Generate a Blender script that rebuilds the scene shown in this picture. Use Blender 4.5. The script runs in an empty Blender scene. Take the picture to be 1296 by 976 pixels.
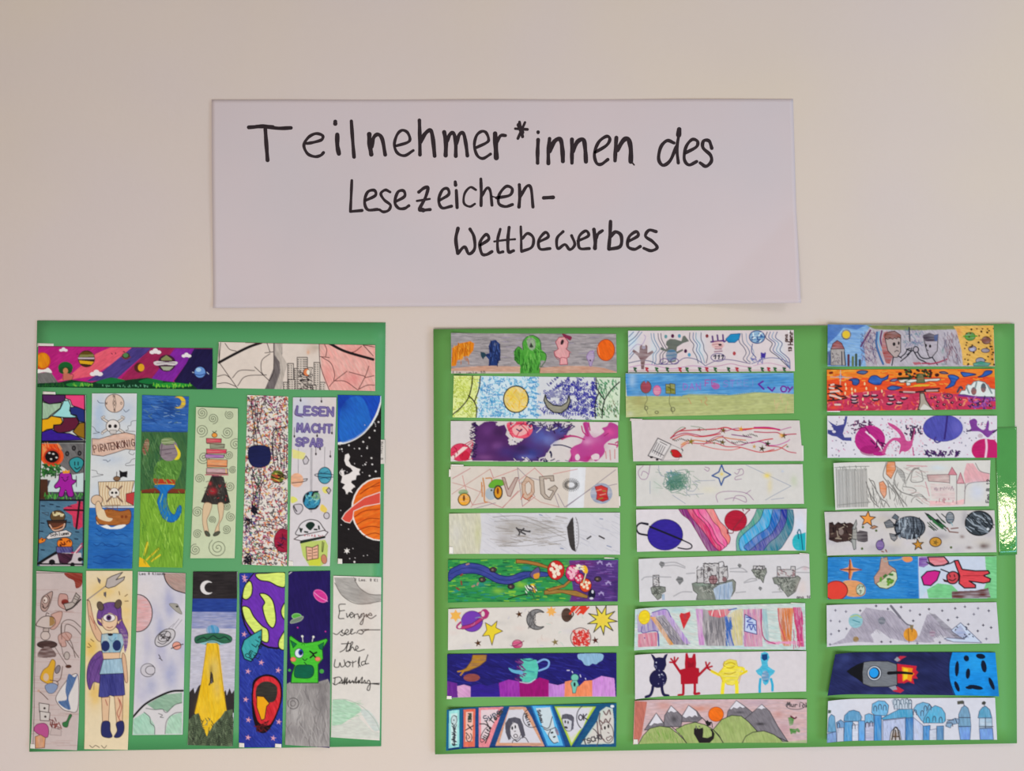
import bpy, math, random
import numpy as np
from mathutils import Vector

# ------------------------------------------------------------------ camera, light, exposure
S = bpy.context.scene
CZ, CD = 1.45, 1.15                       # height of the picture's centre, distance of the camera from the wall
cam = bpy.data.cameras.new('camera'); cam.sensor_width = 36; cam.lens = 36 * CD / 1.296
camo = bpy.data.objects.new('camera', cam); S.collection.objects.link(camo)
camo.location = (0, -CD, CZ); camo.rotation_euler = (math.pi / 2, 0, 0); S.camera = camo
cam.clip_start = 0.01
W = bpy.data.worlds.new('daylight'); S.world = W; W.use_nodes = True
bg = W.node_tree.nodes['Background']; bg.inputs[0].default_value = (0.93, 0.85, 0.79, 1); bg.inputs[1].default_value = 0.44
def area(name, loc, tgt, sx, sy, power, col):
    l = bpy.data.lights.new(name, 'AREA'); l.shape = 'RECTANGLE'; l.size = sx; l.size_y = sy; l.energy = power; l.color = col
    o = bpy.data.objects.new(name, l); S.collection.objects.link(o); o.location = loc
    o.rotation_euler = (Vector(tgt) - Vector(loc)).to_track_quat('-Z', 'Y').to_euler()
    return o
area('window_light', (2.1, -1.5, 0.45), (0.3, 0, 1.0), 1.1, 1.1, 21, (0.30, 0.66, 1.0))
area('hall_lamp', (1.43, -1.5, 1.065), (0.62, 0, 1.283), 0.055, 0.12, 0.34, (1.0, 0.92, 0.6))
area('room_light', (-0.12, -1.75, 0.75), (0.0, 0, 1.1), 1.2, 0.7, 18.5, (1.0, 0.94, 0.88))
area('ceiling_lamp', (1.7, -0.95, 2.35), (0.2, 0, 1.25), 0.35, 0.25, 5.5, (0.97, 0.97, 1.0))
S.view_settings.view_transform = 'Standard'; S.view_settings.look = 'None'
S.view_settings.gamma = 1; S.view_settings.exposure = 0.0; S.view_settings.use_curve_mapping = False

# ------------------------------------------------------------------ materials
def lin(h):
    h = h.lstrip('#')
    if len(h) == 3: h = ''.join(c * 2 for c in h)
    c = np.array([int(h[i:i + 2], 16) / 255 for i in (0, 2, 4)])
    return np.where(c <= 0.04045, c / 12.92, ((c + 0.055) / 1.055) ** 2.4)
GAIN = 1.12                                # pigment reflectance for a colour seen on the lit wall
def alb(h): return np.clip(lin(h) * GAIN, 0, 0.9)
def pig(h): return np.clip(lin(h) * GAIN, 0, 0.9) ** 1.12          # crayon and felt-pen colours
def mat(name, h, rough=0.6, spec=0.5, var=0.04, vscale=8, bump=0.0, bscale=400, coat=0, attr=None, tint=None):
    m = bpy.data.materials.new(name); m.use_nodes = True; nt = m.node_tree; N = nt.nodes; L = nt.links
    b = N['Principled BSDF']; b.inputs['Roughness'].default_value = rough
    b.inputs['Specular IOR Level'].default_value = spec; b.inputs['Coat Weight'].default_value = coat
    tc = N.new('ShaderNodeTexCoord')
    n = N.new('ShaderNodeTexNoise'); n.inputs['Scale'].default_value = vscale; n.inputs['Detail'].default_value = 5
    L.new(tc.outputs['Object'], n.inputs['Vector'])
    mr = N.new('ShaderNodeMapRange'); mr.inputs[1].default_value = 0.3; mr.inputs[2].default_value = 0.7
    mr.inputs[3].default_value = 1 - var; mr.inputs[4].default_value = 1 + var; L.new(n.outputs[0], mr.inputs[0])
    mx = N.new('ShaderNodeVectorMath'); mx.operation = 'SCALE'
    if attr:
        a = N.new('ShaderNodeAttribute'); a.attribute_name = attr; src = a.outputs['Color']
    else:
        r = N.new('ShaderNodeRGB'); r.outputs[0].default_value = (*alb(h), 1); src = r.outputs[0]
    if tint:
        n2 = N.new('ShaderNodeTexNoise'); n2.inputs['Scale'].default_value = tint[1]; n2.inputs['Detail'].default_value = 2
        L.new(tc.outputs['Object'], n2.inputs['Vector'])
        q = N.new('ShaderNodeMapRange'); q.inputs[1].default_value = 0.35; q.inputs[2].default_value = 0.65
        L.new(n2.outputs[0], q.inputs[0])
        mm = N.new('ShaderNodeMix'); mm.data_type = 'RGBA'; L.new(q.outputs[0], mm.inputs[0]); L.new(src, mm.inputs[6])
        mm.inputs[7].default_value = (*alb(tint[0]), 1); src = mm.outputs[2]
    L.new(src, mx.inputs[0]); L.new(mr.outputs[0], mx.inputs['Scale']); L.new(mx.outputs[0], b.inputs['Base Color'])
    if bump:
        n3 = N.new('ShaderNodeTexNoise'); n3.inputs['Scale'].default_value = bscale; n3.inputs['Detail'].default_value = 3
        L.new(tc.outputs['Object'], n3.inputs['Vector'])
        bp = N.new('ShaderNodeBump'); bp.inputs['Strength'].default_value = 1; bp.inputs['Distance'].default_value = bump
        L.new(n3.outputs[0], bp.inputs['Height']); L.new(bp.outputs[0], b.inputs['Normal'])
    return m
M_wall = mat('painted_plaster', 'd5c7b9', 0.75, 0.3, 0.012, 5, 0.0003, 90, tint=('d1c4c0', 2.6))
M_floor = mat('floor_covering', '8f8a84', 0.6)
M_sheet = mat('white_poster_paper', 'c9bfc3', 0.7, 0.3, 0.015, 6, 0.00004, 700, tint=('cfc0c2', 4))
M_ink = mat('black_marker_ink', '30262a', 0.6, 0.15, 0.14, 60)
M_gl = mat('dark_green_card', '4d9a5f', 0.42, 0.4, 0.02, 5, 0.00004, 500)
M_gr = mat('light_green_card', '66a04f', 0.5, 0.22, 0.02, 4, 0.00004, 500, tint=('5c9c55', 1.6))
M_print = mat('coloured_paper', 'ffffff', 0.7, 0.12, 0.03, 160, 0.00003, 900, attr='print')
M_tape = mat('matte_tape', 'd9d4cb', 0.3, 0.5, 0.03, 60)
M_gloss = mat('glossy_green_patch', '3f9340', 0.03, 1.0, 0.04, 60, 0.00022, 90, coat=0.3)  # added reflecting patch: darker green than the card, smooth enough to mirror the lamp

# ------------------------------------------------------------------ mesh helpers
Cc = S.collection
def px(x, y, d=0.0): return ((x - 648) / 1000, -d, CZ + (488 - y) / 1000)   # 1 photo pixel = 1 mm on the wall
def mesh(name, vs, fs, m, parent=None, smooth=False):
    me = bpy.data.meshes.new(name); me.from_pydata([tuple(v) for v in vs], [], fs); me.materials.append(m)
    if smooth: me.shade_smooth()
    o = bpy.data.objects.new(name, me); Cc.objects.link(o)
    if parent: o.parent = parent
    return o
def tag(o, label=None, cat=None, group=None, kind=None):
    if label: o['label'] = label
    if cat: o['category'] = cat
    if group: o['group'] = group
    if kind: o['kind'] = kind
    return o
def quadpt(q, u, v):
    q = np.array(q, float); u = np.asarray(u)[..., None]; v = np.asarray(v)[..., None]
    return (q[0] * (1 - u) + q[1] * u) * (1 - v) + (q[3] * (1 - u) + q[2] * u) * v
def sheet(name, q, d0, th, m, nu, nv, lift, parent=None, colour=None, papercol=None, origin=None):
    """A sheet of paper or card: bilinear outline q (TL,TR,BR,BL), back at d0 + lift, thickness th; lift(u,v) in metres."""
    U, V = np.meshgrid(np.linspace(0, 1, nu + 1), np.linspace(0, 1, nv + 1))
    P = quadpt(q, U, V).reshape(-1, 2); D = (d0 + lift(U, V)).ravel()
    ox, oy, oz = origin
    def co(P, D): return np.stack([(P[:, 0] - 648) / 1000 - ox, -D - oy, CZ + (488 - P[:, 1]) / 1000 - oz], 1)
    F = co(P, D + th)
    n = len(F); idx = np.arange(n).reshape(nv + 1, nu + 1)
    fq = np.stack([idx[:-1, :-1], idx[1:, :-1], idx[1:, 1:], idx[:-1, 1:]], -1).reshape(-1, 4)
    # back: coarse in the short direction, where the lift is linear
    ku = nu if nu >= nv else 1; kv = nv if nv > nu else 1
    if colour is None: ku, kv = nu, nv
    Ub, Vb = np.meshgrid(np.linspace(0, 1, ku + 1), np.linspace(0, 1, kv + 1))
    Bk = co(quadpt(q, Ub, Vb).reshape(-1, 2), (d0 + lift(Ub, Vb)).ravel()); bi = np.arange(len(Bk)).reshape(kv + 1, ku + 1) + n
    bq = np.stack([bi[:-1, :-1], bi[:-1, 1:], bi[1:, 1:], bi[1:, :-1]], -1).reshape(-1, 4)
    rims = []
    def rim(f, b, flip):
        if len(b) != len(f): f = f[[0, -1]]
        r = np.stack([f[:-1], f[1:], b[1:], b[:-1]], 1); rims.append(r[:, ::-1] if flip else r)
    rim(idx[0], bi[0], False); rim(idx[-1], bi[-1], True); rim(idx[:, 0], bi[:, 0], True); rim(idx[:, -1], bi[:, -1], False)
    Q = np.concatenate([fq, bq] + rims); A = np.concatenate([F, Bk])
    me = bpy.data.meshes.new(name); me.vertices.add(len(A)); me.vertices.foreach_set('co', A.astype(np.float32).ravel())
    me.loops.add(Q.size); me.loops.foreach_set('vertex_index', Q.astype(np.int32).ravel())
    me.polygons.add(len(Q)); me.polygons.foreach_set('loop_start', np.arange(0, Q.size, 4, dtype=np.int32))
    sm = np.zeros(len(Q), bool); sm[:len(fq)] = True
    me.update(calc_edges=True); me.validate(); me.polygons.foreach_set('use_smooth', sm[:len(me.polygons)])
    if colour is not None:
        C = np.ones((len(A), 4), np.float32); C[:n, :3] = colour(P); C[n:, :3] = papercol
        at = me.color_attributes.new('print', 'FLOAT_COLOR', 'POINT'); at.data.foreach_set('color', C.ravel())
    me.materials.append(m)
    o = bpy.data.objects.new(name, me); Cc.objects.link(o); o.location = origin
    if parent: o.parent = parent
    return o

# ------------------------------------------------------------------ the setting
def slab(name, x0, x1, y0, y1, z0, z1, m):
    vs = [(x, y, z) for z in (z0, z1) for y in (y0, y1) for x in (x0, x1)]
    return tag(mesh(name, vs, [(0, 2, 3, 1), (4, 5, 7, 6), (0, 1, 5, 4), (2, 6, 7, 3), (0, 4, 6, 2), (1, 3, 7, 5)], m), kind='structure')
slab('wall_back', -3, 3.2, 0, 0.15, 0, 2.9, M_wall)
slab('floor', -3, 3.2, -4.5, 0.15, -0.1, 0, M_floor)

# ------------------------------------------------------------------ drawing kit: strokes and fills of pigment, laid into a print attribute
K = 3.0
RT = np.random.RandomState(5).rand(64, 64)
def vnoise(u, v):
    iu = np.floor(u).astype(int); iv = np.floor(v).astype(int); fu = u - iu; fv = v - iv
    fu = fu * fu * (3 - 2 * fu); fv = fv * fv * (3 - 2 * fv)
    g = lambda a, b: RT[a % 64, b % 64]
    return (g(iu, iv) * (1 - fu) + g(iu + 1, iv) * fu) * (1 - fv) + (g(iu, iv + 1) * (1 - fu) + g(iu + 1, iv + 1) * fu) * fv
def pp(s):
    if isinstance(s, str): a = np.array([float(t) for t in s.replace(',', ' ').split()])
    else: a = np.array(s, float)
    return a.reshape(-1, 2)
def catmull(p, closed=False, n=6):
    if len(p) < 3: return p
    q = np.vstack([p[-1], p, p[0], p[1]]) if closed else np.vstack([2 * p[0] - p[1], p, 2 * p[-1] - p[-2]])
    out = []; t = np.linspace(0, 1, n, endpoint=False)[:, None]
    for i in range(1, len(q) - 2):
        a, b, c, d = q[i - 1], q[i], q[i + 1], q[i + 2]
        out.append(0.5 * ((2 * b) + (c - a) * t + (2 * a - 5 * b + 4 * c - d) * t ** 2 + (3 * b - a - 3 * c + d) * t ** 3))
    if not closed: out.append(p[-1:])
    return np.vstack(out)
FONT = {  # single-stroke letters on a 4 x 6 box, y down
 'A': ['0 6 2 0 4 6', '1 4 3 4'], 'B': ['0 0 0 6 3 5.5 3.5 4 0 3', '0 0 3 .6 3 2.4 0 3'], 'C': ['4 .6 2 0 .3 2 .3 4 2 6 4 5.4'],
 'D': ['0 0 0 6 3 5 4 3 3 1 0 0'], 'E': ['4 0 0 0 0 6 4 6', '0 3 3 3'], 'F': ['4 0 0 0 0 6', '0 3 3 3'],
 'G': ['4 .8 2 0 .2 2 .3 4.5 2 6 4 5 4 3 2.4 3'], 'H': ['0 0 0 6', '4 0 4 6', '0 3 4 3'], 'I': ['2 0 2 6'], 'K': ['0 0 0 6', '3.6 0 0 3.2 4 6'],
 'L': ['.4 0 0 6 4 6'], 'M': ['0 6 .4 0 2 4 3.6 0 4 6'], 'N': ['0 6 0 0 4 6 4 0'], 'O': ['2 0 .2 1.6 .2 4.4 2 6 3.8 4.4 3.8 1.6 2 0'],
 'P': ['0 6 0 0 3.4 .6 3.4 2.6 0 3.4'], 'R': ['0 6 0 0 3.4 .6 3.4 2.6 0 3.2 4 6'], 'S': ['4 .8 2 0 .3 1.3 1 2.8 3.4 3.5 3.8 5 2 6 0 5.2'],
 'T': ['0 0 4 0', '2 0 2 6'], 'U': ['0 0 .2 5 2 6 3.8 5 4 0'], 'V': ['0 0 2 6 4 0'], 'W': ['0 0 1 6 2 2 3 6 4 0'], 'Y': ['0 0 2 3', '4 0 1 6'],
 'Z': ['0 0 4 0 0 6 4 6'], '1': ['1 1.4 2.2 0 2.2 6'], '2': ['0 1.2 2 0 3.8 1.6 0 6 4 6'], '8': ['2 0 .4 1.4 3.6 4.4 2 6 .4 4.4 3.6 1.4 2 0'], '3': ['0 .4 3 .4 3.4 2 1.4 3 3.8 4.2 2 6 0 5.6'], '0': ['2 0 .2 1.6 .2 4.4 2 6 3.8 4.4 3.8 1.6 2 0'],
 '-': ['1 3 3 3'], '.': ['2 5.7 2 6'], "'": ['2 0 2 1'], ':': ['2 2 2 2.3', '2 5 2 5.3'],
 'a': ['3.5 2.6 1.5 2.4 .4 4.4 1.6 6 3.4 4.6 3.5 2.6 3.6 5.6 4.2 6'], 'b': ['.4 0 .4 6 2.4 6 3.6 4.4 2.4 2.8 .4 3.6'], 'c': ['3.6 3 1.8 2.5 .5 4.2 1.8 6 3.8 5.4'],
 'd': ['3.4 3.2 1.6 2.6 .4 4.4 1.6 6 3.4 5', '3.6 0 3.4 6'], 'e': ['.4 4.6 3.4 4 2.8 2.6 1.2 2.8 .4 4.6 1.6 6 3.8 5.2'], 'f': ['3.6 .6 2.4 0 1.8 1.6 1.8 7', '.6 2.8 3.4 2.8'],
 'g': ['3.4 3 1.4 2.6 .6 4.2 1.6 5.4 3.4 4.6 3.4 2.8 3.2 7.6 1 7.6'], 'h': ['.4 0 .4 6', '.4 3.8 2 2.6 3.4 3.4 3.6 6'], 'i': ['2 2.6 2 6', '2 1 2 1.3'], 'l': ['2 0 1.8 5.4 2.8 6'],
 'm': ['.2 2.6 .2 6', '.2 3.4 1.2 2.6 2 3.2 2 6', '2 3.4 3.2 2.6 4 3.4 4 6'], 'n': ['.4 2.6 .4 6', '.4 3.8 2 2.6 3.4 3.4 3.6 6'], 'o': ['2 2.6 .5 4.2 2 6 3.6 4.4 2 2.6'],
 'p': ['.4 2.6 .4 8', '.4 3.2 2.4 2.6 3.6 4 2.4 5.6 .4 5.2'], 'r': ['.6 2.6 .6 6', '.6 3.8 2 2.6 3.6 2.8'], 's': ['3.6 3 1.8 2.5 .9 3.4 3.2 4.6 2.6 6 .4 5.6'], 't': ['2 .6 1.8 5.4 3 6', '.6 2.6 3.4 2.6'],
 'u': ['.4 2.6 .6 5.4 2 6 3.4 5', '3.5 2.6 3.6 6'], 'v': ['.4 2.6 2 6 3.6 2.6'], 'w': ['.2 2.6 1 6 2 3.6 3 6 4 2.6'], 'y': ['.4 2.6 2 5.4', '3.8 2.6 1.6 8 .4 7.6'], 'z': ['.4 2.8 3.6 2.8 .4 6 3.8 6'], 'k': ['.4 0 .4 6', '3.4 2.6 .6 4.4 3.6 6']}
class Art:
    def __init__(s, q, paper='d9d2d0', seed=1):
        s.q = np.array(q, float); s.paper = alb(paper); s.rnd = random.Random(seed)
        s.x0, s.y0 = s.q.min(0) - 2; x1, y1 = s.q.max(0) + 2
        s.w, s.h = int((x1 - s.x0) * K), int((y1 - s.y0) * K)
        s.C = np.empty((s.h, s.w, 3)); s.C[:] = s.paper; s.o = (0, 0, 1)
        n = vnoise(*np.meshgrid(np.arange(s.w) / 60 + seed, np.arange(s.h) / 60)); s.C *= (0.97 + 0.05 * n)[..., None]
    def v(s, ox, oy, k): s.o = (ox, oy, k); return s
    def tr(s, p):                       # crop coordinates -> canvas
        p = pp(p); ox, oy, k = s.o
        return (p / k + (ox - s.x0, oy - s.y0)) * K
    def put(s, m, col, al, ix, iy, t=0, ang=0, c2=None, sc=(9, .9)):
        h, w = m.shape
        if h <= 0 or w <= 0: return
        c = pig(col) if isinstance(col, str) else col
        a = (m * al)[..., None]
        if t:
            X, Y = np.meshgrid(np.arange(ix, ix + w) / K, np.arange(iy, iy + h) / K); r = math.radians(ang)
            u = X * math.cos(r) + Y * math.sin(r); vv = -X * math.sin(r) + Y * math.cos(r)
            n = vnoise(u / sc[0] + 7, vv / sc[1]) * 0.65 + vnoise(u / 14 + 3, vv / 11 + 5) * 0.35
            d = s.paper if c2 is None else pig(c2)
            n = np.clip((n - .25) * 2 * t, 0, 1)[..., None]
            c = (c * (1 - n) + d * n) * (0.86 + 0.26 * vnoise(u / 5 + 31, vv / 1.3 + 17))[..., None]
        s.C[iy:iy + h, ix:ix + w] = s.C[iy:iy + h, ix:ix + w] * (1 - a) + c * a
    def box(s, p, m=2):
        a = np.floor(p.min(0) - m).astype(int); b = np.ceil(p.max(0) + m).astype(int)
        return max(a[0], 0), max(a[1], 0), min(b[0], s.w), min(b[1], s.h)
    def F(s, col, pts, t=0, ang=0, c2=None, al=1, sm=0, o=None, w=.8, sc=(9, .9)):
        P0 = s.tr(pts); p = catmull(P0, True) if sm else P0
        x0, y0, x1, y1 = s.box(p)
        if x1 > x0 and y1 > y0 and col:
            X, Y = np.meshgrid(np.arange(x0, x1) + .5, np.arange(y0, y1) + .5); ins = np.zeros(X.shape, bool)
            for (ax, ay), (bx, by) in zip(p, np.roll(p, -1, 0)):
                if ay == by: continue
                ins ^= ((ay > Y) != (by > Y)) & (X < (bx - ax) * (Y - ay) / (by - ay) + ax)
            s.put(ins.astype(float), col, al, x0, y0, t, ang, c2, sc)
        if o: s._line(np.vstack([p, p[:1]]), o, w, 1)
        return s
    def _line(s, p, col, w, al, tp=0):
        r = w * K / 2; x0, y0, x1, y1 = s.box(p, r + 2)
        if x1 <= x0 or y1 <= y0: return
        M = np.zeros((y1 - y0, x1 - x0)); n = len(p) - 1
        for i in range(n):
            a, b = p[i], p[i + 1]; rr = r * (1 - tp * i / max(n, 1))
            bx0, by0, bx1, by1 = s.box(np.array([a, b]), rr + 2)
            if bx1 <= bx0 or by1 <= by0: continue
            X, Y = np.meshgrid(np.arange(bx0, bx1) + .5, np.arange(by0, by1) + .5)
            d = b - a; L = max((d ** 2).sum(), 1e-6); t = np.clip(((X - a[0]) * d[0] + (Y - a[1]) * d[1]) / L, 0, 1)
            D = np.hypot(X - a[0] - t * d[0], Y - a[1] - t * d[1]); c = np.clip(rr + .5 - D, 0, 1)
            sl = M[by0 - y0:by1 - y0, bx0 - x0:bx1 - x0]; np.maximum(sl, c, out=sl)
        s.put(M, col, al, x0, y0)
    def L(s, col, w, *lines, al=1, sm=1, tp=0):
        for l in lines:
            p = s.tr(l); s._line(catmull(p) if sm and len(p) > 2 else p, col, w, al, tp)
        return s
    def ell(s, cx, cy, rx, ry, rot=0, n=28, a0=0, a1=360):
        a = np.radians(np.linspace(a0, a1, n, endpoint=(a1 - a0) < 360)); r = math.radians(rot)
        x = rx * np.cos(a); y = ry * np.sin(a)
        return np.stack([cx + x * math.cos(r) - y * math.sin(r), cy + x * math.sin(r) + y * math.cos(r)], 1)
    def E(s, col, cx, cy, rx, ry=None, rot=0, **k): return s.F(col, s.ell(cx, cy, rx, ry or rx, rot), **k)
    def A(s, col, w, cx, cy, rx, ry, a0=0, a1=360, rot=0, al=1):
        p = s.ell(cx, cy, rx, ry, rot, 26, a0, a1)
        if a1 - a0 >= 360: p = np.vstack([p, p[:1]])
        s._line(s.tr(p), col, w, al); return s
    def S(s, col, cx, cy, R, r, n=5, rot=-90, o=None, w=.7, **k):
        a = np.radians(rot + np.arange(2 * n) * 180 / n); rr = np.where(np.arange(2 * n) % 2, r, R)
        return s.F(col, np.stack([cx + rr * np.cos(a), cy + rr * np.sin(a)], 1), o=o, w=w, **k)
    def moon(s, col, cx, cy, R, off, rot, o=None, w=.8, **k):
        a = s.ell(cx, cy, R, R, rot, 22, 45, 315); b = s.ell(cx + off * math.cos(math.radians(rot)), cy + off * math.sin(math.radians(rot)), R * .74, R * .74, rot, 16, 70, 290)
        return s.F(col, np.vstack([a, b[::-1]]), o=o, w=w, **k)
    def ring(s, col, w, cx, cy, rx, ry, rot, **k): return s.A(col, w, cx, cy, rx, ry, 0, 360, rot, **k)
    def G(s, col, cx, cy, rx, ry=None, al=.6, e=2):
        ry = ry or rx; c = s.tr([cx, cy])[0]; k = s.o[2]; rx *= K / k; ry *= K / k
        x0, y0, x1, y1 = s.box(np.array([c - (2 * rx, 2 * ry), c + (2 * rx, 2 * ry)]))
        if x1 <= x0 or y1 <= y0: return s
        X, Y = np.meshgrid(np.arange(x0, x1), np.arange(y0, y1)); d = ((X - c[0]) / rx) ** 2 + ((Y - c[1]) / ry) ** 2
        n = .8 + .4 * vnoise(X / 14, Y / 14 + 9)
        s.put(np.clip(np.exp(-d ** (e / 2) * 1.2) * n, 0, 1), col, al, x0, y0); return s
    def bg(s, col, t=0, ang=0, c2=None, al=1, sc=(9, .9)):
        s.put(np.ones((s.h, s.w)), col, al, 0, 0, t, ang, c2, sc); return s
    def T(s, txt, x, y, h, col, w=.7, ang=0, sp=5.2, wd=1.0, al=1, jit=0):
        k = h / 6; r = math.radians(ang); cx = 0
        for ch in txt:
            j = s.rnd.uniform(-jit, jit)
            for g in FONT.get(ch, []):
                p = pp(g); p = np.stack([(p[:, 0] * wd + cx) * k, p[:, 1] * k + j], 1)
                p = np.stack([x + p[:, 0] * math.cos(r) - p[:, 1] * math.sin(r), y + p[:, 0] * math.sin(r) + p[:, 1] * math.cos(r)], 1)
                s.L(col, w, p, al=al, sm=0 if len(p) < 4 else (1 if ch.islower() or ch in 'CGOSUDPRB' else 0))
            cx += sp * wd
        return s
    def D(s, n, cols, x0, y0, x1, y1, ln, w, a0=0, a1=180, al=1, cur=0):
        for i in range(n):
            x, y = s.rnd.uniform(x0, x1), s.rnd.uniform(y0, y1); a = math.radians(s.rnd.uniform(a0, a1)); l = ln * s.rnd.uniform(.5, 1.2)
            dx, dy = math.cos(a) * l / 2, math.sin(a) * l / 2; c = s.rnd.uniform(-cur, cur)
            s.L(s.rnd.choice(cols), w, [x - dx, y - dy, x - dy * c / l * 2, y + dx * c / l * 2, x + dx, y + dy], al=al)
        return s
    def sp(s, col, w, cx, cy, R, n=2.5, a0=0, al=1):
        t = np.linspace(0, 1, int(14 * n)); a = a0 + t * n * 2 * math.pi
        s._line(s.tr(np.stack([cx + R * t * np.cos(a), cy + R * t * np.sin(a)], 1)), col, w, al); return s
    def scr(s, col, w, cx, cy, rx, ry, n=20, al=1):
        p = [(cx + s.rnd.uniform(-rx, rx), cy + s.rnd.uniform(-ry, ry)) for _ in range(n)]
        return s.L(col, w, np.array(p), al=al)
    def colour(s, P):
        C = s.C                                        # soften by one canvas pixel, then sample
        for ax in (0, 1): C = (np.roll(C, 1, ax) + 2 * C + np.roll(C, -1, ax)) / 4
        x = np.clip((P[:, 0] - s.x0) * K - .5, 0, s.w - 1.01); y = np.clip((P[:, 1] - s.y0) * K - .5, 0, s.h - 1.01)
        ix = x.astype(int); iy = y.astype(int); fx = (x - ix)[:, None]; fy = (y - iy)[:, None]
        return (C[iy, ix] * (1 - fx) + C[iy, ix + 1] * fx) * (1 - fy) + (C[iy + 1, ix] * (1 - fx) + C[iy + 1, ix + 1] * fx) * fy

# ------------------------------------------------------------------ the drawings (coordinates were read off enlarged crops: v(x, y, zoom))
BOOKS = []
def new(q, board, label, paper='d9d2d0', lifts=(1, 1), tapes=()):
    a = Art([q[0:2], q[2:4], q[4:6], q[6:8]], paper, len(BOOKS) + 1)
    BOOKS.append((a, board, label, lifts, tapes)); return a
BK = '1d1a1f'
def cloud(a, x, y, r, c='e8e2e4', o=None):
    a.E(c, x - r * .6, y + r * .15, r * .5, r * .35); a.E(c, x, y - r * .1, r * .5, r * .5); a.E(c, x + r * .6, y + r * .15, r * .5, r * .35)

# left board, top row
a = new((50, 438, 270, 441, 270, 493, 49, 490), 'L', 'bookmark with pink to navy striped sky, planets and a green-haired head', '5c2b63', tapes=[(49, 434.5, 69, 439.5, 0)]).v(30, 395, 5.4)
a.bg('b8237f', .25, -35, 'd8459a')
a.F('ee6a7c', '500 285 600 242 745 243 600 362 470 440 230 475 330 425', .3, -35, 'd9506f'); a.F('5a4a93', '745 243 885 245 780 335 640 460 430 475 540 410', .5, -35, '3c3672')
a.F('a52d5e', '885 240 1045 245 910 420 860 475 660 475 700 420', .3, -35, '7a2553'); a.F('8b2fa6', '1045 240 1180 245 1110 360 1020 480 860 480 930 390', .3, -55, '6e2590'); a.F('231c49', '1176 240 1310 240 1310 540 1100 540 1030 472 1110 360', .4, -55, '2e2a5e')
a.F('82807e', '95 420 190 408 262 510 95 520', .4, 60, '5a5455').F('efe6e2', '100 395 170 380 200 415 150 410 100 418', sm=1)
a.E('c8531c', 135, 335, 56, 60).E('f0a01c', 140, 332, 44, 52, t=.6, ang=80, c2='d9741b')
a.E('1f6a35', 292, 380, 50, 40).E('24572e', 292, 400, 46, 26).E('c98a62', 292, 402, 17, 20).F('c77565', '275 420 312 420 340 440 340 465 270 465').L('8a3a44', .7, '275 465 275 425', '335 462 345 430 318 422')
a.E('4a3121', 435, 320, 58, 58).F('8c8b55', '392 290 480 285 488 305 380 310').F('c9b9c4', '378 312 490 312 488 322 380 322').F('e0b024', '384 330 486 340 470 360 392 352').F('6b5220', '392 280 435 268 476 280 480 290 392 292')
cloud(a, 278, 258, 26); cloud(a, 503, 418, 40); cloud(a, 905, 270, 36); cloud(a, 1117, 296, 30)
a.E('4a4031', 705, 302, 28, 24).E('5b8d5b', 703, 296, 18, 15).L('8a3a58', 1, '672 305 700 322 738 308')
a.E('5a2e2a', 795, 380, 34).E('e0a92a', 808, 380, 22, 26)
a.E('4b2140', 982, 350, 62, 58).F('8e9464', '945 320 980 295 1015 320 1020 332 945 332').F('aab09a', '940 372 1030 372 1000 400 960 398').F('d5cfd0', '893 345 920 335 980 342 1045 338 1055 352 1030 365 975 360 910 365', sm=1).L('5c4a50', .7, '915 352 975 346 1040 350')
a.E('231c49', 1210, 415, 50).E('6f9ad6', 1210, 412, 37, 37).E('a9cdf0', 1200, 395, 18, 14).L('2c4c8f', 1, '1170 425 1210 432 1255 420').L('c9d4f0', .8, '1158 412 1168 414', '1258 412 1270 424')
a.F('12402a', '95 488 250 480 330 462 470 482 600 446 700 465 850 448 960 470 1150 492 1210 540 95 540', .3, 90, '1e5a34').F('1f7a43', '500 482 600 450 700 470 600 490', sm=1).F('1f7a43', '790 478 860 455 960 476 880 492', sm=1).F('2c8a3f', '300 490 400 478 480 500 330 510', sm=1).F('2f9a3c', '900 492 1020 482 1160 500 1040 515 900 510', sm=1)
a.D(26, ['7bbf4a', '9bd05a'], 340, 490, 480, 505, 12, .7, 70, 110).D(30, ['7fc6a0'], 540, 500, 860, 512, 9, .6, 60, 120).D(30, ['8ed04c'], 880, 490, 1150, 515, 14, .8, 70, 110).D(40, ['2a6b2d'], 110, 490, 300, 515, 14, .7, 70, 110).D(8, ['3a1a3a'], 300, 260, 1040, 340, 9, .9)
a.L('8a2f63', 1.2, '100 238 300 236 700 240 1290 250', sm=0)

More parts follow.
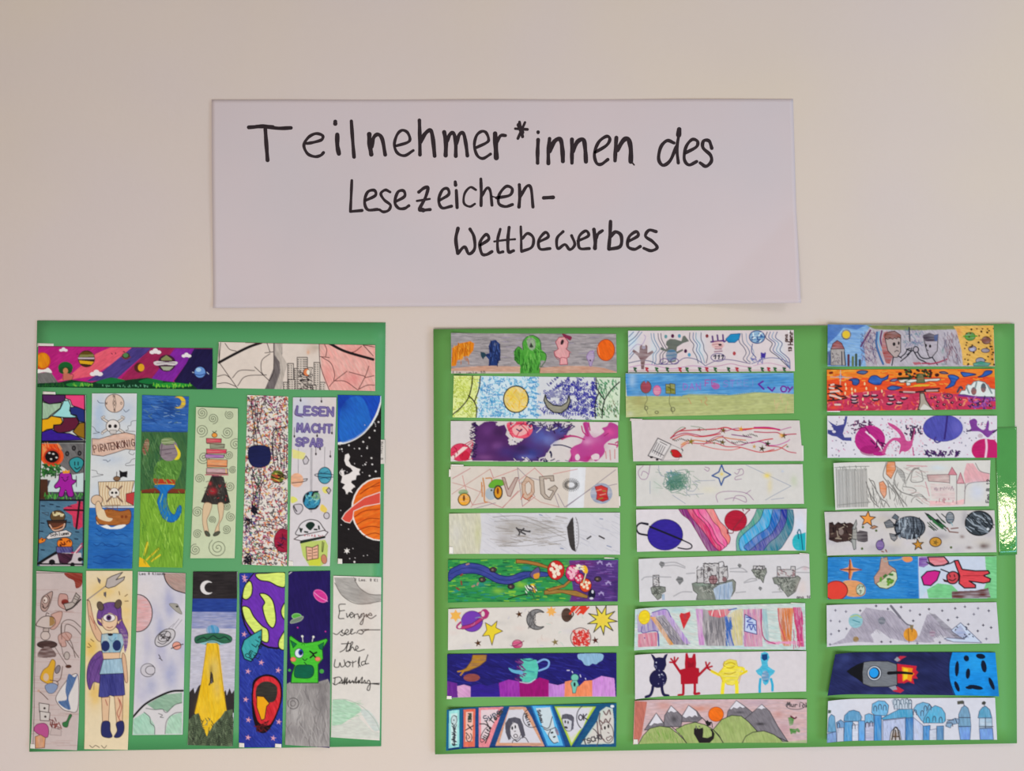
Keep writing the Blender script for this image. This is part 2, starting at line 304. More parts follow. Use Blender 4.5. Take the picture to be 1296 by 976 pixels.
a = new((278, 433, 475.5, 437, 475.5, 495, 275, 491), 'L', 'bookmark with city skyline between cream and pink cobwebs', 'dccfc4', (1, 2)).v(260, 395, 5.4)
a.F('e9aaa2', '780 210 1165 215 1165 545 850 545 800 420', .3, 60); a.G('e08484', 1010, 460, 60, 50).G('e58c84', 1030, 260, 70, 40).G('e9908a', 840, 430, 30, 80, .5)
a.F('8d8585', '468 215 530 215 528 300 562 360 540 430 520 540 405 540 470 380', .6, 80, 'a79f98').F('b9b0a7', '478 215 528 215 524 290 562 355 545 420 515 535 470 535 515 420 505 340 480 290', .3, 80).F('6f6767', '470 290 510 340 515 400 470 535 405 535 470 400', .5, 75, '8a8282')
a.G('b08a70', 730, 250, 45, 40, .4).G('e0a070', 705, 275, 12, 16, .6).G('a59a86', 760, 240, 30, 20, .4)
for x0, y0, x1 in ((565, 352, 605), (610, 385, 640), (630, 310, 700), (700, 380, 735), (745, 345, 785), (785, 480, 820), (535, 480, 565), (570, 462, 615), (735, 500, 760)):
    a.F('cfc4ba', [x0, y0, x1, y0, x1, 540, x0, 540], o='2a2426', w=.9)
    for y in range(int(y0) + 16, 535, 15):
        a.L('2c2628', .9, [x0 + 5, y, x1 - 4, y], sm=0).L('dcd2c8', 1.2, [x0 + 17, y - 3, x0 + 17, y + 4], [x0 + 34, y - 3, x0 + 34, y + 4], sm=0) if x1 - x0 > 24 else 0
a.D(50, ['2c2628'], 640, 400, 740, 535, 16, 1, 0, 90); a.E('e08a5a', 695, 412, 22, 26, o='5a3030').E('f2e6d6', 706, 412, 11, 17)
for l in ('100 345 230 530', '340 375 440 470', '90 440 140 430 180 455', '90 490 150 485 215 510', '190 450 240 400 340 400', '225 505 280 440 420 430', '100 330 110 210', '140 215 170 255 215 268', '410 280 468 272', '445 285 390 330 385 400 400 430', '440 470 468 400 470 215', '425 215 445 275', '100 350 96 215'): a.L('3a2b2c', .9, l)
for l in ('785 305 850 312', '815 215 832 260 825 305', '800 310 860 350 885 420 880 470', '970 405 880 475 850 510', '985 410 1095 440', '1120 370 1095 440 1045 535', '890 470 960 475 1040 530', '1090 450 1155 435', '1055 525 1110 500 1160 500', '1075 220 1150 300', '1080 225 1160 240', '930 260 1010 275 1070 235', '780 215 790 370 850 535'): a.L('5a2b2c', .9, l)
a.L('241f22', 3.4, '100 345 200 290 300 240 385 210', '850 215 960 270 1150 325')
a.L('6a3a3a', 1, '278 210 1160 222', sm=0)

# left board, middle row
a = new((55, 499, 110.5, 500, 107, 716, 48.5, 716), 'L', 'tall bookmark in three framed panels: coloured patches, crowned purple blob, burgers', '4a4a55', tapes=[(56, 495.5, 72, 501, 0)]).v(45, 495, 8.87)
a.F('cfd3cf', '0 0 700 0 700 1000 0 1000')
a.F('5b2a63', '90 38 350 38 345 110 270 130 170 145 100 110', sm=0, o=BK, w=1.2).F('ee4f86', '350 38 570 38 570 215 510 195 425 160 405 100 350 80', o=BK, w=1.2)
a.F('aac7ab', '88 120 170 145 310 130 290 190 185 270 150 305 80 320', t=.3, ang=80, c2='93ad93', o=BK, w=1.2).F('a3dcdc', '330 110 385 105 408 160 395 220 430 270 470 280 455 300 330 295 195 280 290 200 320 140', o=BK, w=1.2)
a.F('2d3a80', '400 185 470 175 560 210 568 350 500 340 470 270 410 260', o=BK, w=1.2).F('f2b01c', '80 318 150 310 190 280 300 300 315 345 290 375 215 380 210 420 140 430 80 465', o=BK, w=1.2)
a.F('6b2440', '320 300 470 295 500 350 460 420 390 455 270 470 215 440 220 385 300 375 325 340', o=BK, w=1.2).F('9a7420', '430 455 480 390 510 355 570 355 568 540 480 500', o=BK, w=1.2).F('43259a', '75 465 190 425 250 465 390 475 480 510 550 550 75 560', t=.3, ang=0, c2='35207c', o=BK, w=1.2)
a.L(BK, 2.6, '72 572 565 570', sm=0)
a.F('7d7b7b', '70 585 560 585 560 930 430 940 330 860 280 830 70 700', .5, 60, '5f5d5e').E('e8622a', 195, 730, 130, 115).F('e8622a', '75 590 250 590 300 700 80 700').F('f29a5c', '85 600 150 640 140 700 90 740', al=.7).D(20, ['c2301e', 'f3a06a'], 90, 600, 290, 680, 60, 1.4, 45, 80, .7).E('c8442a', 195, 738, 96, 92).E('1c1416', 195, 735, 78, 68)
for x, y in ((165, 695), (210, 705), (185, 762), (245, 745)): a.E('d8d2cf', x, y, 13, 9)
for x, y in ((440, 640), (365, 702), (503, 697)): a.E('2a272a', x, y, 24, 30).E('5d5b5c', x, y, 9, 13)
a.F('3c9aa0', '400 770 480 740 545 780 535 850 475 915 420 870 390 820', sm=1, o=BK, w=1.1).L(BK, 1.3, '450 795 450 830', '488 795 488 830', '450 855 475 875 510 852')
a.F('c9d8d8', '420 940 555 915 550 1130 130 1130 180 1000').D(70, ['2f6b35', '4c8a44', '1f4a28'], 80, 820, 290, 950, 45, 1.6)
a.v(45, 605, 8.487).F('5b3a2a', '60 10 140 10 150 220 55 225', .4, 90, '3c2a22').D(60, ['4c9a44', '6dba5a', '2f6b35'], 90, 170, 520, 225, 40, 1, 60, 120)
a.v(45, 495, 8.87).F('a828a2', '285 925 350 905 410 930 425 990 470 1000 440 1040 420 1060 440 1170 380 1180 350 1110 320 1180 270 1170 290 1080 240 1090 225 1060 270 1000', sm=1, o='3a1240', w=1.2).F('f0a030', '318 925 315 885 335 900 350 875 365 900 392 882 392 920').L('3a1240', 1, '320 990 345 1010 375 985', '300 965 320 975', '380 960 365 972', '468 950 470 1070')
a.v(45, 605, 8.487).F('5b8199', '50 240 530 240 520 940 40 940', .4, 20, '41677f').L(BK, 2.2, '48 236 525 236', sm=0)
a.F('d04466', '310 320 400 285 460 270 455 250 520 250 515 520 470 550 420 520 405 400 330 350', .3, 30, 'b03050').L(BK, 2.2, '320 340 520 345', sm=0).L(BK, 2.6, '485 250 450 540', sm=0)
for x, y in ((95, 295), (185, 280), (255, 305), (88, 480), (75, 568), (370, 472), (450, 650), (460, 575), (90, 768), (380, 300)): a.L('1d2d44', 1.4, [x - 18, y, x + 16, y + 3], sm=0)
a.E('6b5438', 250, 410, 80, 65, o=BK).D(14, ['d5c79a', 'e6dcb8'], 200, 370, 310, 400, 24, 1.4).F('4a3024', '135 455 345 450 335 520 290 565 200 565 155 520', o=BK, w=1.2).F('6b4030', '170 480 320 480 310 520 190 520').L('d9b9a8', 1.6, '165 500 210 560 300 540 325 490').L('c07a50', 1.6, '190 540 250 530 310 500').F('5b8199', '80 370 150 365 150 400', o='3a3030', w=.6)
a.F('e0dad8', '125 640 170 590 340 555 400 590 380 625 230 640 150 655', o='2a2426').T('Schlumm', 168, 590, 36, '2a2426', 1.0, -6, 4.8)
a.F('f08a2c', '30 650 60 655 75 635 95 650 125 650 110 680 90 690 60 700 35 690', o='6b3010').E('3a2010', 85, 662, 10, 8)
a.E('e8862c', 325, 700, 82, 62, o=BK).D(12, ['7a3018', '2a1a18'], 270, 660, 380, 720, 20, 1.5).F('3d3a78', '235 735 410 735 410 810 235 800', .5, 60, '8a86b8', o=BK).F('c9c0c4', '60 915 200 830 300 800 500 800 510 940 60 940').F('2f1c2e', '240 800 420 810 400 880 350 920 270 910', .5, 30, '6b3a55').L('1c1a1f', 3.5, '45 915 130 860 230 800', sm=0)
for x, y, r in ((190, 900, 34), (490, 870, 26), (410, 925, 26)): a.E('1c1a1f', x, y, r, r * .9)
a.L('b8436a', 1.6, '400 800 440 790 510 700', '450 800 512 730').L('e9dcd8', 1, '430 805 500 720')
a.v(45, 495, 8.87).L(BK, 1.6, '92 40 568 42 562 560', '92 40 75 560 62 1000 40 1900', '560 560 545 1900', sm=0).L(BK, 2, '40 1935 545 1940', sm=0)

a = new((118, 498, 174.5, 498, 168.5, 719, 112, 719), 'L', 'tall bookmark with a ship on a blue sea under a lettered banner', 'd3d6d8').v(40, 490, 4.15)
a.G('a8c0dc', 360, 140, 40, 110, .7).G('b5c6dc', 500, 130, 60, 70, .6).G('a8bcd6', 420, 380, 80, 30, .4).G('c0cede', 360, 560, 40, 60, .6).G('a9bed4', 350, 250, 40, 60, .5)
a.E('dfc7b8', 441, 85, 50, 48, o='4a3a38').L('4a3a38', .6, '441 45 432 85 441 125 450 85 441 45', '441 70 446 85 441 98 436 85 441 70', sm=0).T('N', 434, 40, 13, '4a3a38', .6).T('S', 436, 115, 13, '4a3a38', .6).T('W', 394, 78, 13, '4a3a38', .6).T('O', 472, 78, 13, '4a3a38', .6)
for l in ('352 70 362 82 385 84', '488 118 500 130 518 118', '380 382 398 384 404 392 418 382'): a.L('3a4a66', .7, l)
a.L('6b5c58', 3.4, '378 165 488 238', '486 165 378 238').L('dcd4cc', 2, '378 165 488 238', '486 165 378 238')
for x, y in ((376, 160), (488, 160), (376, 242), (490, 242), (384, 156), (480, 156)): a.E('dcd4cc', x, y, 6, 6, o='6b5c58', w=.5)
a.E('e4deda', 432, 205, 36, 34, o='3a3030').E('2a2426', 416, 205, 9, 10).E('2a2426', 445, 205, 9, 10).F('e4deda', '415 225 450 225 448 246 418 246', o='3a3030', w=.6).L('3a3030', .5, '424 228 424 245', '433 228 433 245', '441 228 441 245')
for l in ('555 175 530 180 525 200 510 205 512 222 500 230 548 232', '322 205 335 215 345 232 362 238 328 244', '548 375 530 380 520 395 500 402 502 412 545 408', '320 435 345 440 352 455 380 460 322 472', '522 330 515 345 535 355 545 345'): a.L('4c4850', .6, l)
a.F('dcb9a6', '322 270 360 272 440 248 500 238 548 250 548 330 500 325 440 345 380 362 322 355', .2, 0, o='4a3a38').T('PIRATENKÖNIG'.replace('Ö', 'O'), 328, 308, 36, '5a2f2a', 1.1, -9.5, 4.9, .62).L('5a2f2a', 1, '480 280 482 282', '490 278 492 280')
a.L('4a3a38', 1, '452 445 448 500').F('1d1c22', '465 435 482 445 508 440 506 475 485 470 468 478').E('8a6b50', 452, 480, 18, 12, o='3a2c28')
a.F('e2d2b4', '355 497 545 492 525 560 540 622 375 625 362 600', o='4a3a38')
for i in range(13): a.L('b98a5a', .7, [368 + i * 14, 498, 362 + i * 14, 560, 372 + i * 14, 615])
a.E('e6e0d8', 438, 555, 28, 26, o='4a3a38', w=.6).E('3a3030', 428, 556, 7, 7).E('3a3030', 450, 556, 7, 7).L('8a7060', 2.2, '400 520 480 600', '478 520 400 600').E('e6e0d8', 438, 553, 22, 20).E('2a2426', 428, 554, 7, 7).E('2a2426', 448, 554, 7, 7).F('c24a48', '500 560 545 550 540 620 500 600', o='5a2a2a')
a.F('2a6cb4', '300 632 560 632 545 960 290 960', .4, 4, '4a8ccc').G('1a56a4', 420, 900, 110, 50, .6)
a.E('dcc0a4', 347, 592, 30, 26, o='4a3a38').F('e0c6a6', '340 615 360 600 385 660 410 700 350 720 345 670', sm=1, o='4a3a38', w=.6).F('b5743c', '345 675 400 640 470 650 520 645 525 690 500 722 380 722 350 705', .4, 0, '8a5228', sm=1, o='4a2c1c').F('e2cfae', '350 660 380 640 400 680 430 690 410 705 360 690', sm=1)
for x in (480, 500): a.E('8a4a28', x, 680, 8)
a.L('7a4c30', .7, '390 620 470 618', '400 630 410 650', '430 622 432 650', '455 622 455 650', '390 632 520 640').F('e6eaee', '350 718 372 728 400 722 425 735 460 724 500 722 470 742 400 742', sm=1)
for l in ('340 768 365 780 378 768 400 775 415 768 430 762 455 776 480 770 510 785', '330 822 350 832 375 815 400 832 440 838', '385 830 410 825 450 835 475 818 500 828', '330 890 360 885 400 895 440 878 490 890 520 885', '330 915 370 925 420 910 470 922', '345 740 360 755 370 750'): a.L('174a90', .8, l)

a = new((181, 500, 240, 502, 232, 718, 177, 717), 'L', 'tall bookmark with a blue-tailed mermaid on green, night sky above, sun below', 'cfd4b0').v(170, 490, 4.15)
a.bg('79a83a', .6, 80, '8fbc48'); a.F('3f6b46', '0 225 300 225 300 545 0 545', .7, 75, '577d4a').F('2f62ac', '0 0 300 0 300 232 0 228', .7, 10, '4a7cc0').G('1d3c78', 190, 120, 70, 40, .6).D(30, ['6a8a7a', '88a8c8', '274a8a'], 60, 70, 270, 190, 26, .8, -30, 40)
a.moon('e2c440', 240, 80, 34, 14, 180, o='8a7a30', w=.5); a.L('2d4f98', 1, '45 232 280 234', sm=0)
a.F('7a3a28', '42 540 110 530 270 535 270 556 42 556', .5, 0, '944a30').E('8a4030', 65, 315, 16, 45, 10, t=.5).L('3a2a24', 1, '44 555 268 557', sm=0)
a.F('6a9a48', '130 390 240 380 250 430 215 500 120 505 105 470', .5, 60, '52803c', sm=1).E('8f8088', 185, 330, 50, 58, t=.4, c2='a59aa0').E('6f8a50', 180, 285, 36, 20, t=.5).F('e2cf3a', '215 300 245 340 240 375 215 380 232 350', sm=1).L('5a4a58', .8, '150 330 220 320', '165 350 200 345', '150 300 140 380', '170 300 210 300')
a.F('b8442c', '105 480 220 485 218 510 108 510').F('e8d23a', '112 508 215 508 205 520 122 522').F('2480c4', '108 515 215 515 180 548 175 600 190 650 215 668 232 630 248 622 250 660 215 705 170 700 140 660 125 600 140 550', sm=1, o='174a86', t=.3, ang=60, c2='1a62a8')
a.F('e8be2a', '25 960 30 890 60 905 95 950').L('d8c83a', 2.2, '55 880 75 815', '70 905 128 850', '95 912 140 880', sm=0).L('8a7a20', .6, '50 885 68 815 80 820 65 890', '78 905 125 845 135 855 90 915')
a.D(90, ['6a9a30', '5a8a34', 'a8d060'], 45, 570, 255, 930, 60, .7, 60, 110).D(70, ['4a7a4a', '6a9060', '2f5a3a'], 45, 260, 140, 520, 40, .8, 60, 110).D(30, ['4a7a34', '8aba60'], 125, 400, 235, 500, 30, .8, 30, 90).D(60, ['2a5aa8', '5a88c8', '1d3c7c'], 48, 50, 275, 225, 60, .8, -10, 20, .7)

a = new((249.5, 515, 302.5, 517, 298, 706, 242, 706), 'L', 'pale green bookmark of legs in a black skirt under stacked books, spirals around', 'c6cfae', (2, 1)).v(170, 490, 4.15)
for x, y, r in ((362, 135, 30), (418, 165, 28), (505, 145, 24), (358, 228, 34), (492, 238, 32), (535, 300, 34), (368, 370, 34), (500, 355, 24), (520, 435, 20), (345, 480, 26), (505, 520, 28), (335, 655, 28), (412, 695, 20), (510, 680, 26), (488, 745, 24), (335, 770, 24), (325, 852, 30), (443, 842, 50), (490, 625, 20)): a.sp('5d6450', .8, x, y, r, 2.6, x * .1)
for x0, y0, x1, y1, c in ((382, 268, 462, 292, 'd23a5c'), (402, 296, 478, 320, '8a8a78'), (382, 324, 488, 348, 'd8345f'), (376, 352, 475, 372, 'b06ab8'), (385, 378, 492, 420, 'e8925a'), (382, 425, 495, 455, 'c79aa8')): a.F(c, [x0, y0, x1, y0 + 3, x1 - 2, y1, x0, y1], .3, 0, o='4a2a2a', w=.7)
a.L('7a3a3a', .9, '385 296 460 298', '380 448 495 452', '384 410 490 414').E('e8a04a', 425, 252, 14, 12, o='5a3a2a').L('3a4a2a', 1, '415 232 425 238 435 230').L('c06a78', 1.4, '376 460 495 460', sm=0).F('7a4a5a', '410 462 462 465 465 480 408 475').L('e8c040', 1, '484 430 486 450')
a.F('33302f', '408 470 470 472 505 605 460 615 400 612 355 602', .5, 70, '55504c', o='1d1a1f').G('c02c3c', 415, 545, 22, 18, .8).D(24, ['a83a3c', '6a6a60'], 375, 490, 490, 600, 12, .8).G('d84a50', 400, 505, 10, al=.6)
a.F('d9c1a0', '370 612 410 614 400 660 385 700 395 770 378 775 362 700', sm=1, o='8a6a58', w=.7).F('d9c1a0', '442 614 472 612 468 680 450 720 448 770 425 775 432 740 450 690', sm=1, o='8a6a58', w=.7).E('5c6052', 388, 768, 18, 9, 50, o='2a2a26').E('5c6052', 436, 768, 20, 9, -30, o='2a2a26')

a = new((314, 500, 365.5, 502, 364, 716, 307, 714), 'L', 'tall bookmark covered in multicoloured speckles with one navy ball', 'ddd6ce').v(300, 490, 4.15)
cs = ['2a2030', 'c8503a', '8a2a5a', 'd88a3a', '2a2438', '5a2a48', 'b83a58', '3a2a2a', '6a4a8a', '1c1820']
a.D(1500, cs, 30, 45, 275, 935, 15, 1.15, 0, 180, .9, 3); a.D(200, ['e8a04a', 'd85a3a', 'c83a7a', 'e0c85a'], 30, 45, 275, 935, 12, 1.1, 0, 180, .9, 5); a.D(60, ['2a2a5a', '3a8a4a', '2a4a9a'], 30, 300, 120, 935, 22, 1.2, 0, 180, .9, 6)
for l in ('80 60 85 150 100 230 110 310', '100 70 98 160 85 260', '135 90 125 160 95 240 90 310', '110 80 112 200 140 300', '95 430 80 480 90 560 82 640', '115 430 130 480 100 560 95 650', '80 420 100 500 125 540 110 640', '140 440 145 480 110 560', '185 290 190 360 205 430', '205 290 210 350 222 430', '260 210 215 220 190 270 195 380', '230 250 228 340 238 430', '250 260 250 430', '265 300 262 420', '190 250 200 225 275 200'): a.L('241e2a', 1, l)
for l in ('45 720 120 700 200 710 260 740', '50 740 130 720 220 725', '60 860 130 850 210 845', '60 890 140 870 240 900', '50 690 90 720 180 735 250 760'): a.L('3a2030', .8, l)
a.D(14, ['1c1a2a'], 45, 880, 80, 920, 30, 1.6).D(12, ['1c1a2a'], 85, 630, 120, 660, 34, 2).D(10, ['1c1a2a'], 45, 690, 80, 740, 26, 1.4)
a.F('1f2450', '70 315 130 305 170 320 180 360 168 405 120 422 80 410 62 370', sm=1, t=.3, c2='2c3470', o='161a38').E('6b7a34', 215, 470, 36, 34).D(10, ['d8b85a', '3a2a20', 'b84a3a'], 190, 450, 245, 495, 40, 1.4, 0, 30).L('2a1c20', 1.4, '185 470 215 480 250 465', '200 500 240 498').E('a82848', 245, 805, 48, 62, o='4a1428', t=.5, c2='7a1c38').D(10, ['4a1428', '3a2a5a'], 215, 770, 265, 840, 30, 1)

a = new((371.5, 503, 426.5, 503, 418, 716, 366, 716), 'L', 'tall bookmark with purple lettering above hanging planets and a small saucer', 'd3cdd0', tapes=[(366, 709, 372, 716, 1)]).v(365, 495, 8.487)
a.G('c3cde0', 120, 250, 120, 300, .6).G('dfd3c8', 450, 150, 100, 200, .5)
for t, x, y, h, n in (('LESEN', 90, 160, 100, 0), ('MACHT', 95, 345, 95, 0), ('SPAB', 85, 500, 92, 0)):
    a.T(t, x + 6, y + 6, h * .86, '54408a', 3.5, 2, 5.8, 1.0, al=.92); a.T(t, x + 6, y + 6, h * .86, '8f84b4', 1.0, 2, 5.8, 1.0); 
a.L('6a4478', 1.0, '95 160 75 250 160 280')
for x, y0, y1 in ((138, 70, 100), (362, 70, 110), (68, 390, 485), (472, 350, 450), (313, 440, 480), (300, 600, 675), (455, 640, 700), (345, 600, 620)): a.L('4a3440', .7, [x, y0, x, y1]).E('2c1c26', x, y1, 10, 15)
for x, y0, y1 in ((112, 615, 880), (245, 610, 1300), (258, 610, 1300), (395, 600, 820)): a.L('7c7a80', .6, [x, y0, x - 2, y1], sm=0)
def torch(x, y, c, r): a.F(c, [x - 90, y - 70, x, y - 20, x - 20, y + 40, x - 110, y + 20], al=.8); 
a.F('e2dc7a', '45 620 190 665 170 735 50 720', al=.8).F('c9c3c8', '160 740 195 695 225 740 205 780 175 785', o='3a3440', w=.9)
a.E('f0b08a', 95, 955, 72, 76, t=.2).L('3a3034', 1, '45 985 150 975 200 960 210 940 165 945', sm=0).E('4a9ab0', 395, 905, 72, 88, t=.5, c2='6ab8c8', o='1d3a4a', w=1).A('2a3a4a', 1, 395, 905, 108, 20, 0, 360, 3).L('2a5a7a', .8, '340 870 380 880 430 860', '345 940 400 930 440 945')
a.v(365, 605, 8.487).E('3d8fb0', 255, 238, 92, 96, t=.3, c2='5fb0c4', o='1d3a4a', w=1).E('5fa070', 300, 195, 48, 46, t=.4).L('1d2a34', 2.4, '170 250 185 200 220 165', '230 330 290 325 320 300', '262 185 280 150 320 145').D(14, ['2a6a90', '8ad0d0', '2a5a48'], 200, 180, 310, 300, 40, 1.2, 0, 180, .8, 14)
a.F('e2d860', '370 100 430 95 420 160 380 150', al=.9, sm=1).F('b9b0b8', '410 130 440 100 462 130 440 170', o='2a2428', w=1).F('dcdc60', '35 200 80 205 105 240 60 265 35 262', al=.9, sm=1).F('c9c3c8', '60 295 140 280 160 330 120 385 80 370', sm=1, o='4a4448', w=1).L('2a2428', 1.4, '65 300 78 330 95 355').F('e6cc50', '365 280 420 330 400 370 345 340', al=.9, sm=1).E('c9c3c8', 415, 402, 30, 34, o='4a4448', w=1)
a.F('b8cc3a', '130 690 400 660 430 720 420 900 350 945 230 940 160 830', al=.8, sm=0).F('d2d428', '230 850 360 850 345 940 230 935', al=.7).F('d9d5d8', '100 610 110 540 150 480 230 445 320 460 370 520 385 590', sm=1, o='3a3438', w=1.1).F('dfdbde', '65 655 120 620 390 560 430 580 395 625 140 672', o='4a3438', w=1.1).L('26332e', 3, '140 688 390 632', sm=0).L('26332e', 2.2, '150 676 380 630', sm=0)
a.F('203830', '190 510 215 475 260 470 290 500 260 545 240 560 215 545', sm=1).L('26332e', 2.2, '130 540 140 575', '150 545 138 570', '330 515 335 545', '180 575 210 580', '285 550 310 552').D(14, ['b86a70'], 130, 610, 380, 625, 10, 1, 60, 120)
a.F('e3b49a', '195 735 260 745 325 715 325 860 260 870 205 880', o='5a3a38', w=1).L('5a3a38', .8, '262 745 262 868', '215 775 250 775', '215 805 250 805', '215 835 250 835', '275 765 312 758', '275 800 312 792', '275 830 312 825').L('4a4a30', 1, '370 680 365 780 375 780 385 690').E('c98a70', 388, 868, 30, 50, -10, o='7a4a40', w=.7)
a.v(365, 495, 8.487)

a = new((428, 500, 483, 501, 481, 712.5, 428, 712.5), 'L', 'tall black bookmark with a blue planet, white dragon and orange ringed planet', '242021', (1, 1.4), tapes=[(480.5, 556.5, 487.6, 587, 2), (428.5, 706, 434, 713, 1)]).v(365, 490, 4.15)
a.bg('231f21', .25, 20, '322c2c'); a.E('dfe6f0', 245, 20, 252, 284).E('1d4cb4', 245, 14, 245, 278, t=.4, ang=60, c2='2462cc').F('2f7ccc', '275 130 320 60 380 50 420 110 430 200 340 280 275 280', .6, 60, '2a68c4', al=.75, sm=1).G('183c9c', 290, 80, 40, 50, .7)
a.L('e6e2de', 1.2, '262 299 330 284 400 240 450 170 484 90')
a.F('e4dedb', '300 355 318 348 325 365 318 385 330 408 362 425 380 430 372 445 378 460 360 462 355 485 335 490 330 500 352 520 330 540 340 555 320 548 305 562 302 540 285 530 300 510 278 500 285 470 275 440 292 435 295 462 320 455 340 440 330 425 305 410 296 385', sm=0)
a.L('e4dedb', .8, '285 430 272 450 290 475 280 495', '300 540 312 560', '350 525 340 515')
for i in range(46):
    x = a.rnd.uniform(268, 480); y = a.rnd.uniform(170, 480) if i < 30 else a.rnd.uniform(500, 900)
    if not (y > 480 and x > 320 and y < 800) and not (y < 300 and x < 400): a.E('c9c4c4', x, y, 2.6)
for x, y in ((475, 183), (455, 228), (428, 265), (395, 287), (320, 305), (375, 322), (438, 372), (405, 405), (442, 405), (428, 465), (460, 442), (282, 325), (415, 320)): a.E('d8d4d2', x, y, 4.5)
a.E('e8e2dc', 480, 640, 148, 166).E('e0641c', 482, 640, 142, 160, t=.6, ang=-20, c2='f08a34', sc=(14, 2.4)).F('d8584a', '282 690 300 660 345 620 400 580 485 550 485 610 400 625 345 650 340 690 325 712 300 706', o='e8e2dc').L('9a3a14', 1, '350 680 400 650 480 640', '360 720 420 690 480 690', '370 750 430 730 480 735', '400 780 450 765 480 770', '380 560 420 530 480 515', '400 545 440 520 480 500')
a.S('e6e2de', 310, 858, 18, 7, 6).E('e6e2de', 350, 915, 5)

# left board, bottom row
a = new((48, 722, 106, 725, 99.5, 948, 40.5, 946), 'L', 'tall pinkish bookmark of drifting mushrooms, cards, teapot and blue cloth', 'c3b3b0', (2, 2), tapes=[(40.5, 940, 46, 946, 1)]).v(35, 715, 4.067)
a.D(60, ['a8807a', 'b08f88'], 50, 100, 270, 930, 130, .5, -3, 5, .6).L('4a3a38', .7, '50 38 290 38', '50 38 35 930', sm=0).F('8a3028', '200 38 290 38 285 100 255 118 245 80 212 62', .5, 30, 'b06a58', sm=1)
a.v(40, 720, 8.87).F('b59a92', '115 440 125 330 180 280 245 250 235 330 200 430 160 475', sm=1, o='4a3a34', w=.9).E('d8c8c0', 165, 345, 30, 38, o='5a4038').E('5a3028', 155, 350, 8, 14).L('3a2c28', 1, '130 420 160 440 195 410', '130 390 150 430', '190 290 215 340 190 420')
a.F('c39a92', '310 400 320 290 360 275 415 300 410 430 380 450', sm=1, o='6a4a44', w=.8).E('7a2c28', 385, 370, 42, 34, t=.5, c2='a04a40').F('b5aaa4', '370 390 460 370 510 265 555 310 480 420 400 470', o='4a423e', w=1).L('3a3230', 2, '400 460 470 430 560 340').L('5a504c', .8, '470 370 520 400', '490 330 540 350', '500 300 545 330')
a.F('c9bab4', '62 620 120 545 200 525 270 560 275 620 210 660 100 645', sm=1, o='4a3a34', w=1).F('a07a3a', '210 535 255 540 275 600 250 630 212 640', al=.9).F('c99a8a', '230 510 350 475 330 590 270 670 220 665 275 610 265 550', al=.7, sm=1, o='7a5a50', w=.8).E('c9bab4', 165, 745, 52, 50, o='4a3a34').F('b8a8a2', '145 660 205 660 205 700 140 700', o='4a3a34', w=.8).L('4a3a34', .9, '170 520 180 490 205 500')
a.L('6a5a54', 1, '340 730 345 620 400 570 480 580 560 650', '380 700 390 630 430 620 500 660 570 740', '345 740 420 820 540 990', '390 720 460 830 500 990').F('c08a7a', '310 750 400 705 460 740 430 800 390 800 400 860 340 860', al=.6, sm=1, o='7a5a50', w=.8)
a.E('4a3634', 185, 845, 112, 42, t=.4, c2='6a5450', o='2a1c1c').F('5a3430', '150 870 220 870 210 950 280 985 100 985 150 940', .5, 60)
a.v(35, 715, 4.067).F('5c3a36', '75 430 125 425 150 468 60 472', sm=1, t=.4).L('5a4844', .7, '145 420 190 490 215 525', '180 300 180 380', '190 470 175 400')
a.E('b8aca6', 207, 465, 14, 20, o='4a3a34').E('5a3a30', 215, 520, 16, 9).E('8a8288', 160, 535, 12, 22, 20, o='4a3a34')
a.F('d6a83a', '70 580 85 540 110 520 130 485 148 500 138 560 130 610 90 600', sm=1, o='7a5a28').E('d0b8a0', 100, 575, 14, 20)
a.F('d6d0ce', '150 690 165 650 200 600 225 570 265 570 262 740 215 750 180 735', sm=1, o='5a4a48').F('4a6a9a', '215 560 245 575 262 560 240 620 215 680 225 740 190 730 162 700 205 690 200 640', .4, 70, '7a90b0', sm=1).L('6a5048', 1, '185 520 175 580 155 600', '60 645 80 660 110 690', '120 590 160 600 150 640 110 650').F('8a9ab8', '95 620 130 605 160 620 140 655 110 655', sm=1, o='4a4448', w=.6).E('c0a090', 62, 645, 7)
for x, y in ((88, 735), (92, 778)): a.F('ccc4c0', [x - 24, y - 28, x + 28, y - 20, x + 24, y + 22, x - 22, y + 20], o='4a3c3a', w=.9).E('3a2c2a', x + 4, y, 6)
a.F('b85a90', '40 850 50 820 90 812 112 835 110 880 85 880', sm=1, o='6a3050').F('cf9a70', '45 880 72 870 98 885 95 935 48 938', .4, 80, o='7a5040').F('3f7a4a', '185 810 205 800 220 768 232 772 218 800 210 830 190 828', sm=1, o='2a4a2a').D(18, ['6a2c30', '8a4a44'], 120, 790, 172, 850, 24, 1.1).F('c3b3b0', '130 835 178 845 178 875 120 870', o='8a7a78', w=.5)

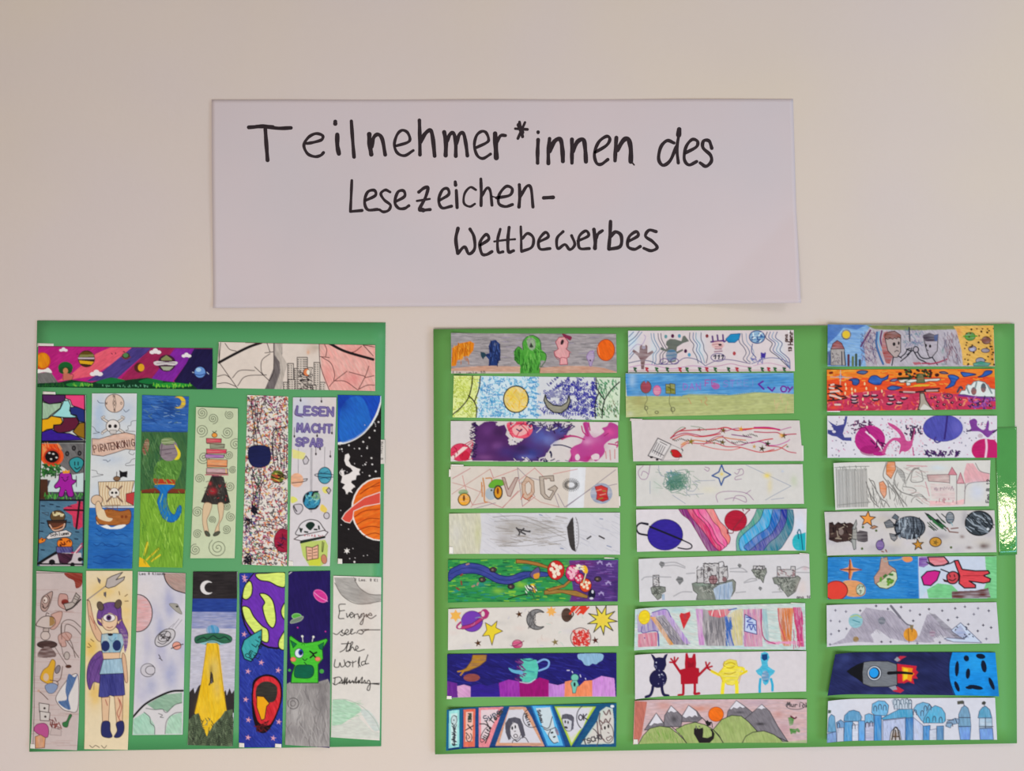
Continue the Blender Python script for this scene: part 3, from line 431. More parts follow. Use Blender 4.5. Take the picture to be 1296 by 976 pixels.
a = new((110.5, 722, 169, 722, 163, 948, 108, 947), 'L', 'tall yellow bookmark of a horned one-eyed girl raising a trident', 'e0cfae').v(35, 715, 4.067)
a.G('e0bc54', 330, 420, 50, 90, .8).G('e3c060', 400, 130, 90, 60, .6).G('dfb850', 350, 650, 40, 90, .7).G('e3c370', 510, 250, 40, 120, .6).G('e0c078', 510, 750, 40, 100, .5)
a.F('6d4a8c', '380 440 340 470 315 520 310 590 325 640 345 600 380 600 390 520 395 470', .4, 70, '8a68a8', sm=1, o='3a2850').F('7a5498', '365 240 385 205 430 190 480 205 490 280 520 350 510 400 480 360 460 320 380 310 362 280', .3, 70, '5a3c7c', sm=1, o='3a2850')
a.F('d8b496', '312 195 325 190 345 280 385 350 388 390 360 380 325 300', sm=1, o='6a4438').L('5a4a48', 1.4, '310 180 410 105').L('b5aaa6', .8, '318 175 408 108').F('b9b0ac', '405 110 415 70 440 55 495 35 460 75 505 58 500 75 455 108 420 118', o='3a3034', w=1).F('6a6464', '362 60 382 75 378 98 368 85').F('6a6464', '395 140 410 135 408 168 396 155')
a.E('6a5a50', 378, 210, 16, 24, -20, o='3a2c28').E('6a5a50', 470, 200, 17, 24, 20, o='3a2c28').E('e2c4a6', 425, 280, 42, 56, o='6a4438').F('7a5498', '385 250 430 215 470 240 465 262 425 245 388 270', sm=1).E('e6e0de', 424, 270, 32, 20, o='3a2c30').E('5a3a70', 422, 270, 14, 15).E('1c1418', 422, 270, 6).F('e2c4a6', '385 280 360 275 385 300', o='6a4438', w=.6).F('e2c4a6', '465 290 492 275 470 305', o='6a4438', w=.6).L('8a3a38', .9, '412 318 428 322 442 315')
a.F('8fb8cc', '385 355 420 350 430 362 445 350 495 352 500 400 480 450 390 455 382 400', .3, 80, o='3a4a60').E('2c3a6c', 405, 415, 22, 28).E('2c3a6c', 464, 412, 22, 28).E('2a2430', 430, 356, 14, 7).L('6a90a8', .8, '420 375 440 390 460 372')
a.F('e0c0a0', '390 450 480 448 478 480 395 482', o='6a4438', w=.6).F('a8c4d4', '395 485 490 478 505 555 375 560', .4, 85, '7a9cb4', o='3a4a60').F('3d3f82', '380 560 498 555 505 665 470 680 430 668 405 682 370 675', .6, 80, '5a5ca0', o='26264a').F('7a5498', '480 330 515 345 520 400 505 450 495 380', sm=1, t=.4)
a.F('d8b496', '495 450 510 480 520 590 508 600 500 560 490 480', sm=1, o='6a4438', w=.7).F('dcbc9c', '385 680 428 676 420 810 390 812', o='6a4438', w=.7).F('dcbc9c', '450 672 495 670 492 805 462 812', o='6a4438', w=.7).L('a8504a', .9, '470 680 480 720 465 760 480 800', '478 690 488 730 475 780', '405 690 415 720').F('34386c', '388 808 425 805 430 850 440 880 415 886 385 870', sm=1, o='1c1c3c').F('34386c', '460 812 495 802 500 850 480 882 450 882 465 850', sm=1, o='1c1c3c')
for l in ('475 135 478 152', '505 160 518 150', '505 185 522 184', '330 380 345 392', '318 402 332 418', '312 420 325 422'): a.L('7a5a34', 1, l, sm=0)
for l in ('385 460 350 500 330 560 322 620', '390 480 365 540 350 590 345 640', '385 470 335 500 312 570 318 610', '480 340 505 380 505 430', '400 215 385 260 392 300', '460 215 472 260 480 310', '440 200 450 215'): a.L('4c3470', .8, l, al=.7)
a.L('4a3a34', .8, '325 925 340 935 355 925 375 935', '385 925 400 938 412 925').L('a8504a', .7, '325 260 345 300', '335 240 355 330')

a = new((176, 723, 236, 725, 232.5, 928.5, 169, 929), 'L', 'tall grey-lilac bookmark with pink planet, tilted saucer and thick black horizon', 'cfcbd2').v(160, 715, 4.07)
for i in range(26): a.G(a.rnd.choice(['aaaccb', 'b6b4cc', 'd0ccd2', 'a4a8c8']), a.rnd.uniform(60, 300), a.rnd.uniform(120, 680), a.rnd.uniform(18, 40), a.rnd.uniform(40, 90), .5)
a.G('8f98c4', 230, 560, 40, 90, .6).G('9098c0', 130, 620, 40, 60, .5).G('dcd4d4', 90, 120, 60, 60, .6)
a.E('d9a8a8', 62, 246, 76, 96, t=.4, o='2c2428', w=1.2).F('b89890', '195 40 310 40 310 145 250 125 210 85', .5, 30, 'a8a098').L('2c2428', 1.3, '195 40 212 88 250 125 310 145')
a.E('c8c4c8', 203, 373, 60, 36, -38, o='2c2428', w=1).E('c8c4c8', 200, 366, 34, 24, -30, o='2c2428', w=.9).D(12, ['3a3236'], 178, 348, 228, 388, 22, 1.1).L('8a8690', .6, '250 300 215 330', '275 275 240 320', '290 280 255 325').L('4a4248', .9, '165 395 195 405 235 370')
a.F('a8a49c', '225 200 262 198 275 215 290 250 262 238', sm=1, o='6a6660', w=.6).E('3a3434', 265, 212, 7, 5).E('e0a090', 263, 414, 22, 20, o='5a3a38').L('3a2c30', 1.2, '235 428 263 415 296 406')
a.E('c9c5cc', 114, 540, 37, 34, o='5a565c').A('5a565c', .9, 128, 540, 26, 22, 30, 330).L('3a3438', 1, '170 460 178 475 172 480', '178 480 188 490')
a.F('d3d0d2', '40 780 120 700 200 660 295 645 300 870 38 870').F('8fb09a', '110 715 200 665 290 655 290 710 260 715 215 755 190 740 150 742', .4, 20, 'a8c0ac', sm=0).F('a4cdb8', '40 790 100 755 125 780 150 820 152 868 40 868', .5, 60, 'bcd4c6').F('aacdb6', '215 810 225 775 290 755 292 865 205 865', .5, 60, 'bcd4c6')
a.L('5a5c5c', .8, '105 735 150 742 190 740 200 752 215 755 250 720 290 705', '95 755 125 780 130 810 150 830 152 868', '205 865 212 800 250 762 290 755', '170 762 190 770 178 780 195 782').L('1c1a1c', 2.6, '38 780 100 715 180 670 240 648 295 645')
a.T('Lea 8 Klasse', 72, 36, 13, '3a3438', .7)

a = new((245.5, 723, 301.5, 723, 295.5, 943.5, 238.5, 942), 'L', 'tall bookmark of a green saucer beaming yellow light over dark firs', 'c4c2ce', (1, 1)).v(160, 715, 4.07)
a.F('2e292b', '340 25 575 25 575 182 340 182', .4, 0, '4a4344').F('2a4490', '340 172 575 172 575 250 340 245', .5, 0, '3f5ca8').F('8a92bc', '340 240 575 240 575 330 340 330', .6, 0, 'b8b8cc').F('c6c4d0', '340 325 575 325 575 700 320 700', .4, 0, 'b4b4c6')
a.moon('dcd8d8', 420, 115, 36, 12, 0); a.G('2e292b', 455, 115, 14, 18, 1)
a.E('4c9ac4', 448, 335, 34, 28, t=.4, ang=80).E('8ec0c4', 450, 388, 92, 22).F('3c7a5a', '358 370 400 355 450 350 510 353 545 370 540 395 500 400 450 385 400 395 362 400', sm=1, t=.5, c2='2a5444', o='274a40').L('1f3c34', 1.4, '370 385 400 370 420 380 450 362 480 378 510 368 535 385').L('4a6a60', .9, '410 408 430 395 460 395 485 408')
a.F('3a3436', '320 660 350 630 355 660 375 620 390 610 380 720 360 790 320 860').F('3a3436', '500 660 515 640 520 670 535 630 545 660 560 640 560 760 510 760')
a.F('e3b81e', '418 400 470 400 480 410 520 760 425 885 410 880 355 760 385 620', t=.55, ang=85, c2='eecb44').G('d8c070', 455, 530, 34, 70, .8).G('e8c040', 400, 760, 30, 60, .6).G('d4bc78', 470, 640, 20, 50, .5).L('b08a1c', .7, '418 400 390 600 355 760', '470 400 490 550 520 755')
a.E('3a3028', 442, 580, 8, 30, t=.3).L('3a3028', 1.6, '440 550 436 600 430 615', '445 560 450 600').G('5a4a30', 440, 540, 10, 30, .6)
a.F('5c6a52', '320 800 350 770 375 760 395 830 418 880 450 820 490 780 510 750 550 740 560 930 320 930', .5, 70, '6f7c60')
for x, y in ((345, 780), (375, 775), (400, 850), (450, 850), (480, 800), (520, 760), (545, 780), (350, 860), (500, 860), (430, 895), (535, 850)):
    for j in range(7): a.L('3c4438', 1.0, [x, y + j * 11 - 8, x - 8 - j * 4, y + j * 11 + 6], [x, y + j * 11 - 8, x + 8 + j * 4, y + j * 11 + 6], al=.8, sm=0)
a.D(90, ['2f342c', '77846a', '4a5544'], 325, 790, 555, 925, 22, .9, 50, 130)

a = new((304, 725, 361.5, 724, 357.5, 945, 303, 945), 'L', 'tall blue bookmark with purple-yellow planet, teal leaf and a red crater', '2b3a92', (1, 1), tapes=[(303.5, 939, 310, 945, 1), (349, 940, 357, 945, 1)]).v(295, 715, 4.067)
a.bg('2c3a96', .5, 50, '4256b4').D(120, ['1f2c78', '4a5cc0'], 40, 420, 260, 925, 34, .8, 30, 120, .6)
a.E('1c1420', 225, 210, 184, 222).E('7238b0', 225, 208, 176, 214, t=.3, ang=60, c2='8448c2')
for p in ('120 45 180 40 270 38 270 108 235 108 190 85 140 75', '52 165 62 110 88 80 102 105 98 150 75 175', '140 148 175 150 205 180 218 230 222 290 205 322 175 290 155 220 165 190', '50 215 85 220 110 265 150 310 182 335 182 395 140 380 90 320 62 275', '250 230 270 195 270 275 255 262', '240 425 238 390 262 345 268 345 268 430'): a.F('d8e87a', p, sm=1, t=.15, c2='cfdc80', o='1c1420', w=1.5)
a.F('3fa2a8', '150 330 150 380 128 450 95 495 60 480 45 430 60 385 105 355', t=.4, ang=60, c2='56b8b4', sm=0, o='14202c', w=1.4).T('Om Lis', 62, 465, 26, '142428', 1.0, -58).T('Ku am', 85, 475, 26, '142428', 1.0, -58).T('Li', 112, 470, 22, '142428', .9, -58)
for x, y in ((65, 75), (60, 355), (148, 500), (80, 545), (235, 540), (68, 690), (82, 795), (238, 805), (80, 885), (210, 888), (62, 60)): a.S('e0a6b4', x, y, 17, 5, 5, -80)
a.F('1c1018', '100 640 110 590 160 562 215 568 250 610 255 680 240 740 205 820 170 860 135 855 108 800 98 710', sm=1).F('c02430', '108 645 120 600 160 572 210 578 242 615 246 680 232 740 198 812 168 820 130 800 108 710', sm=1, t=.7, ang=70, c2='e0404a').F('34302e', '120 680 125 625 160 598 200 602 230 630 222 690 190 705 140 690', sm=1, t=.6, c2='4c4840').F('f2a81c', '125 672 160 675 190 710 175 725 165 790 148 796 125 730', o='3a1418', w=1).D(20, ['4a2020', '6a1c24'], 125, 800, 190, 850, 26, 1.2)

a = new((366, 723, 418.5, 722, 418, 945, 362, 941), 'L', 'tall bookmark of a green cat-eared alien on a grey moon, navy sky', '2a2060', (1, 2)).v(295, 715, 4.067)
a.bg('271a5c', .45, 80, '332470').G('1c1450', 390, 500, 60, 60, .6)
a.E('d8449c', 452, 158, 40, 26, 40, t=.3, c2='c03488', o='e878b8', w=.8).L('f0a0d0', .9, '420 140 450 165 488 185').E('5fae4a', 330, 262, 24, 14, o='9ad08a').F('7c8c7c', '300 298 310 278 362 262 350 285', sm=1, o='b0b8a8', w=.6).E('c83a9a', 335, 320, 4).E('c83a9a', 478, 340, 4)
a.F('a5a09f', '270 615 300 600 440 600 490 585 505 620 505 930 270 930', .5, 80, '8b8787').G('6f6a6c', 460, 700, 24, 90, .6).G('7b7678', 320, 850, 40, 40, .5).G('c2bebc', 330, 760, 30, 60, .6).G('75706f', 440, 620, 60, 20, .6).A('5f5b5c', 1, 312, 710, 28, 28).A('6a6566', .9, 310, 710, 14, 14).D(50, ['6c6869', 'bcb8b6'], 280, 620, 495, 920, 90, .8, 60, 110, .6, 12)
a.L('e0e0d8', .8, '360 368 362 395', '415 368 408 398').E('e0e0d8', 359, 365, 6).E('e0e0d8', 416, 368, 6)
a.F('4fc03a', '292 370 300 362 345 395 380 400 440 390 482 376 490 385 462 430 465 480 440 510 440 605 300 605 305 560 320 515 300 500 295 450', o='174a20', w=1.1, t=.2, c2='62cc4a').F('177a4a', '298 385 330 405 312 425', o='0f4a2a').F('177a4a', '440 412 470 395 462 435 448 430', o='0f4a2a').F('0f6a50', '325 520 360 512 408 516 418 550 400 578 350 580 318 570', sm=1, o='123c2a', t=.3, c2='0a5a40')
a.E('d8e0f0', 342, 452, 22, 24, o='16303a').E('2a4a9a', 350, 448, 12, 16).E('101830', 352, 450, 6, 9).L('101c18', 2, '398 442 415 458 400 475', '432 448 415 458 428 475').E('e88a70', 312, 484, 14, 12, o='a84a3a', w=.6).E('e88a70', 438, 482, 14, 11, o='a84a3a', w=.6).L('123c2a', 1.1, '360 480 372 490 384 480', '368 498 378 508').L('2f8a2a', 1, '355 410 365 398 370 410').E('4fa84a', 458, 545, 11).E('4fa84a', 293, 540, 7)
a.L('cfcac8', 1, '290 45 305 33', sm=0)

a = new((422.5, 728, 483, 730, 481, 936, 419.5, 932), 'L', 'tall white bookmark with cursive black handwriting between grey moon and pale globe', 'd8d2cb', (1, 1)).v(410, 715, 4.067)
a.F('a8a4a0', '55 62 150 62 180 110 230 145 298 155 298 180 240 200 180 200 110 170 70 120', .5, 20, 'bbb7b2', sm=0).L('75716c', .9, '155 62 185 115 235 148 296 152', '58 90 100 160 180 200 296 185').G('8d8984', 200, 150, 50, 26, .4).T('3 Lea. 8 Kl', 160, 66, 13, '3a3438', .7, 2)
P = lambda *l: a.L('26201f', 1.15, *l)
P('112 200 80 204 82 240 78 272 105 274', '80 236 108 232', '118 248 122 268 136 250', '134 256 150 250 144 242 134 254 142 270 156 258', '156 250 158 270 160 256 176 250', '176 250 182 268 196 250 196 262 180 276', '196 252 208 250 200 300 188 300 212 262 222 252 220 266 232 254', '232 256 248 258 240 246 226 262 244 274 270 258')
P('50 350 68 356 84 344 98 332', '98 332 94 346 108 352 96 362 86 356', '108 356 128 340 120 330 110 346 122 358 140 346', '140 346 150 330 140 332 142 354 164 346', '170 350 184 334 232 330', '190 332 204 342 196 354 180 350', '200 350 220 334 290 332')
P('85 446 110 430 128 392 116 440 126 438', '92 404 138 402', '126 444 150 400 142 398 134 440 148 420 160 438', '160 438 178 424 170 414 164 432 180 442 210 432')
P('60 484 56 520 78 522 84 500 92 522 110 512 106 486', '124 494 112 508 124 522 138 508 126 494 144 500', '150 492 150 522', '150 502 168 492', '180 524 186 470 178 500 190 520', '214 492 196 498 198 514 218 504', '228 460 214 504 232 504')
P('60 576 56 612', '50 580 82 574 92 592 62 614 48 606', '96 588 98 608 112 576 106 612 122 578 118 610 134 590 136 606 150 592 156 606', '156 606 170 574 166 606 182 590 180 606 200 574 196 606 212 590', '212 590 218 606 232 590 240 606 236 640 224 638 240 610 288 606', '80 606 150 600 286 612').E('26201f', 1, 1, .1)
a.G('d8b0a0', 220, 250, 50, 150, .12).F('b9d5bf', '45 690 110 690 180 720 200 745 150 780 90 820 42 825', .5, 15, '9cc5a6').F('c3cfcb', '190 745 230 745 270 790 290 840 260 850 220 800', .3, al=.8, sm=1).F('c9cfc6', '42 825 100 815 180 780 250 850 290 860 290 890 42 885', .2, al=.7).L('a9b5a8', .7, '48 690 120 690 200 728 260 790 290 850').D(20, ['8abf98'], 50, 700, 180, 790, 60, .6, -20, 20, .5)

# right board, left column
a = new((571.5, 422, 779, 423, 780, 472, 572, 473), 'R', 'grey bookmark with green, navy and pink monsters beside an orange sun', 'b9b0b0', (4, 1)).v(560, 410, 5.635)
a.bg('9a9496', .6, 2, 'b7aeb0').D(240, ['6c6a6e', '837e84', 'c4bcbe'], 70, 70, 1240, 330, 70, .7, -6, 6, .6).D(20, ['a89ac0'], 430, 90, 1100, 250, 60, .8, -6, 6, .4)
a.F('c79a84', '60 320 200 305 330 300 560 305 700 312 900 300 1050 302 1150 315 1245 345 1245 370 60 370', .5, 2, 'd2b4a2').F('cfc8c2', '60 335 200 338 550 345 550 372 60 372', al=.7).T('Lia Junia 10', 80, 338, 22, '3a3a34', .8)
a.F('e08c1e', '75 175 130 140 200 125 228 140 222 190 190 230 150 235 140 255 110 262 100 300 68 305', .5, 75, 'c9741c').L('b8601a', .8, '100 190 95 290', '130 165 125 250', '170 145 160 225', '200 135 195 200')
a.F('263a70', '330 160 345 122 380 115 410 145 415 200 412 260 395 275 395 298 330 300 332 255 310 230 315 215 335 210', .4, 60, '34508c', sm=0).F('2c4a58', '272 200 300 205 318 225 300 240 290 255 275 230').L('1f2c58', 1.6, '315 222 335 225').G('8a92a8', 378, 148, 10, 12, .8).L('1c2448', 1, '345 122 352 180 340 290', '410 145 405 200 412 260')
a.F('5fae4a', '510 200 540 165 560 175 570 190 575 130 600 95 645 85 690 110 700 160 705 185 735 210 735 265 700 260 690 300 690 355 552 355 555 300 530 275 512 260', .5, 85, '4c9a3a').L('2f6a2a', 1, '510 200 540 165 565 180', '575 185 573 130 605 92 650 85 695 120 702 185', '515 255 545 285 550 215', '700 200 735 215 735 260 700 310').G('3f7a3a', 700, 240, 14, 30, .6).F('b6aca8', '608 100 655 110 660 175 625 182 605 160', al=.45).E('2a3a24', 632, 152, 11, 16).L('2f4a2a', 1.2, '605 115 630 108 660 120').D(60, ['3f8a34', '7cc060', '2f6a2a'], 560, 190, 700, 345, 40, .9, 70, 110).D(30, ['3f8a34', '2f6a2a'], 515, 190, 550, 260, 30, .8, 60, 100).D(30, ['3f8a34', '8ac870'], 585, 100, 690, 190, 26, .8, 40, 100, .8)
a.D(26, ['1c2850', '4a64a0'], 335, 140, 405, 290, 40, .9, 70, 100).D(30, ['b86a14', 'f0a840'], 75, 150, 200, 280, 36, .9, 70, 100).F('b0a8aa', '600 120 625 100 655 110 664 150 650 185 620 182', al=.5, sm=1).F('1f3020', '618 168 632 135 648 165 640 172', al=.9)
a.F('e2a2a6', '805 130 830 98 870 95 895 130 890 165 880 180 905 200 900 235 885 245 890 290 835 292 838 250 800 230 795 200 825 180', .4, 70, 'd4b4b0', o='a04a58', w=.9).F('8a3050', '852 68 885 80 920 95 910 120 890 110 860 90', sm=1).E('3a2a30', 852, 132, 11, 20, 20).L('a04a58', .8, '835 250 850 240 880 245', '795 200 808 240 830 260').L('b87a80', 1, '838 275 835 292', '905 200 915 205')
a.F('b09ac0', '1025 235 1045 200 1070 195 1080 235 1068 270 1060 300 1048 300 1040 270', sm=1, t=.4, o='8a6aa0', w=.7).E('5a3a60', 1052, 262, 7, 6).L('b8a0d0', 1, '1080 190 1068 205')
a.E('ee7020', 1162, 188, 62, 76, t=.3, ang=60, c2='e85a14', o='a0421a', w=.9).L('f8a07a', .9, '1105 160 1115 220')

a = new((575, 475.5, 784.5, 478, 783, 532, 573.5, 528), 'R', 'bookmark of a yellow full moon and a grey crescent amid blue handwriting', 'd2d4d8', (3, 1), tapes=[(768, 477.5, 782, 480, 0)]).v(560, 410, 5.635)
a.F('dfe6a0', '60 365 275 370 250 500 240 680 60 680').F('cfe0ea', '270 365 680 375 665 680 240 680 250 500')
a.D(230, ['a8b83a', 'c0cc4a', '9aa84a'], 80, 375, 250, 660, 16, 1.0, 0, 180, .9, 4).G('cdd860', 150, 450, 80, 80, .4).D(420, ['4aa2cc', '6cb8d8', '3a8ac0', '8ccae0'], 262, 380, 680, 665, 20, 1.1, 0, 180, .85, 5)
for x in range(18): a.T(a.rnd.choice(['Licht', 'Sonne', 'Tag hell', 'Himmel', 'Leben']), a.rnd.uniform(270, 400) if x % 2 else a.rnd.uniform(600, 640), 385 + x * 15.5, 14, '3f92c8', .7, a.rnd.uniform(-15, 15))
a.F('cfdcc8', '1094 370 1270 370 1270 700 1086 700').D(70, ['3a8a5a', '2f6a4a', '4a9a6a'], 1110, 400, 1240, 530, 18, 1.1, 30, 120).D(80, ['4a8a4a', '6a5a3a', '2f6a4a'], 1100, 545, 1250, 665, 15, 1.0, 50, 120).G('d8e6c8', 1200, 520, 50, 60, .5)
wl = ['Nacht', 'Dunkel', 'Sterne', 'Mond', 'Traum', 'Schlaf', 'Stille', 'ruhig', 'Himmel', 'leise', 'finster']
for i in range(50): a.T(a.rnd.choice(wl), a.rnd.uniform(682, 1010), a.rnd.uniform(392, 640), 24, a.rnd.choice(['3a3a9a', '4a44a8', '2f3288']), .95, a.rnd.choice([-42, -35, 0, 4, -80, 30, -38]))
a.D(60, ['3a3a9a'], 1060, 395, 1095, 660, 24, 1.3)
a.L('2a6a44', 1.0, '1100 400 1150 520', sm=0)
a.E('e6cb62', 524, 537, 88, 94, t=.45, ang=50, c2='e3d6c0', o='26262a', w=1.5).D(30, ['e6b83a', 'f0d060'], 455, 470, 595, 600, 30, 1.2)
a.F('d4d4dc', '735 510 760 560 800 582 850 582 890 555 900 510 870 470 780 470', al=.3)
a.T('Ich liebe', 745, 500, 18, '3a3a9a', .9, 45).T('so hell', 830, 540, 18, '3a3a9a', .9, -50)
a.F('918f84', '732 505 745 545 790 580 845 585 885 560 900 510 910 550 890 600 845 635 790 630 745 595 722 545', o='26262a', w=1.4, t=.4, c2='b8b49a')
a.L('232327', 1.5, '216 365 210 440 185 530 130 600 75 645', '272 370 262 460 232 548', '188 510 225 550 245 600 242 665', '1092 385 1095 450 1112 490 1095 530 1085 600 1088 670', '1112 485 1150 540', '1258 415 1200 470 1155 540 1140 600 1135 670')

a = new((571, 532.5, 781.5, 534, 782, 585, 571, 583.5), 'R', 'bookmark of purple and pink ink splashes with a striped pink planet', 'd4ccca', (1.5, 1)).v(560, 525, 5.635)
a.F('5a2f6a', '222 50 260 78 300 50 350 45 395 50 380 75 440 65 460 110 450 140 480 170 470 205 500 215 550 190 560 170 600 160 630 110 620 60 660 70 740 80 800 60 850 60 850 100 900 80 930 70 900 110 880 150 840 175 800 190 770 215 775 260 740 270 720 330 560 325 420 330 330 325 215 325 205 300 220 270 215 240 235 200 215 170 240 150 218 120', sm=0)
for x, y, rx, ry, c, al in ((330, 110, 60, 45, '6f3f80', .9), (400, 120, 50, 40, '4a2858', .9), (280, 240, 50, 50, '6a3f80', .9), (390, 220, 40, 30, '80508f', .8), (300, 300, 60, 20, '8a5590', .7), (450, 260, 60, 40, '4a3a80', .8), (520, 290, 50, 40, '3d3272', .8), (640, 270, 90, 50, '3d468c', .9), (700, 150, 90, 70, '5a62a8', .95), (760, 180, 50, 40, '7a86c4', .7), (840, 110, 50, 40, '5560a4', .9), (620, 215, 40, 20, '55408a', .7), (560, 235, 60, 30, '3a2a5c', .8), (600, 300, 60, 20, '6a70b8', .7), (760, 90, 40, 30, '4a4f90', .8)):
    a.G(c, x, y, rx, ry, al)
a.F('d4ccca', '740 90 780 70 790 90 760 110').F('d4ccca', '540 165 580 170 560 190').F('d4ccca', '470 170 540 175 530 210 480 215').F('d4ccca', '380 60 430 50 440 70 400 80')
a.F('d4ccca', '775 225 850 225 900 250 920 330 705 332 745 275').D(40, ['2a2050', '3a2450'], 210, 50, 240, 320, 30, 1.2, -40, 40).L('3a2450', 1.4, '222 60 235 90', '500 180 530 200', '800 60 790 100 800 130', '770 60 760 100')
a.F('e04a68', '460 60 520 48 600 50 640 80 635 130 590 165 520 160 475 120', sm=1, t=.4, c2='f09aa0').F('efb0ae', '500 90 560 70 610 90 600 130 550 150 510 135', sm=1).L('c82a50', 1.2, '480 75 530 60 600 70 635 100', '470 110 510 80', '560 70 600 110 610 140', '530 150 560 100', '505 160 480 130')
a.L('2a2a58', 1.5, '790 215 850 215 920 238 975 270').L('2a2a58', 2.2, '930 240 970 272').L('3a3a68', 1.2, '850 90 910 70 940 85', '860 120 900 110 940 80').L('4a2040', 1.8, '835 172 870 160 910 145').E('2a2a50', 775, 285, 6, 22).E('2a2a50', 768, 265, 8, 10)
for i in range(46):
    x = a.rnd.uniform(480, 920); y = a.rnd.choice([52, 325, a.rnd.uniform(60, 110)]); a.L(a.rnd.choice(['d4ccca', '2f2a5c', '3a2a5a', 'd8d0d4']), a.rnd.uniform(.6, 1.6), [x, y, x + a.rnd.uniform(-24, 24), y + a.rnd.uniform(-26, 26), x + a.rnd.uniform(-40, 40), y + a.rnd.uniform(-30, 30)])
for i in range(26): x = a.rnd.uniform(205, 235); y = a.rnd.uniform(55, 320); a.L(a.rnd.choice(['4a2458', 'd4ccca']), 1, [x, y, x - 14, y + a.rnd.uniform(-14, 14)])
a.L('d8d0d4', 1.1, '470 180 500 205 540 190', '480 200 520 170', '500 210 510 180', '545 195 560 170').L('3a2450', 1.2, '840 120 880 95 920 60', '850 95 870 60', '820 100 830 60', '700 60 720 90', '740 70 760 110 780 80')
a.F('b84a92', '1000 60 1035 55 1045 120 1075 160 1110 150 1150 120 1135 95 1170 80 1185 55 1220 60 1255 90 1250 160 1200 175 1150 215 1155 260 1130 300 1090 330 1060 305 1030 335 980 330 900 332 915 290 910 250 940 220 985 200 1000 165 1015 130', sm=1)
a.G('cc7ab0', 1060, 180, 70, 50, .8).G('c04a90', 1100, 230, 60, 50, .7).G('d85a9c', 1190, 120, 40, 30, .8).G('d05a9a', 940, 270, 30, 40, .7).G('b82a7a', 1040, 310, 40, 20, .8).G('dca0c4', 1030, 190, 30, 20, .6)
a.F('dcccd0', '1060 290 1090 275 1115 285 1110 315 1075 318 1060 305', sm=1).F('dcccd0', '945 290 965 278 978 300 968 322 948 318', sm=1).F('dcccd0', '1070 60 1130 60 1120 100 1140 120 1085 130 1060 90', sm=1)
a.L('b83a7c', 1.6, '1010 60 1020 100 1040 150', '1040 55 1050 110', '850 175 900 155 950 155 1000 170', '870 150 940 150 1010 175', '990 80 1000 120 1030 150', '1180 205 1220 210 1250 220', '1230 200 1250 190 1240 230').L('9a2a6a', 1, '915 330 920 290', '1150 150 1180 130').L('c87a7a', 1, '1160 260 1165 310', '1190 250 1195 320', '1225 245 1225 310')
a.E('d84466', 130, 265, 72, 62, o='a82a4a').E('c82a48', 160, 290, 38, 36).F('ecd0cc', '62 300 150 225 185 230 80 315').L('c03a5a', 1.1, '150 215 215 180', '175 220 218 195 205 260', '160 325 215 310', '195 240 215 205').D(10, ['a82040'], 70, 215, 190, 320, 24, 1)

a = new((571, 589.5, 781, 591, 783, 642, 571, 643), 'R', 'pale bookmark with letters PVOG, thin red zigzag lines and an orange pit', 'd4c9be', (2, 1), tapes=[(571, 587, 587, 592, 0), (568.8, 593, 572, 603, 0), (781.5, 627, 784.3, 640, 0)]).v(560, 525, 5.635)
a.F('dcdcdf', '910 372 1020 372 1005 662 890 662').G('e2e4ea', 980, 500, 20, 200, .6)
for l in ('75 450 200 380', '70 560 340 385', '145 430 160 500 215 640', '75 480 165 505 290 555', '340 385 365 450', '360 450 535 385', '535 375 600 440 720 470', '535 375 570 650', '655 380 540 470', '655 375 740 460', '570 650 660 580', '610 560 700 620 830 655', '790 540 830 655', '820 560 870 655 1050 530', '880 655 1230 390', '330 620 430 660 540 540', '215 640 330 620', '205 655 265 560 290 500', '640 530 545 480', '430 655 560 530', '560 480 600 470 655 575', '790 420 960 385', '230 665 380 625', '1100 520 1240 490'): a.L(a.rnd.choice(['c87a78', 'b8606a', 'c08a80', '8a7a8a']), .7, l, sm=0)
a.E('5a9a40', 150, 548, 34, 20, t=.4).E('6a5a34', 157, 600, 46, 46).E('e8a82c', 157, 600, 38, 40, t=.3).E('7a4a1c', 155, 590, 8, 22)
a.L('c88a50', 1.6, '290 450 300 520 300 610 320 620', '310 450 350 450 350 480', '280 480 285 580').E('9ab0c0', 345, 560, 40, 44, al=.7).F('6fae3c', '330 500 370 460 430 465 450 490 400 510 350 520', sm=1, o='3a7a2c', w=.6).E('4a463c', 397, 550, 34, 52).E('d89a2c', 397, 550, 24, 40).E('7a3a1c', 395, 540, 8, 24).E('2a3a1c', 350, 535, 7)
a.F('b8a098', '425 445 445 445 470 530 520 445 540 445 485 580 465 575', o='8a5a54', w=.9, al=.8).F('c8a488', '565 490 600 435 650 470 655 550 615 610 570 580', o='8a6a50', w=.8, al=.7).F('d4c9be', '590 490 615 470 635 500 630 550 605 570 590 540', o='9a6a4a', w=.7).F('b4a698', '690 440 790 430 795 470 770 470 765 450 720 455 730 560 760 590 790 540 750 530 800 500 820 520 770 605 730 595 700 560', o='6a5a50', w=.9, al=.8).L('c05a3a', 1, '570 580 600 600 640 570', '560 600 580 560')
for i in range(26):
    t = i / 26 * 6.28; x, y = 915 + 42 * math.cos(t), 497 + 30 * math.sin(t); a.L('2a2a28', .75, [x, y, x + 20 * math.cos(t + .4), y + 18 * math.sin(t + .4)], [x, y, x - 14 * math.cos(t), y - 10 * math.sin(t)], sm=0)
a.A('2a2a28', .8, 915, 497, 42, 30, -30, 250).E('8a9ab8', 1130, 558, 78, 74, t=.4, al=.9).F('c02c30', '1085 510 1130 500 1175 520 1170 560 1180 600 1140 615 1095 600 1100 560', t=.5, c2='d85a50', o='8a2028').L('6a9a40', 1, '1110 600 1140 590', '1140 540 1160 540').L('d8a090', 1, '1090 540 1130 530', '1120 570 1160 560')

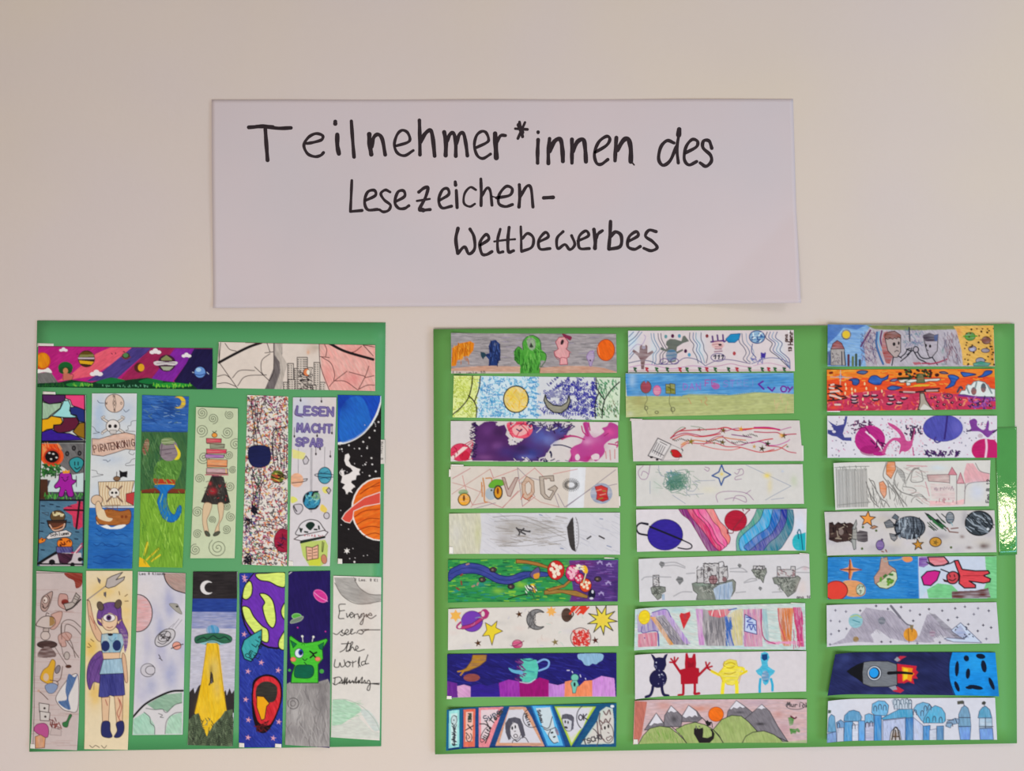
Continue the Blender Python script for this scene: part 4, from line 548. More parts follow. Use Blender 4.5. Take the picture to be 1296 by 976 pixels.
a = new((569, 649, 784, 648, 784, 701, 569, 700), 'R', 'pale grey bookmark with faint stick figure and dark curved disc', 'cfcdd2', (1, 1), tapes=[(569, 690, 574, 700, 1)]).v(560, 640, 5.635)
a.F('cfcbb6', '45 40 270 45 280 200 265 350 45 350', .3, 80, 'd2d0c4').G('c6c69a', 250, 200, 22, 110, .7).G('d2cecb', 100, 200, 40, 100, .5).D(80, ['b4b4bc', 'a8a8b4', 'bcbcc8'], 290, 60, 1260, 340, 70, .7, 15, 40, .5).G('a8a29c', 500, 150, 120, 60, .8).G('9c948e', 440, 240, 60, 40, .7).G('a9a4a0', 680, 160, 140, 60, .6).D(90, ['8a8078', '9a9088', 'b0a8a0'], 380, 70, 860, 290, 80, .8, -4, 12, .6)
for l in ('360 80 450 70 600 80 860 190', '370 110 600 110 880 230', '400 285 600 280 880 240', '430 270 700 230 880 200'): a.L('8a827c', .8, l, al=.7)
a.L('4a4648', 2, '540 165 610 180', '528 155 550 185 545 205', '580 160 560 182 590 200').E('4a4648', 620, 180, 9, 8)
a.F('3f3a3b', '930 75 915 90 885 150 892 210 905 280 920 310 948 325 938 200', sm=0, t=.4, c2='55504e').L('8a8488', .9, '948 80 965 140 968 250 950 320').L('4a4648', 2, '1030 232 1055 215', '1115 212 1150 230').L('8a94b0', 1.2, '1170 280 1200 290', '1120 90 1140 92', '690 60 710 66', '840 300 860 302')
for y in range(95, 300, 22): a.E('6a6668', 956, y, 3)

a = new((567.5, 707, 782, 706, 781, 760, 567.5, 761), 'R', 'green bookmark with winding blue river, toadstools and purple end', '3a8a4a', (1, 1), tapes=[(764, 704.5, 777, 708, 0)]).v(560, 640, 5.635)
a.bg('2c8a4c', .7, 2, '4aa85a'); a.D(260, ['9ac83a', '1f6a4a', '2a8a8a', '6ab84a', '1a5a3a'], 50, 385, 900, 675, 40, 1.2, -5, 5, .8)
for x, y in ((400, 600), (280, 560), (180, 620), (560, 560), (140, 560), (600, 440), (450, 420)): a.G(a.rnd.choice(['2a8a90', 'a4cc40', '1f7a5a']), x, y, 40, 20, .6)
a.F('54387c', '900 385 1250 380 1250 685 900 685 930 600', .6, 0, '6b4a94').G('8a2a70', 980, 410, 80, 30, .8).G('8a2a78', 950, 630, 40, 40, .7).G('3a2a60', 1230, 600, 20, 70, .7).D(90, ['3c2a64', '8a6ab0', '6a3a80'], 950, 390, 1245, 680, 44, .9, -5, 5, .7)
a.F('3a4a94', '50 460 100 425 170 405 240 408 310 430 370 470 430 495 490 495 560 470 620 465 740 470 745 500 620 505 540 535 470 555 390 545 330 515 260 485 190 478 110 490 50 530', sm=1, o='1c2a5a', w=1.1, t=.5, ang=10, c2='5a5aa8').L('2a3474', .8, '60 480 150 440 240 445 320 475 400 520 480 525 600 490')
a.F('ab7a3e', '525 378 600 385 680 400 760 430 755 445 680 425 600 408 525 405', sm=0, o='5a3a1c').F('ab7a3e', '725 600 800 590 870 595 950 600 1035 635 1030 655 950 640 850 615 780 625 725 628', o='5a3a1c', t=.3).F('ab7a3e', '740 590 850 560 910 520 925 525 870 575 760 605', o='5a3a1c', w=.7).F('2f8a6a', '800 520 860 485 900 520 860 560', o='1c4a3a')
def tstool(cx, cy, r, c, d, n):
    a.E(c, cx, cy, r, r * 1.15, o='4a1418')
    for i in range(n): t = i * 2.4; rr = r * .72 * math.sqrt((i + .5) / n); a.E(d, cx + rr * math.cos(t), cy + rr * 1.1 * math.sin(t), r * .24)
tstool(808, 455, 60, 'c8302c', 'ecdcc8', 8); tstool(925, 475, 50, 'c83478', 'f0b8c4', 9); tstool(975, 515, 34, 'c83060', 'f0c0c4', 5); tstool(1018, 562, 42, 'd85028', 'f0dcc0', 6)
a.F('e8b82c', '988 425 1020 425 1035 455 1025 480 1000 465', sm=1).D(14, ['e0e0c8', 'f0e8d8'], 930, 415, 1000, 450, 30, 1, 0, 40).L('4a3a1c', .8, '1010 480 1000 540', '1025 480 1005 550').L('e0d8b0', 1.3, '1020 480 1002 545')
a.F('e8b82c', '625 560 655 558 668 590 662 615 635 600', sm=1).D(24, ['e6e6e0', '3a3a4a'], 590, 570, 665, 645, 34, 1, 20, 70).L('1c3a1c', 1.3, '470 660 530 640 605 622').F('6a5a8a', '625 480 680 432 695 470 680 515 645 515', sm=1, o='2a2a2a').F('d89a3c', '650 485 690 475 685 510 655 515', sm=1)
for x, y in ((362, 452), (285, 522), (490, 572), (1105, 518)): a.E('4a3a44', x, y, 24, 18, o='1c1a1c').E('8a7a60', x - 4, y, 8, 7)
a.E('1c1c3a', 1062, 625, 26, 36).E('d0d0d8', 1068, 608, 8, 12).E('d0d0d8', 1060, 655, 14, 8)
for x, y in ((1130, 620), (1180, 545), (1185, 415), (1120, 400)): a.L('b0a0cc', 1.1, [x - 16, y + 10, x, y - 12, x + 16, y + 12], [x - 20, y, x + 16, y - 4])
a.D(6, ['8a4a3a', 'b08a7a'], 70, 400, 300, 600, 20, 2)

a = new((568, 769, 781, 765, 782, 816, 567.5, 821), 'R', 'white bookmark with purple ringed planet, yellow stars and a grey crescent', 'd6cfc8', (1, 1.5)).v(555, 755, 5.635)
for i in range(14): a.G(a.rnd.choice(['c8c4cc', 'dcc8c0', 'bcb8b4']), a.rnd.uniform(90, 1250), a.rnd.uniform(80, 350), 50, 20, .35)
a.S('e8b062', 125, 128, 46, 26, 6).E('eab458', 125, 128, 22); a.S('e8b062', 803, 100, 40, 22, 7)
a.ring('b03a78', 2.6, 245, 160, 122, 30, -25).E('7a44b0', 240, 170, 76, 74, o='5a2a78').F('b8407c', '165 205 240 185 320 130 335 145 250 205 175 225', sm=1, o='5a1c44', w=.7).E('b03a78', 330, 118, 30, 36).E('d6cfc8', 318, 118, 12, 20).E('d6cfc8', 152, 208, 13, 10)
a.F('e2cc3a', '335 180 378 205 418 168 410 215 458 240 402 265 382 340 362 270 314 275 345 232', o='6a5a1c', w=.9)
for x, y, r, c in ((575, 120, 28, '5a3a20'), (283, 325, 28, '5a3a20'), (1115, 305, 28, '5a2a20'), (830, 318, 28, '8a7a50')): a.S(c, x, y, r, 11, 5, -100)
a.moon('8a8888', 700, 157, 72, 26, 0, o='2a2628', w=1).D(26, ['5a5658'], 640, 110, 690, 210, 34, .7, 60, 110)
a.D(30, ['9ac0b0', 'a8a0c0', 'c8b0a0'], 100, 90, 1240, 350, 30, 1, 0, 180, .4, 8).E('c83a78', 562, 332, 36, 30, t=.3, o='8a2a54').L('8a2a54', 1, '520 345 560 338 608 310').E('4a342c', 912, 125, 38, 50, t=.4, c2='7a6458').L('4a342c', 1.6, '945 90 960 120 935 160')
a.F('dcd0c8', '940 50 1085 50 1060 95 1000 120 955 90').D(16, ['d8442c'], 950, 50, 1060, 105, 54, 2.2, -55, -45).E('dcc4bc', 1012, 288, 72, 72, o='5a3038', w=.9)
a.D(90, ['c83030', 'd84a40'], 960, 235, 1065, 340, 26, 1.4).S('e2d250', 1165, 160, 108, 44, 9, -75, o='3a3428', w=1.1).E('e4cc50', 1165, 160, 40)

a = new((566.5, 826, 779.5, 825, 779.5, 880, 566.5, 881), 'R', 'dark blue bookmark with turquoise teapot over a row of purple and pink hills', '2a2470', (1, 1), tapes=[(566, 878, 572, 882.5, 1)]).v(555, 755, 5.635)
a.bg('251f6c', .5, 20, '2e2c8a').D(100, ['1c1858', '3a3a9c'], 70, 420, 1250, 620, 90, 1, 0, 40, .6)
a.v(555, 870, 5.635).F('6a2a8c', '60 -60 135 -40 145 60 60 62', .5, 90, '8a44a8').F('cf9ac4', '135 -20 185 -30 230 -15 232 60 140 62', .5, 40, 'dcb4d0').F('3a2492', '230 -15 290 -35 350 -20 420 -40 440 -20 440 62 230 62', .4).F('9430a4', '430 -40 500 -65 580 -50 580 62 440 62', .5, 90, 'b04ab4').F('a01478', '575 -50 660 -50 720 -80 785 -60 790 62 580 62', .3, 90, '8a1068')
a.F('bc80cc', '785 -40 850 -25 905 -40 905 62 785 62', .5, 90, 'd0a0dc').F('ea8c62', '900 -50 950 -60 1000 -15 1040 -55 1100 -60 1095 62 895 62', .4, 80, 'f0a080').F('c88ad0', '1095 -60 1160 -90 1250 -75 1260 62 1095 62', .5, 90, 'd8a8dc').L('d8d0d8', .8, '60 64 1260 58', sm=0)
a.v(555, 755, 5.635).F('b98a2c', '245 408 345 408 340 450 290 490 220 520 180 530 150 525 200 500 235 450', sm=0, t=.4, o='5a4414').L('b98a2c', 1.8, '180 525 160 550', '140 525 180 520').E('8a4a48', 238, 570, 58, 28, t=.4, c2='a86058')
a.F('5cc0b0', '570 440 650 432 700 445 712 500 700 570 660 605 600 600 575 560 585 520 575 480', t=.3, c2='72d0b8', sm=0).D(30, ['4a2a70', '7a3a80'], 560, 440, 610, 600, 30, 1.6, 0, 40).F('6ab0cc', '500 500 540 515 595 520 600 545 545 538 515 525', sm=1).L('86b0dc', 2.2, '705 460 750 440 785 455 775 495 715 520').L('c8dce8', .8, '580 600 640 608 690 580').L('2a2060', 1, '600 440 640 450 680 440').L('3a8a9a', 1, '620 520 680 530')
a.F('8fb4d0', '990 408 1020 400 1160 400 1168 440 1140 460 1120 475 1095 470 1070 485 1040 478 1020 450 995 435', sm=1, t=.3, ang=80, c2='a4c4da').E('7ac0b0', 970, 570, 27, 26, o='2a5a60').F('7ac0b0', '955 590 985 590 1000 625 985 635 975 680 955 680 950 640 940 610', o='2a5a60', w=.7).E('14122c', 968, 618, 8, 16).L('d8d4e8', 1, '915 518 932 518', '1008 550 1012 565', '1045 575 1048 582', '950 525 955 535')

a = new((566.5, 894, 779.5, 888, 779, 943, 565.5, 945), 'R', 'bookmark split by blue bars into comic panels with sketched faces', '2a5a8a', (4, 1)).v(560, 885, 11.78)
a.bg('1f4a80', .5, 0, '2a5a94').L('1c6a80', 5, '80 90 2600 30', sm=0).L('1a4070', 4, '80 700 2600 690', sm=0).L('1a6a90', 3, '85 100 80 700', '285 100 275 690', sm=0)
a.F('a4dcd8', '108 125 258 120 255 670 102 675', .3, 90, '7cc8c0').F('cfe0dc', '135 170 230 170 225 620 130 620', al=.8).F('dc7058', '318 125 492 120 485 685 320 680', .3, 90, 'd88a74').F('e6c0b4', '355 160 460 160 450 600 345 600', al=.9)
a.F('e08a94', '545 105 910 95 695 690 545 690', .3, 60, 'e0a0a0').F('dcccd0', '575 140 830 130 800 260 640 600 580 560', al=.95).F('d8a484', '1000 95 1200 95 1240 100 1330 250 1520 680 790 670', .2).F('d0ced6', '990 140 1200 130 1470 630 850 630')
a.L('5a6068', 2, '180 340 185 640').E('c0d0d0', 180, 270, 42, 70, o='4a5058').E('2a2a30', 160, 318, 10).E('2a2a30', 178, 268, 10).D(26, ['3a3c44'], 160, 400, 210, 640, 40, 1, 0, 180).L('3a3c44', 1, '150 350 190 400 215 340', '180 200 220 220')
a.T('FREI', 430, 190, 40, '3a4a40', 1.6, 90).L('3a3030', 1.4, '350 430 460 370', '380 350 440 430').A('3a3030', 1, 400, 540, 40, 64, -60, 240).E('2a2428', 360, 475, 10, 12).E('2a2428', 360, 545, 10, 12).L('3a3030', 1, '385 500 410 540 385 560')
a.T('Super', 600, 240, 80, '4a5a6a', 1.4, -28).T('Team', 700, 300, 70, '3a4040', 1.4, -50).A('4a4448', 1, 640, 500, 46, 130, 0, 360, 28).T('Hilfe', 590, 560, 50, '3a3438', 1.2, -62).L('3a3438', 1.4, '560 345 640 350 720 410', '690 380 650 300', '640 630 700 500')
a.E('d4d0d4', 1090, 450, 85, 130, o='4a4448', w=.8).F('54525e', '985 590 940 470 935 340 985 265 1080 245 1160 270 1200 360 1235 520 1190 565 1160 480 1120 350 1050 320 1010 400 1020 570', .4, 80, '6e6c78', sm=0).E('26222a', 1040, 410, 13, 28).E('26222a', 1085, 392, 13, 26).L('4a4448', 1, '1070 460 1090 455', '1060 520 1085 500 1110 510 1120 540 1080 550 1060 520', '1040 625 1060 590 1110 600', '1160 560 1230 550 1280 620', '1080 580 1110 610 1160 570').A('4a4448', 1, 1330, 260, 130, 140, 60, 290).T('Hallo', 1262, 190, 44, '3a3438', 1.3, 70)
a.v(670, 885, 11.27).F('2c74b4', '15 70 320 65 510 655 240 655', .2).F('5fb4e0', '40 80 300 80 480 640 260 640').F('c8d4da', '90 110 290 95 320 200 360 400 420 590 330 600 200 400', sm=0).T('Schau', 150, 130, 44, '3a3a44', 1.3, 72).L('4a4850', 1.1, '160 360 270 390 325 230', '200 400 260 420 370 380', '300 420 270 500 340 600 400 590').E('2a2428', 320, 455, 22, 14, -20).E('2a2428', 352, 515, 22, 12, -20).E('a8929c', 390, 440, 20, 60, -20, t=.5)
a.F('b4c84a', '350 80 950 80 590 655', o='3a7a5a').F('d0d2bc', '385 100 900 95 600 600').F('d2d0d8', '420 110 860 105 760 380 590 520 490 330').F('c8c8d0', '470 250 560 220 610 280 590 420 520 420 480 340', sm=1, o='5a5860', w=.8).F('5c5a66', '450 270 465 200 520 185 600 200 635 240 625 400 590 430 600 290 540 260 480 260', .4, 80, '74727e').E('2a2428', 508, 300, 11, 22).E('2a2428', 548, 308, 11, 22).E('3a3238', 520, 380, 26, 16, 20).A('4a484e', 1.2, 790, 240, 120, 170, 120, 250).T('OK', 695, 200, 80, '4a4650', 1.6, -5)
a.F('1c5a80', '1060 30 1220 40 1240 665 640 655 985 60', .3).F('c2ccc4', '730 620 960 290 1000 150 1090 85 1180 110 1195 250 1195 600 1150 612').F('cfcac4', '770 610 960 330 1100 110 1185 180 1185 590').A('6a5a5c', 1, 1100, 450, 90, 150, 0, 360, -10).L('7a6464', 1.6, '960 300 980 470 1060 560', '1000 180 990 290 1030 410', '1050 150 1090 200 1130 130 1150 190', '1000 280 1050 320 1080 260 1120 310 1150 250').E('2a2428', 1070, 385, 14, 26).E('2a2428', 1120, 362, 14, 28).L('6a4a50', 1, '1090 540 1120 570 1170 520 1150 500 1120 520 1100 520 1090 540', '1110 450 1130 460').A('5a5658', 1.2, 860, 540, 120, 150, -70, 40).T('TSCHO', 755, 560, 66, '4a464c', 1.5, -18).E('e0e4e8', 1175, 78, 26, 20)

# right board, middle column
a = new((794, 419, 1002.5, 418, 1004, 470, 794, 472), 'R', 'white bookmark of animals and a big-eared elephant amid wavy lines', 'd8cbcc', (1, 1)).v(785, 410, 5.635)
a.G('c4dce8', 80, 120, 50, 90, .7).G('c8dce4', 230, 180, 30, 90, .6).G('c8dce8', 560, 170, 40, 100, .6).G('e4cdd0', 430, 200, 60, 60, .5).G('cfe0ea', 1130, 180, 40, 90, .5)
for x0, c in ((215, '7a94b0'), (235, '5a84a8'), (265, '4a4a6a'), (285, '3a3a58')): a.L(c, .9, [x0, 70, x0 + 5, 110, x0 + 25, 150, x0 + 40, 185, x0 + 15, 220, x0 + 15, 260, x0 + 5, 290])
for x0, c, k in ((490, '3a3a58', 1), (515, '4a6a9a', 1), (535, '6a9ab0', 1), (570, '4a4a6a', .6)): a.L(c, .9, [x0, 65, x0, 110, x0 + 28 * k, 150, x0 + 22, 190, x0 + 45, 230, x0 + 60 * k, 280])
for x0, c in ((835, '4a4a6a'), (860, '5a6a8a'), (890, '8aa0b8')): a.L(c, .9, [x0, 70, x0 + 8, 130, x0 + 40, 170, x0 + 55, 210, x0 + 35, 250, x0 + 60, 275])
for dx, c in ((0, '3a3a58'), (22, '5a6a9a'), (45, '7a9ab8'), (70, '4a5a8a')): a.L(c, 1, [1040 + dx, 60, 1030 + dx, 100, 1075 + dx, 140, 1060 + dx, 190, 1110 + dx * .9, 230, 1140 + dx * .8, 260, 1200, 320])
for l, c in (('55 95 90 60', '3a6a9a'), ('55 130 100 95 130 55', '2a4a7a'), ('55 160 100 120 150 60', '6a8ab0'), ('60 200 110 150 150 150 175 100 165 80', 'b0a0c0'), ('60 250 100 200', '3a5a8a'), ('60 225 90 190', '6a90b8'), ('55 280 150 262 220 270 260 290 320 270', '3a4a7a'), ('280 290 380 285 450 245 520 250 570 275 600 300', '5a5a8a'), ('600 300 660 270 720 255 800 260 920 285', '6a5a8a'), ('600 310 700 300 780 285 850 300 930 310', 'c08aa8'), ('60 310 200 290 350 320 500 300 600 310', 'c08ab8'), ('930 285 1040 245 1130 250 1200 280', '6a6a9a'), ('50 335 600 330 1200 332', 'c09aa0'), ('940 300 1050 280 1180 310', 'c8a0b8')): a.L(c, .9, l)
a.F('7a5a5c', '135 160 150 150 158 170 168 170 178 150 190 160 190 210 225 190 235 205 190 240 172 262 165 325 145 325 140 262 120 230 80 200 88 182 130 210', t=.3, sm=0).E('a8a0b0', 163, 170, 14, 12)
a.F('74786f', '325 125 350 108 390 112 430 125 440 90 455 85 485 125 440 140 400 165 395 200 440 180 442 192 400 215 390 270 345 278 330 250 330 200 280 185 285 165 325 185 335 165 320 150', t=.3, c2='5a6a70').E('4a7a9a', 360, 225, 40, 42, t=.5).A('6a4a8a', 1, 310, 268, 28, 20).A('6a4a8a', 1, 382, 268, 28, 20)
a.E('8a3a40', 612, 88, 11, 13).L('5a2a78', 2, '650 90 655 130', '685 82 690 120', '725 80 728 125', '640 130 730 120').L('8a4a70', 1.2, '650 150 690 145 720 155', '670 180 715 180', '665 200 720 195', '670 165 720 165').E('e0a8a0', 690, 152, 46, 28, al=.5).E('2a1c2a', 705, 150, 12, 8).A('6a5a90', 1, 690, 240, 50, 28).L('2a2a48', 1.6, '660 232 675 225 670 250', '690 230 700 225 695 250', '715 230 728 225 722 250').L('5a3a80', 1.8, '735 130 760 110')
a.F('2088b8', '745 110 780 75 850 70 840 110 810 135 765 135', sm=0, t=.3, c2='3a9cc8', o='1c5a8a').E('4a80b0', 968, 95, 55, 45, t=.6, c2='b8d4e4', o='2a3a7a', w=1.1).D(12, ['dfe8f0', '2a4a8a'], 930, 65, 1010, 125, 20, 1.4).L('3a4a8a', 1.1, '935 145 930 200 960 240').L('4a3a9a', 2.2, '1000 210 1002 245', '1012 215 1012 240', '1025 210 1020 240').D(12, ['6a6aa8'], 930, 240, 1020, 275, 26, .9)
for x, y, c in ((320, 92, '6a9aa0'), (368, 88, '5a1c4a'), (416, 88, '5a9ab0'), (460, 195, '4a1c4a'), (486, 222, '5aa0c0'), (806, 212, 'b04a50')): a.E(c, x, y, 11, 14)
for i, x in enumerate((100, 185, 255, 330, 420, 470, 560, 610, 670, 765, 825, 915, 1005, 1050, 1095, 1160)): a.L(['2a5a3a', 'b03040', '2a6a3a'][i % 3], 2, [x - 8, 315, x + 8, 318, x - 4, 328, x + 8, 338])
a.T('Jana', 1160, 150, 22, '4a2a24', 1.3, -90).T('Henrik', 1188, 150, 30, '4a2a24', 1.6, -90).T('13', 1190, 198, 20, '4a2a24', 1.5, -90).L('2a5a40', 1, '55 347 1225 345', sm=0).E('e8e6e4', 1192, 55, 8)

a = new((790.5, 472.5, 1002.5, 472, 1003, 523, 791, 528), 'R', 'bookmark with blue sky over yellow-green field, heart and faint lettering', 'cdd0b8', (2, 1)).v(785, 410, 5.635)
a.F('4a90c8', '25 355 1230 350 1230 500 950 485 780 505 600 500 480 500 430 515 200 515 40 515', .7, -3, '7ab2d8', sc=(20, 1.1)).G('3a7cc0', 350, 430, 150, 20, .5).G('3a7ac0', 900, 460, 150, 20, .6).G('c8dce8', 80, 400, 30, 50, .5).G('a0b8e4', 1160, 480, 60, 20, .7).G('8aa8dc', 620, 430, 80, 30, .4)
a.F('bcc08a', '25 515 430 515 480 500 780 505 950 487 1230 500 1230 670 25 670', .5, -3, 'a8ac6e', sc=(24, 1.2)).G('a08a50', 130, 550, 60, 50, .4).G('d8d8c0', 60, 640, 30, 20, .5).L('5a90a0', .7, '430 517 480 505 780 507 950 488 1060 490')
a.E('a04a5a', 178, 450, 38, 44, t=.4, c2='b86a70', o='4a5a3a').F('4a90c8', '165 400 178 425 192 400').E('d860a0', 258, 475, 28, 36, t=.4, o='b04a8a', w=.7).F('8a8a30', '320 430 345 432 350 425 385 430 388 500 320 495', t=.4, o='5a5a2a').L('5a5a2a', 1, '350 430 355 490', '335 450 375 470')
a.L('7a7a58', .8, '178 500 188 540 170 580 190 640', '350 500 345 560 360 600 370 640').A('5a5a48', .8, 180, 600, 12, 14).A('5a5a48', .8, 255, 630, 12, 9).A('5a5a48', .8, 370, 610, 14, 16)
a.T('DAN', 445, 425, 44, 'a06ac0', 1.2, 0, 6.2, al=.8).T('FE', 600, 400, 44, 'b04aa0', 1.2, 0, 6.2, al=.8).E('c04a90', 675, 445, 28, 22, al=.7).T('ST', 730, 405, 44, '9a70c8', 1.0, 0, 6.5, al=.6).T('FREI', 780, 400, 44, 'a080d0', .9, 0, 6.5, al=.35).L('6a2aa0', 2.2, '1010 410 978 430 1015 465', '1045 452 1075 478 1092 455', sm=0).L('7a2a9a', 1.9, '1135 460 1150 445 1175 455 1170 480 1145 482 1135 460', '1185 450 1200 470', '1218 450 1190 485')
a.L('c8705a', .8, '600 520 612 540 598 560 615 580', '480 530 500 570', '570 540 575 560', al=.7).D(10, ['d8b090'], 1080, 500, 1200, 640, 40, .8, 80, 100, .6)

a = new((798, 531, 1010, 532, 1014, 583, 800.5, 583.5), 'R', 'white bookmark with open book, small red figure and flowing red streams', 'd3c9c6', (1, 1), tapes=[(796.5, 529.5, 812, 533, 0), (1010.5, 563, 1015, 583, 0)]).v(790, 525, 5.635)
a.F('d8d2d0', '235 165 330 210 270 320 165 290', o='4a4448', w=1.1).L('5a5458', .9, '250 190 300 215', '200 250 280 290').F('d4ceca', '330 210 415 250 380 320 255 325', al=.5, o='8a8486', w=.6)
for i in range(5): a.L('5a565c', .9, [230 + i * 14, 195 + i * 8, 195 + i * 14, 265 + i * 8])
a.E('2a2428', 190, 300, 12, 8).E('2a2428', 230, 318, 10, 8).F('c0282c', '330 250 370 250 400 280 402 298 360 302 335 285', sm=1, o='7a1c20').L('3a7a4a', 1.4, '325 262 335 275').L('4a4448', 1.2, '405 240 412 255', '390 290 405 300')
for l, c, w in (('325 165 380 120 460 110 560 105 650 100', 'c03a50', 1.5), ('330 160 420 130 500 140 560 150 660 130 690 100', 'b83a6a', 1.2), ('340 175 430 140 520 155 600 150 680 135', 'c84a44', 1.3), ('400 215 440 190 500 180 600 190 680 160 760 170 860 180', 'd07a3a', 1.2), ('400 230 450 200 540 205 640 200 720 225 820 230 960 265 1060 245', 'c83a4a', 1.2), ('540 215 640 240 750 250 820 235', 'd05a50', .9), ('660 100 720 90 800 110 900 100', 'c83a4a', 1.6), ('820 100 870 100 940 95 1060 100 1100 110', 'd84a30', 1.6), ('920 90 1020 90 1100 105', 'c02a7a', 1.8), ('920 120 1000 125 1080 125 1120 140 1215 135', 'b83a5a', 1.3), ('900 200 980 180 1050 170', 'c83040', 1.4), ('830 215 880 200 960 190 1010 210', 'b03a8a', 1.2), ('1000 215 1080 215 1150 190 1170 175', 'c05aa0', 1.1), ('1010 220 1100 230 1160 260 1215 270', 'c04a60', 1.2), ('980 265 1080 250 1150 210', 'c84a3a', 1.1), ('1100 110 1150 95 1180 88', 'b86a9a', 1), ('760 140 830 150 900 160', '8a3a7a', 1.2), ('690 150 740 190 800 215 840 210', 'a84a6a', 1), ('350 130 400 90 430 90', '6a8a6a', .7), ('470 80 540 90 580 110', '6a8a6a', .7), ('560 210 640 160 700 150', 'b04a70', 1), ('700 120 800 95 860 110', 'b04a80', 1), ('330 165 370 125 430 95', 'b03a4a', 1.5)): a.L(c, w, l)
for x, y, r, c in ((470, 190, 28, '8a7a2a'), (530, 105, 18, '9a4a3a'), (700, 110, 26, '7a5a2a'), (695, 195, 26, '6a5a2a'), (825, 100, 24, 'd89a3a'), (1128, 148, 26, '5a4a24'), (1015, 205, 26, '3a3a24'), (975, 240, 28, '4a4028'), (920, 225, 18, 'c89a4a'), (1155, 225, 12, '6a7a4a'), (635, 200, 12, '6a6a3a')): a.S(c, x, y, r, r * .35, 5, -80)
a.G('e8b050', 1110, 145, 14, 16, .9).G('e09a40', 420, 205, 20, 14, .6)
for x, y, n in ((340, 172, 10), (580, 180, 9), (840, 140, 9), (760, 190, 10)):
    for i in range(n): a.L('3a3a30', 1, [x + i * 12, y + 6 * math.sin(i), x + i * 12 + 5, y + 8 + 6 * math.sin(i)])

a = new((804, 588.5, 1014, 587, 1015.5, 637, 804.5, 640), 'R', 'faint bookmark with green scribbled ball and a blue four-pointed star', 'd1cdc8', (1, 1)).v(790, 525, 5.635)
a.scr('7a9ab0', .7, 345, 440, 50, 50, 40).scr('5a8a7a', .8, 370, 470, 90, 80, 60, .8).scr('6a9080', .6, 380, 480, 60, 60, 60).scr('4a7a6a', .6, 350, 490, 60, 40, 30).D(30, ['5a8a6a'], 230, 400, 520, 580, 60, .7, -20, 60, .6)
a.L('a07a9a', .8, '130 360 95 400 110 450 150 455 165 420 130 400 115 430', '180 350 170 420', '570 370 600 380 590 400 565 385', '800 390 835 385 840 420 790 440 785 460 830 455', '820 385 800 420 780 410', '710 600 780 590 860 620 850 580 790 575 770 610', '660 620 650 570 700 545 800 545 870 560 915 605', '860 560 895 535')
a.L('9aa0b0', .7, '500 470 640 465', '860 355 1180 505', '1000 605 1060 570 1180 505', '1040 602 1130 590', '340 570 430 630', '440 490 440 560', '480 470 515 500 490 540 450 540', '240 360 250 420 285 440', '180 470 180 560', '430 570 560 560')
a.F('d4d0c0', '688 355 705 400 752 425 705 450 685 500 668 450 620 432 668 405', o='3f6098', w=1.8).G('e0c860', 688, 420, 12, 12, .9).G('e8d050', 1010, 430, 26, 20, .8).G('e0cc80', 1030, 500, 20, 60, .4).G('bcc8a4', 1200, 470, 26, 40, .6).G('b8c4dc', 1120, 400, 10, 8, .6).G('e0d8b0', 600, 530, 80, 30, .3).G('bac8bc', 220, 500, 40, 60, .4)

a = new((804, 644, 1019, 643, 1018, 696, 805, 697), 'R', 'white bookmark with purple ringed planet and pink and blue flowing bands', 'd7cfd2', (2, 1)).v(795, 640, 5.635)
a.G('cfd8f0', 1210, 150, 50, 120, .8)
def bands(edges, cols, oc):
    for i, c in enumerate(cols):
        l, r = pp(edges[i]), pp(edges[i + 1]); a.F(c, np.vstack([catmull(l), catmull(r)[::-1]]), .25, 70, None, o=oc, w=.7)
bands(['350 15 380 60 430 100 475 170 510 230 545 290 570 325', '410 15 440 70 480 120 530 180 560 220 600 280 650 325', '450 15 480 65 530 110 570 160 590 210 620 260 655 290 650 320', '490 15 510 60 550 100 590 150 610 200 640 250 680 285 675 300', '540 15 570 60 600 110 640 150 660 200 690 240 700 265 695 285', '600 15 625 65 650 110 690 150 705 190 722 225 715 262 700 275'], ['8a147a', 'd23a70', 'e83c8c', 'f45c9a', 'f07a74'], '7a2050')
bands(['910 20 890 70 850 130 790 180 765 240 765 320', '960 20 940 80 910 120 850 170 790 230 785 290 800 320', '1025 20 1010 90 990 150 920 200 860 250 820 290 850 322', '1080 20 1075 90 1050 140 1010 200 950 240 900 280 850 322', '1125 20 1120 100 1090 170 1050 220 1000 260 950 325', '1165 25 1172 90 1160 170 1120 240 1080 300 1040 325'], ['4aa08c', '2aa6d4', '1c6cb8', '2a3a9c', '1c7c90'], '1c4a6a')
a.E('3a2a94', 258, 203, 126, 110, o='241c60', t=.3, c2='4434a4').L('1e1a2c', 2.4, '135 125 80 120 52 150 70 190 130 205', '150 145 260 190 380 240', '135 130 90 118').L('1e1a2c', 1.7, '380 240 440 270 445 295 410 305 350 295')
a.E('b82440', 760, 103, 79, 74, t=.3, c2='a01c38', o='8a1c34').L('8a3040', 1.2, '700 195 705 160', '830 20 860 25 835 50 740 165', '705 165 710 190 740 190 745 165', '815 35 810 20')
a.E('2ab0bc', 1205, 255, 45, 60, t=.4, c2='5cc4cc').F('2ab0bc', '1205 200 1255 185 1255 315 1210 315').L('1c6a80', 1.4, '1195 190 1210 165 1222 200 1235 310', '1200 190 1205 230')

